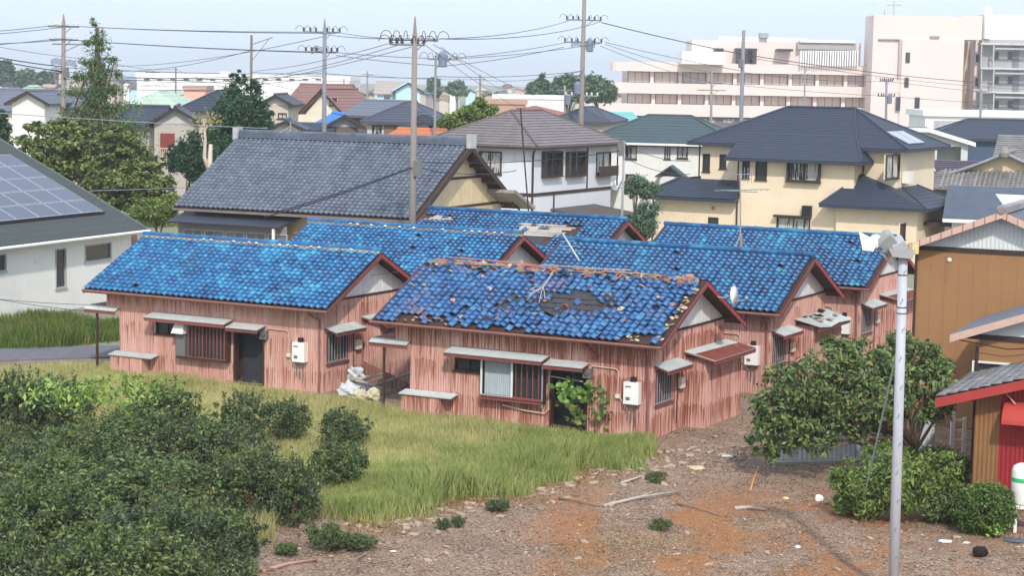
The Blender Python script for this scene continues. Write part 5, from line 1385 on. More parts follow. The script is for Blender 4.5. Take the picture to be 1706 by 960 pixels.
    q = at(1489, 8, Y); MB().tube([q - V3(1.4, 0, 0), q + V3(1.4, 0, 0)], .08, 4).build('antenna_arm', ALU, root)
hospital()
def annex_block():
    Y = 373.0; root = empty('apartment_block', (0, 0, 0), 0, 'grey concrete block with balconies and white roof box at the right edge', 'building')
    px_box(MB(), 1632, 66, 1760, 240, Y, 8).build('wall', M('grey_concrete_wall', (172, 170, 170), .85, .06, .3), root)
    px_box(MB(), 1643, 24, 1760, 68, Y, 7, -1).build('roof_box', HOSPW, root)
    q = at(1645, 40, Y); MB().lathe((q.x, Y, at(1645, 64, Y).z), [(.75, 0), (.75, 5.4), (.6, 5.8), (.2, 5.9)], 12).build('roof_tank', HOSPW, root)
    for y in (72, 113, 153):
        px_box(MB(), 1634, y, 1760, y+3, Y-2.6, 2.7).build('slab_edge', M('pale_slab', (204, 204, 206), .8), root)
        px_box(MB(), 1658, y+8, 1760, y+11, Y-2.6, .4).build('rail', ALU, root)
        px_box(MB(), 1654, y+3, 1656.5, y+40, Y-2.5, .5).build('pier', ALU, root); px_box(MB(), 1634, y+3, 1636, y+40, Y-2.5, .5).build('pier', ALU, root)
        for x0, x1 in ((1654, 1664), (1679, 1687)): px_box(MB(), x0, y+14, x1, y+27, Y-.1, .3).build('window', PANE, root)
        px_box(MB(), 1687, y+6, 1698, y+40, Y-.08, .3).build('dark_panel', M('slate_panel', (128, 128, 134), .7), root)
    # low white building before it
    r2 = empty('garage_block', (0, 0, 0), 0, 'low white flat roofed building with grey shutters below the hospital', 'building')
    px_box(MB(), 1541, 186, 1760, 232, 290, 12).build('wall', WHITEW, r2); px_box(MB(), 1538, 185, 1760, 195, 289.5, 13).build('parapet', HOSPW, r2)
    for x0 in (1556, 1616, 1670): px_box(MB(), x0, 201, x0+48, 216, 289.9, .3).build('shutter', M('grey_shutter', (176, 178, 182), .6), r2)
annex_block()

# ------------------------------------------------------------------ the houses of the town
def town_house(label, xl, xr, yb, ye, yr, Y, wall, roof, kind='x', rot=0., depth=7., wins=(), group=None, ov=.5, n=8, gable_mat=None, name='house'):
    """placed by its facade edges in the photograph at depth Y; kind: ridge along x, along y, hip, flat"""
    w = (xr-xl)*Y/CAM_F; p = at(xl, ye, Y); z0 = p.z; z1 = at((xl+xr)/2, yr, Y+depth*.4).z
    h = House(name, label, (p.x, Y, 0), rot, 'house', group)
    F = Face((0, 0, 0), (1, 0, 0), (0, -1, 0)); rr = [h.rect(F, *q) for q in wins]
    rr = [(max(.05, a), min(w-.05, b), c, d) for a, b, c, d in rr]
    m = MB(); body(m, 0, w, 0, depth, 0, z0, rr); m.build('wall', wall, h.o)
    for r in rr: window(h.o, F, r, BROWNFR, PANEC, 2, .07, .08, .05)
    q = MB()
    if kind == 'hip':
        k = min(depth, w)/2*.95; ls = hip(q, -ov, w+ov, -ov, depth+ov, z0, z1, k if w >= depth else w/2, w-k if w >= depth else w/2, depth/2 if w >= depth else k, depth/2 if w >= depth else depth-k, n, .03, .2)
        rf = q.build('roof', roof, h.o); hip_caps(ls, rf, roof, .09)
    elif kind == 'flat':
        q.box(-.2, w+.2, -.2, depth+.2, z0-.05, z1); rf = q.build('roof', roof, h.o)
    else:
        gable_roof(q, -ov, w+ov, -ov, depth+ov, z0, z1, kind, .18, n, .03); rf = q.build('roof', roof, h.o)
        g = MB(); gm = gable_mat or wall
        if kind == 'y': g.slab([(0, -.02, z0), (w, -.02, z0), (w/2, -.02, z1-.2)], .06)
        else: g.slab([(w+.02, 0, z0), (w+.02, depth, z0), (w+.02, depth/2, z1-.2)], .06); g.slab([(-.02, depth, z0), (-.02, 0, z0), (-.02, depth/2, z1-.2)], .06)
        g.build('gable', gm, h.o)
        if kind == 'y':
            b = MB()
            for s in (0, 1):
                xa, xb = (-ov, w/2) if s == 0 else (w+ov, w/2)
                b.hexa([(xa, -ov-.05, z0-.2), (xa, -ov-.005, z0-.2), (xb, -ov-.005, z1-.2), (xb, -ov-.05, z1-.2), (xa, -ov-.05, z0+.03), (xa, -ov-.005, z0+.03), (xb, -ov-.005, z1+.03), (xb, -ov-.05, z1+.03)])
            b.build('barge_board', BROWNFR, rf)
        rl = MB()
        if kind == 'x': rl.tube([(-ov, depth/2, z1+.03), (w+ov, depth/2, z1+.03)], .13, 6)
        else: rl.tube([(w/2, -ov, z1+.03), (w/2, depth+ov, z1+.03)], .13, 6)
        rl.build('ridge', roof, rf)
    return h, F
GREYSL = M_slate('grey_tile_far', (112, 116, 130), .3, .6, .15); MINT = M_slate('mint_sheet', (186, 204, 186), .4, .6, .08); DKSL = M_slate('dark_tile_far', (78, 82, 96), .3, .6, .15)
REDBR = M_slate('brown_sheet', (142, 106, 100), .4, .6, .08); BEIGEW = M('beige_wall', (212, 198, 180), .85, .06, .6); GREYW = M('grey_wall', (190, 182, 172), .85, .08, .6, dirt=((160, 146, 132), .6)); ORANGE = M_slate('orange_tile', (204, 128, 90), .3, .7, .15)
TARP = M('blue_tarp', (52, 138, 224), .5, .12, 1.5, bump=.5, bscale=4); BROWNWALL = M('dark_brown_wall', (112, 100, 96), .85, .12, 1); PINKR = M_slate('salmon_roof', (196, 160, 146), .4, .7, .1); SKYW = M('sky_blue_wall', (190, 222, 232), .8, .04, .4)
FARH = {}
def town():
    town_house('long cream house with grey roof behind the conifer', -40, 128, 262, 184, 150, 158, M('pale_peach_wall', (236, 220, 200), .85, .04, .5), GREYSL, 'x', 0, 8)
    h, F = town_house('small house with white gable left of the conifer', 20, 74, 260, 172, 151, 152, WHITEW, GREYSL, 'y', 0, 8, gable_mat=WHITEW)
    town_house('house with pale mint hipped roof beyond the conifer', 212, 296, 260, 175, 152, 190, BEIGEW, MINT, 'hip', -R(6), 8)
    h, F = town_house('grey gabled house with navy roof and red window blind', 257, 326, 300, 205, 177, 140, GREYW, NAVY, 'y', R(8), 9, [(267, 222, 291, 262)], gable_mat=M('pale_gable', (204, 200, 198), .8))
    r = h.rect(F, 267, 222, 291, 246); MB().fbox(F, r[0], r[1], r[2], r[3], .06, .12).build('red_blind', M('red_blind', (138, 64, 58), .8, .1, 3), h.o); r = h.rect(F, 266, 246, 292, 262)
    o = MB().fbox(F, r[0], r[1], r[3]-.1, r[3], .1, .16).fbox(F, r[0], r[1], r[2], r[2]+.08, .1, .16).build('window_rail', PINKT, h.o)
    for i in range(8): x = r[0] + (r[1]-r[0])*(i+.5)/8; MB().fbox(F, x-.03, x+.03, r[2]+.08, r[3]-.1, .11, .15).build('rail_bar', PINKT, h.o)
    town_house('navy roofed wing running left from the grey gabled house', 200, 256, 290, 207, 177, 143, GREYW, NAVY, 'x', 0, 8)
    town_house('beige house with tall navy hipped roof beside the dark evergreen', 302, 396, 260, 184, 150, 165, BEIGEW, NAVY, 'hip', -R(10), 9)
    town_house('beige house with black tiled roof and white gable right of the evergreen', 438, 480, 240, 174, 157, 150, BEIGEW, DKSL, 'y', 0, 7, [(463, 188, 478, 198)], gable_mat=WHITEW)
    town_house('low black roofed house with white gable just above the farmhouse ridge', 452, 500, 240, 216, 200, 128, WHITEW, DKSL, 'y', R(4), 5)
    town_house('flat dark roofed house tucked between farmhouse ridge and blue tarp', 490, 545, 245, 216, 207, 135, BROWNWALL, DKSL, 'x', 0, 6)
    h, F = town_house('cream house with steep brown roof and a dormer', 482, 560, 250, 176, 141, 172, M('warm_white_wall', (240, 230, 208), .85, .04, .5), REDBR, 'x', -R(14), 8, [(549, 164, 560, 175)])
    town_house('cream gabled front of the brown roofed house', 510, 575, 250, 188, 148, 168, M('warm_white_wall', (240, 230, 208)), REDBR, 'y', -R(22), 6, [(549, 163, 561, 176)])
    h, F = town_house('brown walled house patched with a bright blue tarpaulin roof', 549, 596, 250, 211, 190, 136, BROWNWALL, TARP, 'y', R(12), 6, gable_mat=M('grey_gable', (176, 176, 174), .8))
    h, F = town_house('grey walled house with long dark navy tiled hipped roof', 612, 722, 260, 202, 170, 150, M('light_grey_wall', (204, 200, 196), .85, .05, .6), DKSL, 'hip', -R(6), 9, [(620, 209, 636, 224), (640, 209, 664, 226), (715, 210, 728, 222)])
    r = h.rect(F, 640, 209, 664, 230); MB().fbox(F, r[0], r[1], r[2], r[3], .06, .1).build('shutter', M('brown_shutter', (136, 104, 84), .8), h.o)
    town_house('old dark tiled roof with crumbling ridge left of the grey house', 580, 660, 250, 192, 168, 160, BROWNWALL, GREYSL, 'x', -R(20), 8)
    town_house('small shed with bright orange tiled roof behind the utility pole', 648, 712, 262, 232, 216, 122, BEIGEW, ORANGE, 'x', -R(20), 5)
    town_house('pale blue house with grey pink roof in the distance', 628, 668, 200, 156, 136, 300, SKYW, M_slate('taupe_far', (176, 164, 158), .5, .7, .1), 'x', 0, 9, [(640, 158, 650, 164)])
    town_house('pale blue gabled wing beside the distant grey pink roof', 660, 700, 200, 152, 137, 296, SKYW, SKYW, 'y', R(6), 9)
    town_house('flat red brown building left of the tall crossarm pole', 806, 876, 230, 172, 165, 240, M('brick_brown_wall', (186, 152, 134), .85, .05, .5), M('brick_brown_wall', (186, 152, 134)), 'flat', 0, 10)
    town_house('long white flat building behind the tall crossarm pole', 822, 940, 230, 163, 158, 280, HOSPW, HOSPW, 'flat', 0, 10)
    town_house('house with red brown tiled hipped roof above the brown roof', 842, 918, 240, 190, 178, 165, BEIGEW, M_slate('red_tile', (172, 116, 102), .4, .7, .1), 'hip', -R(8), 7)
    town_house('charcoal hipped roof house at the foot of the tall pole', 925, 1008, 250, 201, 178, 150, BEIGEW, DKSL, 'hip', -R(12), 8)
    town_house('white house with turquoise metal roof below the hospital', 1004, 1060, 230, 200, 188, 200, WHITEW, M_slate('turquoise_sheet', (128, 190, 184), .4, .6, .06), 'x', R(8), 8)
    town_house('house with pale grey roof in front of the hospital ground floor', 1120, 1180, 240, 212, 204, 210, BEIGEW, M_slate('ash_roof', (164, 160, 164), .4, .7, .1), 'hip', 0, 8)
    town_house('distant salmon fronted shop between navy and white roofs', 306, 342, 200, 150, 142, 330, M('salmon_wall', (228, 176, 156), .85, .04, .4), PINKR, 'flat', 0, 8)
    town_house('grey blue house showing under the farmhouse tree', 690, 750, 262, 236, 226, 125, BEIGEW, GREYSL, 'hip', 0, 5)
    town_house('white outbuilding with green roof left of the farmhouse', 320, 352, 330, 283, 272, 118, WHITEW, M_slate('sage_sheet', (148, 176, 158), .4, .7), 'x', R(10), 3)
    # long white warehouse
    h, F = town_house('very long white warehouse on the horizon', 228, 580, 200, 128, 124, 430, HOSPW, HOSPW, 'flat', 0, 30, name='warehouse')
    for i in range(14):
        x = 240+i*22; r = h.rect(F, x, 131, x+9, 133.5); MB().fbox(F, r[0], r[1], r[2], r[3], .02, .2).build('window', PANE, h.o)
    r = h.rect(F, 366, 119, 380, 126); MB().fbox(F, r[0], r[1], r[2]-.4, r[3], -4, -.3).build('roof_house', HOSPW, h.o)
    # small roofs of the far quarter
    rng = random.Random(77)
    walls = [('white', WHITEW), ('cream', BEIGEW), ('grey', GREYW), ('pale blue', SKYW), ('brown', BROWNWALL)]
    roofs = [('grey', GREYSL), ('black', DKSL), ('red brown', REDBR), ('navy', NAVY), ('salmon', PINKR), ('green', MINT)]
    bands = [(-20, 240, 128, 150, 16), (560, 640, 140, 170, 6), (690, 900, 142, 168, 16), (230, 600, 148, 160, 12), (900, 1030, 158, 172, 5), (-20, 100, 120, 130, 5)]
    for x0, x1, y0, y1, n in bands:
        for i in range(n):
            x = x0 + (x1-x0)*(i+rng.random())/n; y = rng.uniform(y0, y1); wd = rng.uniform(16, 38)
            wn, wm = rng.choice(walls[:3] if rng.random() < .8 else walls); rn, rm = rng.choice(roofs)
            hor = 129.3 + .0188*(x-853); Yd = max(200, min(620, (10.86-6.2)*CAM_F/max(22, y-hor)))
            rise = rng.uniform(6, 13)*250/Yd
            hh, _ = town_house('small far %s house with %s roof in the hazy town' % (wn, rn), x, x+wd*250/Yd, y+30, y, y-rise, Yd, wm, rm, rng.choice(['x', 'y', 'hip']), rng.uniform(-.3, .3), rng.uniform(6, 9), (), 'small houses of the far town %s %s' % (wn, rn), .4, 4)
            FARH.setdefault((wn, rn), []).append((x, hh.o))
town()
ORD = ['leftmost', 'second from the left', 'third from the left', 'fourth from the left', 'fifth from the left', 'sixth from the left', 'seventh from the left', 'eighth from the left']
for (wn, rn), q in FARH.items():
    q.sort(key=lambda t: t[0])
    for i, (x, o) in enumerate(q):
        if len(q) > 1: o['label'] = '%s of the small far %s houses with %s roofs' % (ORD[i] if i < len(q)-1 else 'rightmost', wn, rn)
        o['group'] = 'small houses of the far town'

# ------------------------------------------------------------------ utility poles and wires
PCON = M('pole_concrete', (146, 136, 128), .9, .14, 1.5, streak=1); PGREY = M('pole_grey', (134, 136, 142), .8, .12, 1.5); STEEL = M('galvanised', (150, 154, 160), .5, .1, 3); PORC = M('insulator_dark', (70, 72, 84), .4, .1, 3); PORCW = M('insulator_pale', (214, 212, 204), .4, .05, 3)
POLES = {}
def pole(key, label, pxt, yt, Y, pxb=None, r=.17, arms=(), mat=None, extras=(), lean=None, yb=None):
    top = at(pxt, yt, Y); pb = at(pxb if pxb else pxt, (yb or 300), Y)
    base = Vector((pb.x, Y, 0))
    root = empty('utility_pole', base, 0, label, 'utility pole', 'utility poles carrying the power lines')
    t = top - base
    MB().tube([V3(0, 0, -.3), t*.5, t], r, 10, r*.62).build('pole_shaft', mat or PCON, root, True)
    for (y, ln, off, tilt, style) in arms:
        z = at(pxt, y, Y).z; c = t*(z/t.z)
        d = V3(math.cos(tilt), math.sin(tilt), 0)
        a = MB(); a.tube([c + d*(off-ln), c + d*(off+ln)], .055, 4); o = a.build('crossarm', STEEL, root)
        for s in (-.95, -.6, -.3, .3, .6, .95):
            if style == 'bare': continue
            p = c + d*(off+ln*s)
            MB().lathe(p + V3(0, 0, .04), [(.045, 0), (.09, .05), (.05, .12), (.09, .16), (.03, .26)], 7).build('insulator', PORC if style == 'dark' else PORCW, o)
            if style != 'plain':
                MB().tube([p + V3(s*(.02+.27*(1-math.cos(q*math.pi/6))), -.12, .1+.3*math.sin(q*math.pi/6)) for q in range(7)], .014, 4).build('jumper', BLACK, o)
        MB().tube([c - V3(0, 0, .55) , c + d*(off+ln*.55)], .03, 4).build('brace', STEEL, o)
    for (kind, y, side) in extras:
        z = at(pxt, y, Y).z; c = t*(z/t.z)
        if kind == 'transformer':
            MB().lathe(c + V3(side*.55, -.15, -.35), [(.2, 0), (.27, .05), (.27, .8), (.2, .9), (.08, 1.0)], 10).build('transformer', M('transformer_grey', (122, 132, 150), .5), root)
        elif kind == 'spike':
            MB().tube([c, c + V3(0, 0, side)], r*.55, 6, .03).build('spike', mat or PCON, root)
        elif kind == 'box':
            MB().box(c.x+side*.2-.15, c.x+side*.2+.2, c.y-.3, c.y-.05, c.z-.4, c.z+.3).build('cable_box', GREYB, root)
        elif kind == 'lamp_arm':
            MB().tube([c, c + V3(side*1.5, 0, .55)], .04, 5).tube([c - V3(0, 0, 1.2), c + V3(side*1.3, 0, .5)], .03, 5).build('arm', STEEL, root)
        elif kind == 'guard':
            for i in range(5): MB().tube([c + V3(0, 0, -i*.09), c + V3(side*.5, -.12, -i*.09+.12), c + V3(side*.9, 0, -i*.09-.02)], .02, 4).build('cable_loop', BLACK, root)
    POLES[key] = (root, top, Y)
    return root
pole('mid', 'brown concrete pole standing right behind the cottages before the farmhouse roof', 691.2, 56, 87, 688, .19, ((66, 1.05, 0, .1, 'pale'), (74, .8, -.35, .35, 'dark')), None, (('spike', 57, .8), ('box', 278, 1), ('guard', 196, 1)))
pole('p541', 'grey pole with two insulator arms left of the brown roofed cream house', 541, 46, 130, 540, .2, ((53, 1.25, -.2, .15, 'dark'), (86, 1.1, -.2, .15, 'dark')), PGREY, (('guard', 80, -1), ('spike', 47, .65)))
pole('p105', 'leftmost tall pole with several crossarms beside the conifer', 106, 37, 138, 104, .22, ((44, .55*2, 0, 0, 'plain'), (66, 1.0, 0, 0, 'plain'), (73, 1.3, .5, 0, 'bare')), None, (('spike', 38, .65), ('guard', 100, -1), ('guard', 102, 1), ('guard', 115, -1), ('box', 120, 1)))
pole('p418', 'thin wooden pole with a slanting lamp arm behind the evergreen', 419, 58, 138, 417, .14, (), M('pole_wood', (130, 118, 108), .9, .2, 2, streak=1), (('lamp_arm', 74, 1),))
pole('p727', 'slim dark pole with green tipped insulators right of the main pole', 726, 92, 121, 723, .12, ((98, .95, .45, .2, 'pale'),), PGREY, (('transformer', 102, .8), ('guard', 160, 1)))
pole('p970', 'tallest pole with dark transformers against the sky, centre right', 974, -18, 145, 965, .24, ((33, 1.4, 0, .3, 'dark'), (70, 1.5, 0, .3, 'dark'), (160, 1.3, 0, .3, 'plain')), None, (('transformer', 78, .9), ('guard', 128, -1), ('guard', 70, -1), ('guard', 70, 1), ('transformer', 150, -.6)))
pole('p1237', 'bare topped grey pole rising in front of the hospital', 1239, 50, 156, 1232, .22, (), PGREY, (('box', 105, -1),))
pole('p1185', 'short pole with two bare arms before the hospital windows', 1186, 117, 192, 1183, .17, ((137, 1.1, 0, 0, 'bare'), (150, 1.4, 0, 0, 'bare')), None, ())
pole('p1039', 'slim grey service pole at the corner of the white house', 1040, 235, 102, 1037, .09, (), STEEL, (('box', 247, -1),))
pole('p1340', 'thin white pole with small arms above the yellow house roof', 1341, 112, 205, 1339, .12, ((124, .9, 0, 0, 'plain'),), PGREY, ())
pole('p1478', 'grey pole crowded with insulators right of the yellow house roof', 1477, 130, 210, 1475, .18, ((135, .7, 0, 0, 'dark'), (160, .9, 0, 0, 'dark')), PGREY, (('transformer', 167, .6),))
pole('p1632', 'grey pole in front of the balcony block at the right', 1634, 148, 230, 1632, .2, ((152, .8, 0, 0, 'plain'), (180, .9, 0, 0, 'dark')), PGREY, ())
pole('p190', 'stubby far pole just right of the conifer trunk', 193, 96, 205, 191, .17, ((100, .6, 0, 0, 'bare'),), None, ())
pole('p293', 'tiny far pole before the long white warehouse', 293, 112, 260, 292, .18, (), None, ())
pole('p572', 'thin pole beside the brown dormer house', 573, 131, 210, 573, .13, (), PCON, ())
pole('p800', 'far pole with pale fittings left of the white flat building', 800, 124, 230, 799, .2, ((132, .7, 0, 0, 'plain'),), None, ())
pole('p612', 'far pale double pole left of the blue house', 612, 118, 280, 612, .2, ((124, .8, 0, 0, 'plain'),), None, ())
pole('p944', 'squat pole with equipment beside the tallest pole', 941, 142, 175, 941, .15, ((150, .7, 0, 0, 'dark'),), None, (('transformer', 168, .5),))

WIRE = M('wire', (84, 86, 96), .6, .1, 1)
CABLE = M('cable', (48, 50, 58), .6, .1, 1)
def span(label, pairs, sag=.02, r=.016, mat=None):
    """one run of lines; pairs of ((px,py,Y),(px,py,Y)) ends"""
    root = empty('power_line', at(*pairs[0][0]), 0, label, 'power line', 'power lines over the town'); o = root.location.copy()
    for a, b in pairs:
        A, B = at(*a), at(*b); L = (B-A).length; n = 14; pts = []
        for i in range(n+1):
            t = i/n; p = A.lerp(B, t); p.z -= 4*sag*L*t*(1-t)*.5; pts.append(p - o)
        MB().tube(pts, r, 4, caps=False).build('wire', mat or WIRE, root)
def spans():
    P = lambda x, y, Y: (x, y, Y)
    span('pair of lines leaving the leftmost pole for the left edge of the sky', [(P(96, 41, 138), P(-60, 55, 125)), (P(118, 43, 138), P(-60, 60, 125)), (P(96, 64, 138), P(-60, 77, 125)), (P(118, 65, 138), P(-60, 74, 125))], .01, .022)
    span('lines from the leftmost pole to the grey two armed pole', [(P(96, 42, 138), P(523, 53, 130)), (P(118, 43, 138), P(560, 55, 130)), (P(96, 64, 138), P(523, 86, 130)), (P(118, 66, 138), P(560, 88, 130))], .012, .022)
    span('upper lines from the grey two armed pole to the brown pole behind the cottages', [(P(523, 53, 130), P(660, 64, 87)), (P(560, 53, 130), P(722, 66, 87))], .006, .018)
    span('upper lines from the brown pole rising to the tallest pole', [(P(665, 64, 87), P(948, 34, 145)), (P(722, 64, 87), P(1000, 36, 145))], .014, .02)
    span('middle lines from the two armed pole to the slim dark pole', [(P(550, 86, 130), P(728, 97, 121)), (P(560, 92, 130), P(745, 110, 121))], .012, .02)
    span('lines from the slim dark pole up to the lower arm of the tallest pole', [(P(728, 98, 121), P(945, 70, 145)), (P(748, 98, 121), P(1000, 72, 145)), (P(735, 110, 121), P(940, 78, 145))], .012, .02)
    span('three lines descending from the brown pole towards the lower left', [(P(655, 70, 87), P(425, 118, 138)), (P(672, 72, 87), P(425, 130, 138)), (P(685, 78, 87), P(300, 150, 200))], .008, .016)
    span('three lines descending from the brown pole towards the right distance', [(P(705, 72, 87), P(880, 190, 170)), (P(722, 74, 87), P(905, 165, 170)), (P(735, 78, 87), P(860, 160, 230))], .004, .016)
    span('thick black line from the tallest pole down to the right edge', [(P(1002, 37, 145), P(1237, 90, 156)), (P(1237, 90, 156), P(1760, 142, 260))], .01, .035)
    span('triple lower lines from the tallest pole towards the hospital front', [(P(1008, 70, 145), P(1235, 118, 156)), (P(1008, 73, 145), P(1185, 120, 192)), (P(1000, 76, 145), P(1185, 137, 192))], .01, .02)
    span('long lines crossing the hospital facade to the right edge', [(P(1237, 94, 156), P(1760, 150, 260)), (P(1237, 120, 156), P(1478, 135, 210)), (P(1478, 135, 210), P(1760, 163, 230)), (P(1185, 137, 192), P(1478, 160, 210)), (P(1478, 160, 210), P(1760, 176, 230))], .01, .022)
    span('thick communication cables entering from the left edge at the conifer', [(P(-60, 84, 120), P(104, 111, 138)), (P(-60, 88, 120), P(104, 119, 138))], .01, .035, CABLE)
    span('low cables from the leftmost pole past the conifer to the lamp arm pole', [(P(104, 112, 138), P(418, 123, 138)), (P(104, 119, 138), P(418, 140, 138)), (P(104, 126, 138), P(293, 135, 260))], .012, .022)
    span('low cables from the lamp arm pole across to the far town', [(P(418, 120, 138), P(541, 122, 130)), (P(541, 122, 130), P(726, 130, 121)), (P(418, 132, 138), P(612, 140, 280)), (P(726, 127, 121), P(970, 118, 145))], .015, .02)
    span('sagging black cable from the brown pole over the grey farmhouse roof', [(P(690, 278, 87), P(440, 362, 78)), (P(690, 277, 87), P(465, 352, 84))], .02, .026, CABLE)
    span('service cable from the brown pole to the white house corner', [(P(690, 278, 87), P(860, 284, 104)), (P(690, 270, 87), P(1038, 250, 102))], .03, .02, CABLE)
    span('pale wire stretching across the maples on the left', [(P(-60, 184, 100), P(445, 214, 104))], .008, .02, STEEL)
    span('green wire from the solar roof towards the farmhouse', [(P(150, 318, 92), P(312, 312, 100))], .004, .018, STEEL)
    span('double wire sagging over the white solar house wall', [(P(-60, 488, 78), P(180, 522, 72)), (P(-60, 492, 78), P(150, 508, 84))], .02, .012)
    span('service wires between the white house and the yellow house', [(P(1040, 240, 102), P(1150, 268, 120)), (P(1040, 262, 102), P(1150, 290, 120))], .03, .018)
    span('thin wire slung over the front left cottage gable', [(P(560, 462, 70), P(690, 447, 66))], .03, .01)
    span('thin wires over the far pole heads beyond the warehouse', [(P(193, 106, 205), P(293, 114, 260)), (P(293, 114, 260), P(418, 126, 138)), (P(193, 118, 205), P(418, 84, 138)), (P(193, 110, 205), P(541, 60, 130))], .012, .022)
    span('bundle of thin lines running behind the conifer across the left town', [(P(-60, 132, 150), P(193, 122, 205)), (P(-60, 140, 150), P(418, 150, 138)), (P(104, 128, 138), P(418, 128, 138)), (P(-60, 66, 150), P(193, 100, 205))], .012, .022)
    span('long thin lines above the warehouse towards the two armed pole', [(P(193, 130, 205), P(541, 118, 130)), (P(193, 136, 205), P(541, 128, 130)), (P(104, 132, 138), P(541, 126, 130))], .015, .02)
    span('thin lines fanning from the far pole to the tallest pole', [(P(800, 132, 230), P(970, 118, 145)), (P(612, 124, 280), P(800, 132, 230)), (P(800, 140, 230), P(941, 150, 175))], .01, .02)
spans()

# ------------------------------------------------------------------ trees of the middle distance
def blobs_px(Y, base, lst):
    """ellipsoids given as (px, py, radius px x, radius px y, depth factor) at depth Y -> local to base"""
    out = []
    for (px, py, rx, ry, dy) in lst:
        p = at(px, py, Y) - base; k = Y/CAM_F
        out.append((p.x, p.y + dy, p.z, rx*k, max(.4, (rx+ry)/2*k), ry*k))
    return out
def tree_at(name, label, Y, pxb, lst, mat, seed, **kw):
    b = at(pxb, 300, Y); base = Vector((b.x, Y, 0))
    bl = blobs_px(Y, base, lst)
    return foliage_tree(name, label, base, bl, mat, kw.pop('bark', BARK), seed, **kw)
tree_at('conifer_tree', 'tall ragged conifer with sparse top rising above the maples', 128, 163, [(163, 240, 80, 22, 0), (175, 205, 66, 14, 0), (205, 222, 44, 12, 0), (140, 185, 44, 9, 0), (196, 180, 34, 9, 0), (132, 155, 34, 7, 0), (185, 150, 30, 8, 0), (142, 128, 26, 7, 0), (186, 122, 22, 6, 0), (150, 104, 18, 6, 0), (178, 98, 16, 6, 0), (172, 85, 12, 9, 0), (158, 70, 20, 6, 0), (168, 55, 14, 8, 0), (152, 38, 9, 8, 0), (163, 165, 10, 60, 0), (163, 120, 6, 70, 0)],
        M_leaf('leaf_conifer', (52, 76, 46), (116, 140, 82), (130, 120, 70), .05), 41, n_clump=560, per=36, leaf=.2, trunk_r=.3, trunk_top=(0, 0, 13.6), up=.2, aspect=.3, spread=.22, limbs_n=26, shell=.3)
tree_at('maple_tree', 'broad olive green maple in front of the conifer', 112, 120, [(60, 240, 40, 16, 0), (105, 215, 48, 16, 0), (130, 240, 56, 16, -1), (95, 262, 50, 16, -1), (150, 275, 60, 18, -1), (90, 292, 46, 16, -2), (60, 212, 30, 10, 1), (185, 262, 36, 14, -1), (195, 292, 40, 16, -2), (130, 310, 50, 18, -1)], LEAF_MAPLE, 42, n_clump=600, per=44, leaf=.2, trunk_r=.25, up=1.2, aspect=.6, spread=.095, droop=.2, shell=.35)
tree_at('maple_tree', 'maple with rusty brown tinged foliage right of the olive one', 108, 225, [(210, 248, 40, 16, 0), (238, 272, 40, 18, 0), (205, 300, 54, 22, -1), (258, 305, 38, 22, -1), (190, 225, 34, 12, 0), (230, 330, 50, 20, -1), (170, 335, 50, 20, -1), (275, 335, 26, 16, -1)], LEAF_MAPLE, 43, n_clump=560, per=44, leaf=.2, trunk_r=.22, up=1.2, aspect=.6, spread=.1, droop=.2, shell=.35)
tree_at('shrub', 'loose pale green bush beside the farmhouse corner', 103, 262, [(262, 350, 34, 22, 0), (235, 352, 22, 16, 0), (285, 340, 16, 18, 0)], LEAF_MID, 44, n_clump=200, per=40, leaf=.14, trunk_r=.08, cat='shrub')
tree_at('evergreen_tree', 'dense dark evergreen beside the lamp arm pole', 118, 395, [(400, 190, 48, 34, 0), (405, 150, 30, 20, 0), (396, 128, 14, 10, 0), (425, 210, 34, 30, 0), (375, 225, 34, 30, 0), (400, 245, 50, 30, 0), (440, 185, 16, 14, 0)], LEAF_DARK, 45, n_clump=560, per=40, leaf=.2, trunk_r=.28, up=.5, aspect=.4, spread=.12)
tree_at('conifer_shrub', 'pruned dark cypress left of the dead trunk', 112, 300, [(318, 240, 20, 18, 0), (300, 268, 22, 22, 0), (325, 275, 22, 26, 0), (288, 250, 10, 14, 0), (345, 262, 20, 24, 0)], LEAF_DARK, 46, n_clump=260, per=40, leaf=.15, trunk_r=.12, up=.4, cat='tree')
tree_at('evergreen_tree', 'dark tree clipped by the left edge above the solar roof', 108, 0, [(0, 215, 16, 22, 0), (-10, 240, 26, 26, 0), (2, 195, 8, 12, 0)], LEAF_DARK, 47, n_clump=160, per=40, leaf=.18, trunk_r=.15)
tree_at('leafy_tree', 'fresh green tree behind the brown hipped roof', 125, 790, [(790, 190, 26, 14, 0), (760, 205, 30, 14, 0), (800, 175, 14, 12, 0), (740, 210, 14, 12, 0), (820, 185, 12, 10, 0)], LEAF_MID, 48, n_clump=260, per=36, leaf=.2, trunk_r=.14)
tree_at('garden_tree', 'rounded garden shrubs between the white and yellow houses', 116, 1060, [(1060, 308, 18, 16, 0), (1080, 320, 16, 12, 0), (1050, 318, 10, 12, 0), (1090, 312, 14, 8, 0)], LEAF_FAR, 49, n_clump=200, per=40, leaf=.13, trunk_r=.1, cat='shrub')
tree_at('garden_shrub', 'dark clipped shrub beside the rearmost cottage gable', 100, 1070, [(1070, 375, 22, 24, 0), (1080, 350, 20, 14, 0), (1060, 392, 16, 14, 0)], LEAF_FAR, 50, n_clump=200, per=40, leaf=.12, trunk_r=.1, cat='shrub')
tree_at('roof_weed', 'small dark bush tops showing above the yellow house hip', 150, 1425, [(1425, 200, 10, 8, 0), (1412, 195, 8, 5, 0), (1440, 205, 8, 6, 0)], LEAF_DARK, 51, n_clump=60, per=30, leaf=.16, trunk_r=.08, cat='shrub')
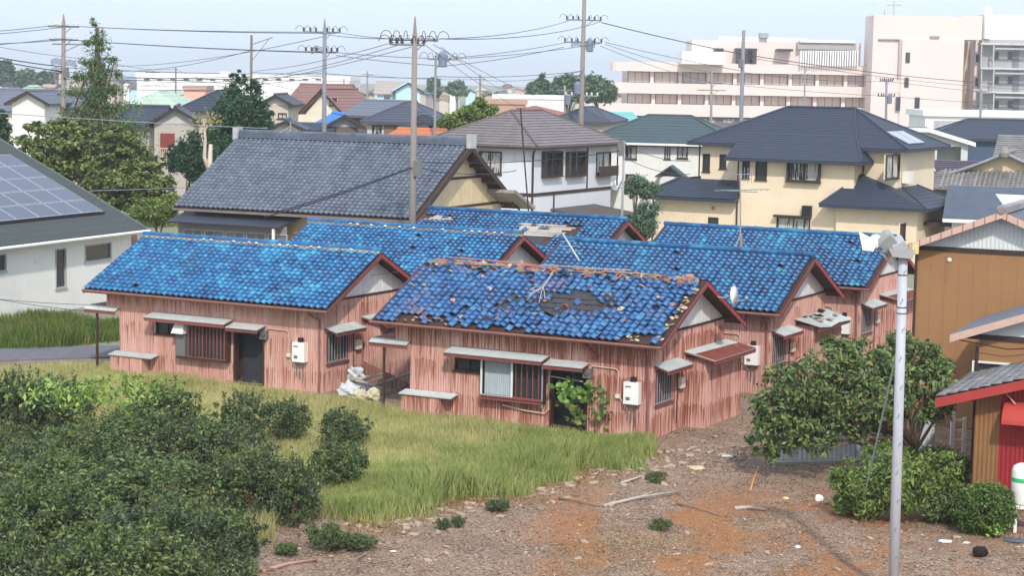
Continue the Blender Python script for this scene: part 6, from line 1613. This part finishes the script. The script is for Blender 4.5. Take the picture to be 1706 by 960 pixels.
for i, (px, lst, lab) in enumerate(((905, [(900, 150, 18, 16, 0), (890, 158, 14, 12, 0), (915, 155, 14, 12, 0), (904, 132, 4, 8, 0)], 'distant tree with a pointed tip left of the tallest pole'), (945, [(945, 148, 22, 20, 0), (930, 158, 14, 12, 0), (960, 156, 14, 12, 0)], 'distant rounded tree just behind the tallest pole'), (995, [(990, 148, 24, 20, 0), (1010, 155, 18, 14, 0), (975, 156, 14, 12, 0)], 'distant broad tree between the tallest pole and the hospital'))):
    tree_at('far_tree', lab, 300 + i*4, px, lst, LEAF_FAR, 52+i, n_clump=220, per=30, leaf=.7, trunk_r=.3, spread=.16, group='far trees left of the hospital')
for i, (px, py, rx, ry, lab) in enumerate(((5, 112, 14, 12, 'hazy tree mass on the horizon at the left edge'), (45, 124, 16, 9, 'second hazy tree on the horizon right of the edge'), (75, 126, 10, 7, 'small hazy tree on the horizon before the leftmost pole'), (722, 138, 9, 8, 'small hazy round tree on the horizon by the slim pole'), (760, 142, 14, 6, 'low hazy tree line right of the slim pole'), (252, 128, 14, 7, 'hazy trees beside the warehouse end'))):
    tree_at('far_tree', lab, 520, px, [(px, py, rx, ry, 0), (px+rx*.6, py+3, rx*.7, ry*.7, 0), (px-rx*.3, py+ry, rx*.9, ry, 0), (px+rx*.3, py+ry*1.8, rx, ry, 0)], LEAF_FAR, 60+i, n_clump=110, per=24, leaf=1.1, trunk_r=.3, group='far trees on the horizon')
# dead trunk
def snag():
    b = at(348, 300, 108); r = empty('dead_tree', (b.x, 108, 0), 0, 'bleached dead trunk with two broken prongs beside the farmhouse roof', 'tree')
    z = lambda y: at(348, y, 108).z
    MB().tube([V3(0, 0, 0), V3(.02, 0, z(300)), V3(.1, 0, z(240))], .26, 7, .1).build('trunk', M('bleached_wood', (206, 192, 176), .9, .15, 3), r, True)
    MB().tube([V3(.0, 0, z(285)), V3(-.25, 0, z(262)), V3(-.2, 0, z(230)), V3(-.3, 0, z(198))], .14, 6, .05).build('branch', M('bleached_wood', (206, 192, 176)), r, True)
    rng = np.random.default_rng(3); P = rng.normal(size=(260, 3))*np.array([.45, .4, .3]) + np.array([-.1, 0, z(203)]); link('dry_leaves', leaf_mesh('dry_leaves', P, .16, M_leaf('leaf_dry', (120, 110, 70), (190, 180, 120)), rng), r)
snag()

# ------------------------------------------------------------------ foreground shrubs
LEAF_SHOOT = M_leaf('leaf_shoot', (62, 84, 46), (124, 144, 78), (156, 160, 94), .1, .45)
def shrub_proto(seed, mat, n_clump=170, per=50, leaf=.064):
    rng = np.random.default_rng(seed)
    bl = [(0, 0, .42, .72, .72, .42)] + [(math.cos(a)*q, math.sin(a)*q, float(rng.uniform(.4, .8)), float(rng.uniform(.22, .45)), float(rng.uniform(.22, .45)), float(rng.uniform(.16, .34))) for a, q in zip(rng.uniform(0, 6.28, 9), rng.uniform(.2, .7, 9))]
    P, out, cc = blob_points(bl, n_clump, per, rng, .115, .6)
    # upright shoots above the outline
    sh = []
    for k in range(30):
        a = rng.uniform(0, 6.28); q = rng.uniform(0, .8); h0 = .80-.35*q*q; top = rng.uniform(.12, .38)
        t = rng.random((30, 1)); c = np.array([[math.cos(a)*q, math.sin(a)*q, h0]])
        sh.append(c + t*np.array([[rng.normal()*.06, rng.normal()*.06, top]]) + rng.normal(size=(30, 3))*.022)
    P = np.concatenate([P] + sh); out = np.concatenate([out, np.zeros((len(P)-len(out), 3))])
    P = P[P[:, 2] > .01]; out = out[:len(P)]
    me = leaf_mesh('foliage', P, leaf, mat, rng, .5, .42, out)
    mb = MB(); limbs(mb, (0, 0, -.05), (0, 0, .6), .03, cc[:34], rng, 4); st = mb.mesh('stems', TWIG)
    Q = []
    for k in range(26):
        a = rng.uniform(0, 6.28); q = rng.uniform(0, .85); h0 = .84-.4*q*q; t = rng.random((16, 1))
        Q.append(np.array([[math.cos(a)*q, math.sin(a)*q, h0]]) + t*np.array([[rng.normal()*.08, rng.normal()*.08, rng.uniform(.08, .24)]]) + rng.normal(size=(16, 3))*.03)
    sh2 = leaf_mesh('new_shoots', np.concatenate(Q), leaf*1.05, LEAF_SHOOT, rng, .3, .4)
    return me, st, sh2
PROTO = [shrub_proto(s, m) for s, m in ((1, LEAF_TEA), (2, LEAF_TEA), (3, LEAF_TEA2), (4, LEAF_TEA))]
PROTO_BIG = [shrub_proto(s, m, 300, 62, .047) for s, m in ((5, LEAF_TEA), (6, LEAF_TEA2), (7, LEAF_TEA))]
def shrub(label, px, yt, yb, w, proto, rot, name='shrub', group='dark evergreen shrubs of the front left thicket', hs=1.):
    b = on(px, yb); top = at(px, yt, b.y).z; H = max(.3, (top - b.z))*hs; rad = w/2*b.y/CAM_F*.94
    r = empty(name, b, rot, label, 'shrub', group)
    for nm, me in zip(('foliage', 'stems', 'new_shoots'), proto):
        o = link(nm, me, r); o.scale = (rad/.85, rad/.85, H/1.05)
        if nm == 'new_shoots': o['kind'] = 'stuff'
S = [('shrub clipped by the left edge at the back of the thicket', 30, 622, 735, 170), ('shrub at the thicket top behind the bright leaved plant', 110, 628, 720, 130), ('rounded shrub standing at the back right of the bright leaved plant', 268, 640, 745, 170),
     ('narrow shrub with a tall spiky shoot on the thicket skyline', 412, 652, 748, 110), ('small shrub at the right end of the thicket skyline', 484, 666, 735, 85), ('small lone shrub standing apart in the yellow grass', 572, 684, 748, 105),
     ('low dark shrub just below the lone one, edge of the grass', 566, 738, 812, 125), ('shrub below the bright leaved plant', 170, 690, 800, 260), ('middle shrub right of the thicket centre', 340, 690, 810, 230), ('shrub on the left edge at mid height of the thicket', 20, 715, 840, 220),
     ('large shrub filling the centre of the thicket', 235, 752, 880, 320), ('shrub forming the right flank of the thicket', 420, 742, 868, 200), ('outermost right shrub next to the green grass', 490, 768, 876, 120), ('big shrub low on the left edge of the photograph', 70, 800, 960, 320),
     ('big shrub low in the middle of the thicket', 295, 822, 985, 300), ('shrub at the lower right corner of the thicket', 372, 846, 960, 150), ('nearest shrub at the bottom edge, left of centre of the thicket', 175, 872, 1050, 330), ('nearest shrub in the bottom left corner', 15, 890, 1070, 260), ('nearest shrub at the bottom right of the thicket', 325, 900, 1045, 220), ('shrub filling the gap behind the large central one', 90, 745, 870, 240)]
for i, (lab, px, yt, yb, w) in enumerate(S):
    shrub(lab, px, yt, yb, w, (PROTO_BIG[i % 3] if w > 180 else PROTO[i % 4]), i*1.3)
S2 = [('low leafy weed clump on the soil right of the thicket', 545, 868, 918, 85), ('smaller weed clump beside the leafy one on the soil', 598, 888, 916, 80), ('tiny weed tuft left of the leafy clump', 478, 905, 925, 55)]
for i, (lab, px, yt, yb, w) in enumerate(S2): shrub(lab, px, yt, yb, w, PROTO[2], i, 'weed', 'weed clumps on the bare lot', .9)
for i, (px, py, w, lab) in enumerate(((740, 880, 26, 'tiny green weed in the middle of the stony soil'), (764, 876, 24, 'second tiny green weed close to the first in the soil'), (830, 848, 46, 'flat weed among the stones near the grass edge'), (1100, 880, 40, 'pale weed tuft beside the grey fallen stick'), (1092, 800, 36, 'yellow green weed by the end of the fallen branch'))):
    shrub(lab, px, py-6, py+4, w*1.2, PROTO[2], i, 'weed', 'weed clumps on the bare lot')
# bright large-leaved plant in the thicket
def bright_plant():
    b = on(150, 775); top = at(150, 634, b.y).z - b.z; rng = np.random.default_rng(9)
    r = empty('broadleaf_plant', b, 0, 'bright yellow green large leaved plant rising from the dark thicket', 'plant')
    P = rng.normal(size=(760, 3))*np.array([.95, .5, .22]) + np.array([0, -.1, top-.38]); P[:, 2] += .12*np.sin(P[:, 0]*4)
    P[:, 2] = np.minimum(P[:, 2], top+.1)
    link('leaves', leaf_mesh('leaves', P, .17, LEAF_BRIGHT, rng, .9, .38, None, .5), r)
    mb = MB(); limbs(mb, (0, 0, 0), (0, 0, top*.8), .03, P[:14], rng, 5); mb.build('stems', TWIG, r)
    r = empty('broadleaf_plant', on(218, 738), 0, 'small bright yellow green sprig right of the large leaved plant', 'plant')
    P = rng.normal(size=(60, 3))*np.array([.2, .2, .12]) + np.array([0, 0, top*.9-.3]); link('leaves', leaf_mesh('leaves', P, .17, LEAF_BRIGHT, rng, .9, .6, None, .5), r)
    MB().tube([V3(0, 0, 0), V3(.02, 0, top*.85-.3)], .02, 5).build('stems', TWIG, r)
bright_plant()
# vine by the open door of the broken-roof cottage
LEAF_VINE = M_leaf('leaf_vine', (70, 112, 50), (134, 166, 84), (170, 178, 92), .08)
def vine():
    b = on(975, 716); rng = np.random.default_rng(12); r = empty('vine', b, 0, 'large leaved green vine climbing at the open door of the broken roof cottage', 'plant')
    cl = [(946, 640, 26), (958, 655, 28), (940, 660, 20), (985, 650, 22), (1000, 668, 16), (975, 665, 22), (1005, 690, 22), (965, 695, 26), (955, 680, 14)]
    hB = WB.inverted(); a_ = hB @ Vector((0, 0, CAM_H))
    def on_wall(px, py):
        d_ = hB.to_3x3() @ _ray(px, py); return WB @ (a_ + d_*((.32-a_.y)/d_.y))
    for k, (px, py, n) in enumerate(cl):
        c = on_wall(px, py) - b; P = rng.normal(size=(n, 3))*np.array([.16, .12, .15]) + np.array(c[:]); link('leaves', leaf_mesh('leaves', P, .2, LEAF_VINE if k < 6 else LEAF_MAPLE, rng, .3, .8, np.tile([0, -1.2, .3], (n, 1)), .3), r)
    mb = MB()
    for px, py, n in cl: c = on_wall(px, py) - b; mb.tube([V3(0, 0, 0), V3(c.x*.4, 0, c.z*.6), c], .012, 4)
    mb.build('stems', TWIG, r)
vine()

# ------------------------------------------------------------------ right side: tree, shrubs, fence, lamp pole
def right_tree():
    b = on(1528, 800)
    lst = [(1330, 640, 60, 46, -.4), (1290, 680, 44, 44, -.5), (1400, 610, 66, 40, 0), (1450, 660, 70, 46, -.3), (1505, 610, 60, 44, .3), (1550, 650, 44, 60, .2), (1340, 715, 50, 26, -.5), (1270, 730, 30, 26, -.4), (1440, 590, 40, 26, .3), (1565, 610, 26, 40, .4), (1280, 755, 16, 14, -.3), (1545, 580, 22, 20, .2), (1365, 680, 70, 40, 0), (1410, 715, 50, 20, -.2), (1300, 715, 46, 34, -.4), (1360, 735, 40, 18, -.5), (1470, 710, 40, 18, 0), (1500, 565, 40, 16, .2), (1400, 575, 40, 18, .2)]
    bl = blobs_px(b.y, b, lst)
    foliage_tree('broadleaf_tree', 'spreading broad leaved tree behind the white lamp pole', b, bl, LEAF_TREE, BARK, 71, n_clump=680, per=28, leaf=.16, trunk_r=.15, trunk_top=(-.3, 0, 1.9), up=.7, aspect=.42, spread=.13, limbs_n=44, droop=.35, shell=.4)
    b = on(1470, 868); bl = blobs_px(b.y, b, [(1440, 820, 46, 40, 0), (1500, 810, 60, 46, 0), (1560, 800, 40, 40, .3), (1420, 790, 24, 20, .2), (1590, 770, 20, 16, .4), (1480, 765, 40, 24, .5)])
    foliage_tree('shrub', 'loose green shrub at the foot of the lamp pole', b, bl, LEAF_MID, TWIG, 72, n_clump=260, per=36, leaf=.13, trunk_r=.05, aspect=.35, cat='shrub', spread=.16)
    b = on(1640, 888); bl = blobs_px(b.y, b, [(1640, 850, 48, 42, 0), (1625, 840, 34, 34, -.1), (1660, 845, 34, 36, .1)])
    foliage_tree('shrub', 'dense rounded shrub before the red and brown shed', b, bl, M_leaf('leaf_round', (44, 70, 34), (110, 138, 60), (142, 160, 72), .1), TWIG, 73, n_clump=330, per=46, leaf=.07, trunk_r=.05, cat='shrub', spread=.12, shell=.75)
    b = on(1655, 893); bl = blobs_px(b.y, b, [(1655, 880, 12, 11, 0)])
    foliage_tree('weed', 'little pale green weed at the foot of the rounded shrub', b, bl, LEAF_BRIGHT, TWIG, 74, n_clump=20, per=14, leaf=.1, trunk_r=.01, cat='weed', spread=.3, limbs_n=3)
    for i, (px, py, l_, lab) in enumerate(((1575, 872, [(1575, 838, 34, 30, 0), (1598, 848, 24, 24, 0), (1560, 852, 22, 20, 0)], 'low hedge bush between the lamp pole and the rounded shrub'), (1420, 860, [(1415, 835, 26, 22, 0), (1400, 800, 16, 14, 0)], 'small loose bush at the left of the lamp pole shrubs'), (1545, 800, [(1560, 770, 40, 26, 0), (1600, 778, 20, 18, 0), (1500, 760, 30, 18, 0)], 'leafy sapling growth at the foot of the spreading tree'))):
        b = on(px, py); foliage_tree('shrub', lab, b, blobs_px(b.y, b, l_), LEAF_MID if i else LEAF_TEA2, TWIG, 90+i, n_clump=130, per=34, leaf=.11, trunk_r=.04, aspect=.36, cat='shrub', spread=.17)
right_tree()
FENCEM = M('fence_sheet', (206, 212, 214), .55, .08, 2, streak=1, dirt=((170, 168, 160), .5), rand=.2)
def fence():
    a, b = on(1292, 770), on(1560, 762); d = (b-a); L = d.length; ang = math.atan2(d.y, d.x)
    r = empty('sheet_fence', a, ang, 'low fence of pale ribbed metal sheets behind the spreading tree', 'fence'); F = Face((0, 0, 0), (1, 0, 0), (0, -1, 0)); n = int(L/.62)
    for i in range(n):
        rib_panel(F, i*.62, (i+1)*.62-.015, .05, 1.28 + .04*math.sin(i*2.1), 'fence_sheet', FENCEM, r, .15, .016)
    for i in range(0, n+1, 2): MB().box(i*.62-.03, i*.62+.03, .01, .07, -.2, 1.25).build('post', STEEL, r)
    MB().box(-.1, L, .0, .014, .28, .34).build('rail', STEEL, r)
    rb = MB(); rb.box(-.3, L+.3, -.35, -.02, -.3, .06); rb.build('footing', CONC, r)
    q = on(1585, 762); r2 = empty('white_gate_post', q, 0, 'pair of white posts with rails left of the red and brown shed', 'gate')
    MB().box(-.06, .06, -.06, .06, 0, 1.35).build('post', WHITEP, r2); MB().box(.3, .4, -.05, .05, 0, 1.2).build('post', WHITEP, r2)
    for z in (.5, .8, 1.1): MB().box(.06, .3, -.02, .02, z, z+.06).build('rail', WHITEP, r2)
fence()
def lamp_pole():
    b = at(1491, 960, 41.0); base = Vector((b.x-.02, 41.0, GZ(b.x, 41.0))); top = at(1505, 418, 41.0) - base
    r = empty('lamp_pole', base, 0, 'tall white painted pole with floodlights at its head, right foreground', 'lamp pole')
    paint = M('pole_paint', (186, 190, 198), .5, .08, 1.5, streak=1, dirt=((150, 146, 144), .7))
    MB().tube([V3(0, 0, -.4), top*.5, top], .118, 16, .098).build('pole_shaft', paint, r, True)
    for i in range(12):
        z = .4 + i*.62; c = top*(z/top.z); s = 1 if i % 2 else -1
        MB().tube([c, c + V3(s*.02, -.2, .0), c + V3(s*.03, -.22, .06)], .009, 5).build('step_bolt', STEEL, r)
    for y in (458, 512, 522):
        z = (at(1503, y, 41.0) - base).z; c = top*(z/top.z); MB().lathe(c, [(.108, -.01), (.113, 0), (.108, .01)], 14).build('band', BLACK, r)
    h = lambda px, py, dy=0.: at(px, py, 41.0+dy) - base
    # head: bracket box, two floodlight bodies and a white reflector
    MB().hexa([h(1487, 428, -.25), h(1521, 432, -.25), h(1521, 432, .25), h(1487, 428, .25), h(1480, 414, -.3), h(1524, 416, -.3), h(1524, 416, .3), h(1480, 414, .3)]).build('bracket', M('lamp_grey', (176, 180, 182), .45, .06, 3), r)
    fl = MB(); fl.lathe(h(1478, 402), [(.17, -.26), (.23, -.22), (.23, .14), (.15, .2)], 4, (-.55, -.2, .55)); fl.build('floodlight', M('lamp_body', (150, 156, 150), .45, .1, 3), r)
    f2 = MB(); f2.lathe(h(1497, 408), [(.14, -.2), (.2, -.14), (.2, .1), (.14, .16)], 4, (-.4, -.3, .7)); f2.build('floodlight', M('lamp_grey', (176, 180, 182)), r)
    rf = MB(); rf.slab([h(1437, 418, -.2), h(1455, 420, -.25), h(1462, 400, .0), h(1448, 396, .1), h(1431, 388, .1)][::-1], .03); rf.build('reflector', WHITEP, r)
    rf = MB(); rf.lathe(h(1458, 403), [(.06, -.08), (.16, -.02), (.17, .03), (.05, .06)], 10, (-.6, -.6, .3)); rf.build('reflector', WHITEP, r, True)
    MB().tube([h(1457, 408), h(1472, 424), h(1487, 444)], .03, 6).build('arm', M('lamp_grey', (176, 180, 182)), r)
    MB().lathe(h(1524, 414), [(.08, -.12), (.09, -.1), (.09, .1), (.1, .13)], 8).build('small_lamp', M('warm_glass_lamp', (226, 206, 150), .3), r)
    # guy wire with a green and white sleeve
    g = on(1433, 858); t = base + top*((at(1500, 556, 41.0) - base).z/top.z)
    gw = empty('guy_wire', g, 0, 'slanting guy wire with pale green sleeve left of the lamp pole', 'wire'); d = t - g
    MB().tube([V3(0, 0, 0), d], .012, 5).build('wire', STEEL, gw); MB().tube([d*.02, d*.9], .022, 6).build('sleeve', M('pale_green_sleeve', (150, 196, 178), .5, .2, 3), gw)
lamp_pole()

# ------------------------------------------------------------------ small things
def stick(label, a, b, r, mat, za=.04, zb=.04, name='branch', cat='stick', kinks=1):
    A, B = on(*a), on(*b); A.z += za; B.z += zb; m = A.lerp(B, .45) + V3(.0, .06, .03)
    root = empty(name, A, 0, label, cat); mb = MB(); mb.tube([V3(0, 0, 0), m-A, B-A], r, 6, r*.6); mb.build('stem', mat, root, True)
    if kinks:
        s = (m-A); MB().tube([s, s + (B-A)*.2 + V3(0, .15, .05)], r*.5, 5, r*.2).build('twig', mat, root)
    return root
GREYWOOD = M('grey_driftwood', (184, 174, 164), .9, .2, 4); BRNWOOD = M('brown_stick', (150, 124, 100), .9, .2, 4)
stick('long pale grey branch lying on the bare soil below the rusted annex', (1006, 846), (1132, 826), .045, GREYWOOD, .05, .12)
stick('greyish stick lying nearer the grass edge on the rubble', (1034, 808), (1098, 792), .035, GREYWOOD)
stick('crooked brown branch lying left of the long pale one', (930, 833), (1000, 846), .035, BRNWOOD)
stick('thin brown stick lying right of the long pale branch', (1128, 842), (1200, 862), .025, BRNWOOD)
stick('short weathered log half buried right of the fallen sticks', (1224, 850), (1275, 852), .06, GREYWOOD)
stick('pinkish round timber lying on the soil near the bottom edge', (437, 955), (528, 936), .05, M('pink_timber', (188, 146, 132), .85, .15, 3), kinks=0)
stick('orange wooden stake leaning in the shade of the tree', (1250, 818), (1264, 782), .03, M('orange_stake', (206, 148, 96), .8, .1, 3), .0, .1, 'stake', 'stake', 0)
def lump(label, px, py, r, mat, name='debris', cat='debris', flat=.6, seed=0):
    p = on(px, py); rng = random.Random(seed); bm = bmesh.new(); bmesh.ops.create_icosphere(bm, subdivisions=3 if name == 'rubbish_bag' else 2, radius=1)
    for v in bm.verts:
        k_ = 1 + (.22*math.sin(v.co.x*4.3+seed)*math.sin(v.co.y*5.1+seed*2)+.16*math.sin(v.co.z*7+v.co.x*6+seed) if name == 'rubbish_bag' else 0)
        v.co *= k_*rng.uniform(.84, 1.12); v.co.z *= flat
    bmesh.ops.scale(bm, vec=(r, r*.8, r), verts=bm.verts); bmesh.ops.translate(bm, vec=(0, 0, r*flat*.75), verts=bm.verts)
    me = bpy.data.meshes.new(name); bm.to_mesh(me); bm.free(); me.materials.append(mat); o = link(name, me, None, p); return tag(o, label, cat)
lump('white ball shaped litter on the soil under the tree', 1364, 836, .12, WHITEP, 'litter', 'litter', .9, 1)
lump('pale stone lying right of the white ball litter', 1381, 841, .16, STONE, 'stone', 'stone', .45, 2)
lump('small yellowish stone left of the white ball litter', 1309, 833, .09, M('yellow_stone', (220, 204, 130), .8), 'stone', 'stone', .5, 3)
lump('black lump of cloth on the bare soil right of the lamp pole', 1632, 928, .20, M('black_cloth', (40, 34, 32), .95, .2, 4), 'cloth', 'cloth', .75, 4)
lump('flat white scrap on the soil right of the lamp pole', 1574, 904, .17, WHITEP, 'litter', 'litter', .2, 5)
lump('second white scrap beside the black lump', 1610, 906, .09, WHITEP, 'litter', 'litter', .25, 6)
lump('small white scrap near the bottom right of the moss', 1329, 914, .08, WHITEP, 'litter', 'litter', .5, 7)
lump('white paper scrap on the soil below the grass', 655, 920, .08, WHITEP, 'litter', 'litter', .2, 8)
lump('pale grey slab fragment on the soil behind the annex corner', 1212, 762, .2, M('pale_slab_bit', (206, 208, 206), .8), 'slab', 'slab', .18, 9)
lump('dark rubber mat scrap at the right edge of the lot', 1690, 902, .3, M('dark_mat', (96, 98, 106), .9), 'mat', 'mat', .1, 10)
lump('pale broken slab below the annex footing', 1160, 782, .28, M('pale_slab_warm', (206, 184, 150), .9, .2, 3), 'slab', 'slab', .2, 11)
def junk():
    b = on(588, 664); rng = random.Random(6)
    bags = M('plastic_bag', (204, 208, 212), .45, .08, 6, bump=.5, bscale=8); col = M('soiled_bag', (206, 196, 168), .6, .15, 5, bump=.5, bscale=8)
    for i, (px, py, r, m, lab) in enumerate(((580, 655, .34, bags, 'biggest white plastic bag in the rubbish heap by the ladder'), (604, 652, .3, bags, 'white bag leaning on the right of the rubbish heap'), (600, 662, .26, col, 'yellowish bag at the foot of the rubbish heap'), (592, 642, .28, bags, 'crumpled white sheet on top of the rubbish heap'), (622, 660, .26, col, 'small soiled bag beside the ladder end'))):
        o = lump(lab, px, py+6, r, m, 'rubbish_bag', 'bag', .85, 20+i)
        if i == 3: o.location.z += .35
    lab = 'loose grey boards and frames sticking out of the rubbish heap'
    r = empty('scrap_frame', on(598, 660), -.3, lab, 'scrap')
    for i in range(7):
        MB().box(-.5, .5, -.03, .03, -.02, .02).build('slat', rng.choice([ZINC, STEEL, BOARD]), r); o = r.children[-1]
        o.location = (rng.uniform(-.3, .5), rng.uniform(-.2, .2), rng.uniform(.3, .75)); o.rotation_euler = (rng.uniform(-.3, .3), rng.uniform(-.6, .6), rng.uniform(-.6, .6))
    # aluminium ladder lying on its side
    A, B = on(622, 664), on(682, 646); A.z += .05; B.z += .12; d = B-A; r = empty('ladder', A, 0, 'metal ladder lying on its edge between the two front cottages', 'ladder')
    up = V3(.04, -.1, .42)
    MB().tube([V3(0, 0, 0), d], .035, 5).build('rail', STEEL, r); MB().tube([up, d+up], .035, 5).build('rail', STEEL, r)
    for i in range(8): c = d*((i+.5)/8); MB().tube([c, c+up], .022, 5).build('rung', STEEL, r)
    # fallen branches and laths behind the heap
    r = empty('brush_heap', on(618, 648), 0, 'bare brushwood leaning on the left cottage gable wall', 'brushwood')
    for i in range(16):
        a = V3(rng.uniform(-.6, .8), rng.uniform(-.1, .4), 0); MB().tube([a, a + V3(rng.uniform(-.6, .4), .1, rng.uniform(.5, 1.6))], .018, 4, .006).build('twig', BRNWOOD, r)
    MB().hexa([V3(-.3, .3, .1), V3(1.3, .1, .0), V3(1.3, .25, .0), V3(-.3, .45, .1), V3(-.3, .3, .9), V3(1.3, .1, .2), V3(1.3, .25, .2), V3(-.3, .45, .9)]).build('board', M('brown_plank', (140, 92, 80), .85, .15, 3), r)
junk()
def dish():
    p = at(1223, 493, 60.5); r = empty('satellite_dish', p, 0, 'white satellite dish fixed to the barge board of the broken roof cottage', 'satellite dish')
    MB().lathe((0, 0, 0), [(.02, -.09), (.18, -.06), (.29, 0), (.295, .012)], 18, (.86, -.5, .12)).build('reflector', WHITEP, r, True); r.children[-1].scale = (1, 1, 1.08)
    MB().tube([V3(0, 0, -.2), V3(.3, -.1, -.12), V3(.38, -.16, -.05)], .02, 5).lathe((.38, -.16, -.05), [(.04, -.05), (.05, 0), (.05, .06)], 8, (-1, .2, .2)).build('feed_arm', STEEL, r)
    MB().tube([V3(-.05, .05, 0), V3(-.35, .12, -.08), V3(-.5, .16, -.06)], .025, 5).build('mount', STEEL, r)
dish()
def antenna():
    # aerial on its tripod at the right rear roof ridge
    base = at(1234, 413, 75.5); r = empty('tv_antenna', base, 0, 'tall television aerial on a tripod over the right rear cottages', 'antenna'); P = lambda x, y: at(x, y, 75.5) - base
    MB().tube([V3(0, 0, 0), P(1233, 290)], .03, 6).build('mast', M('rusty_mast', (168, 150, 140), .7), r)
    for x in (1220, 1246, 1238): MB().tube([P(x, 420) + V3(0, (x-1233)*.03, 0), P(1234, 388)], .022, 5).build('tripod_leg', STEEL, r)
    for (a, b, y, y2) in ((1190, 1282, 318, 315), (1206, 1252, 292, 290), (1212, 1262, 318, 320)):
        MB().tube([P(a, y), P(b, y2)], .016, 4).build('boom', STEEL, r)
    for x in range(1196, 1280, 9): c = P(x, 317); MB().tube([c - V3(0, .35, 0), c + V3(0, .35, 0)], .01, 4).build('element', STEEL, r)
    for x in (1240, 1246, 1252): c = P(x, 292); MB().tube([c - V3(0, 0, .3), c + V3(0, 0, .3)], .012, 4).build('element', STEEL, r)
    # mast by the brown roof
    b = at(893, 350, 100); r = empty('tv_antenna', Vector((b.x, 100, 0)), 0, 'leaning dark aerial mast before the white house with brown roof', 'antenna'); q = at(867, 180, 100) - Vector((b.x, 100, 0))
    MB().tube([V3(0, 0, 0), q], .045, 6).build('mast', BROWNFR, r); MB().tube([q + V3(-.25, 0, 0), q + V3(.3, 0, .05)], .05, 5).build('head', M('red_tip', (196, 120, 110), .7), r)
    # wrecked aerial lying on the broken roof
    c = at(905, 478, 60.2); r = empty('fallen_antenna', c, 0, 'white wrecked aerial lying on the broken blue roof', 'antenna')
    for (x, y) in ((878, 500), (884, 482), (898, 505), (908, 498), (880, 494)): MB().tube([V3(0, 0, 0), (at(x, y, 59.6) - c)*.6 + V3(0, 0, .05), at(x, y, 59.6) - c], .010, 5).build('element', M('dull_alu', (186, 192, 200), .5), r)
    MB().tube([V3(0, 0, 0), at(920, 456, 61.0) - c], .022, 5).build('mast', BOARD, r)
    a, b = at(938, 397, 71.2), at(965, 440, 68.6); r = empty('fallen_pole', b, 0, 'pale pole lying down the tiles of the turquoise ridged roof', 'pole'); MB().tube([V3(0, 0, .12), a-b+V3(0, 0, .15)], .03, 6).build('shaft', M('pale_green_pole', (196, 206, 190), .6), r)
    for i in range(3): t = (a-b)*(.3+.2*i); MB().tube([t + V3(-.3, 0, .15), t + V3(.25, .1, .18)], .015, 4).build('element', STEEL, r)
antenna()

# ------------------------------------------------------------------ the humid air over the town
def haze():
    m = bpy.data.materials.new('haze_air'); m.use_nodes = True; t = m.node_tree; t.nodes.clear()
    o = t.nodes.new('ShaderNodeOutputMaterial'); v = t.nodes.new('ShaderNodeVolumePrincipled')
    v.inputs['Color'].default_value = (.92, .96, 1, 1); v.inputs['Density'].default_value = .00035; v.inputs['Anisotropy'].default_value = .0
    t.links.new(v.outputs[0], o.inputs['Volume'])
    b = MB().box(-1420, 1420, -60, 2520, -1.5, 34).build('haze', m)
    tag(b, 'thin pale summer haze in the air over the whole town', 'haze', kind='stuff')
haze()
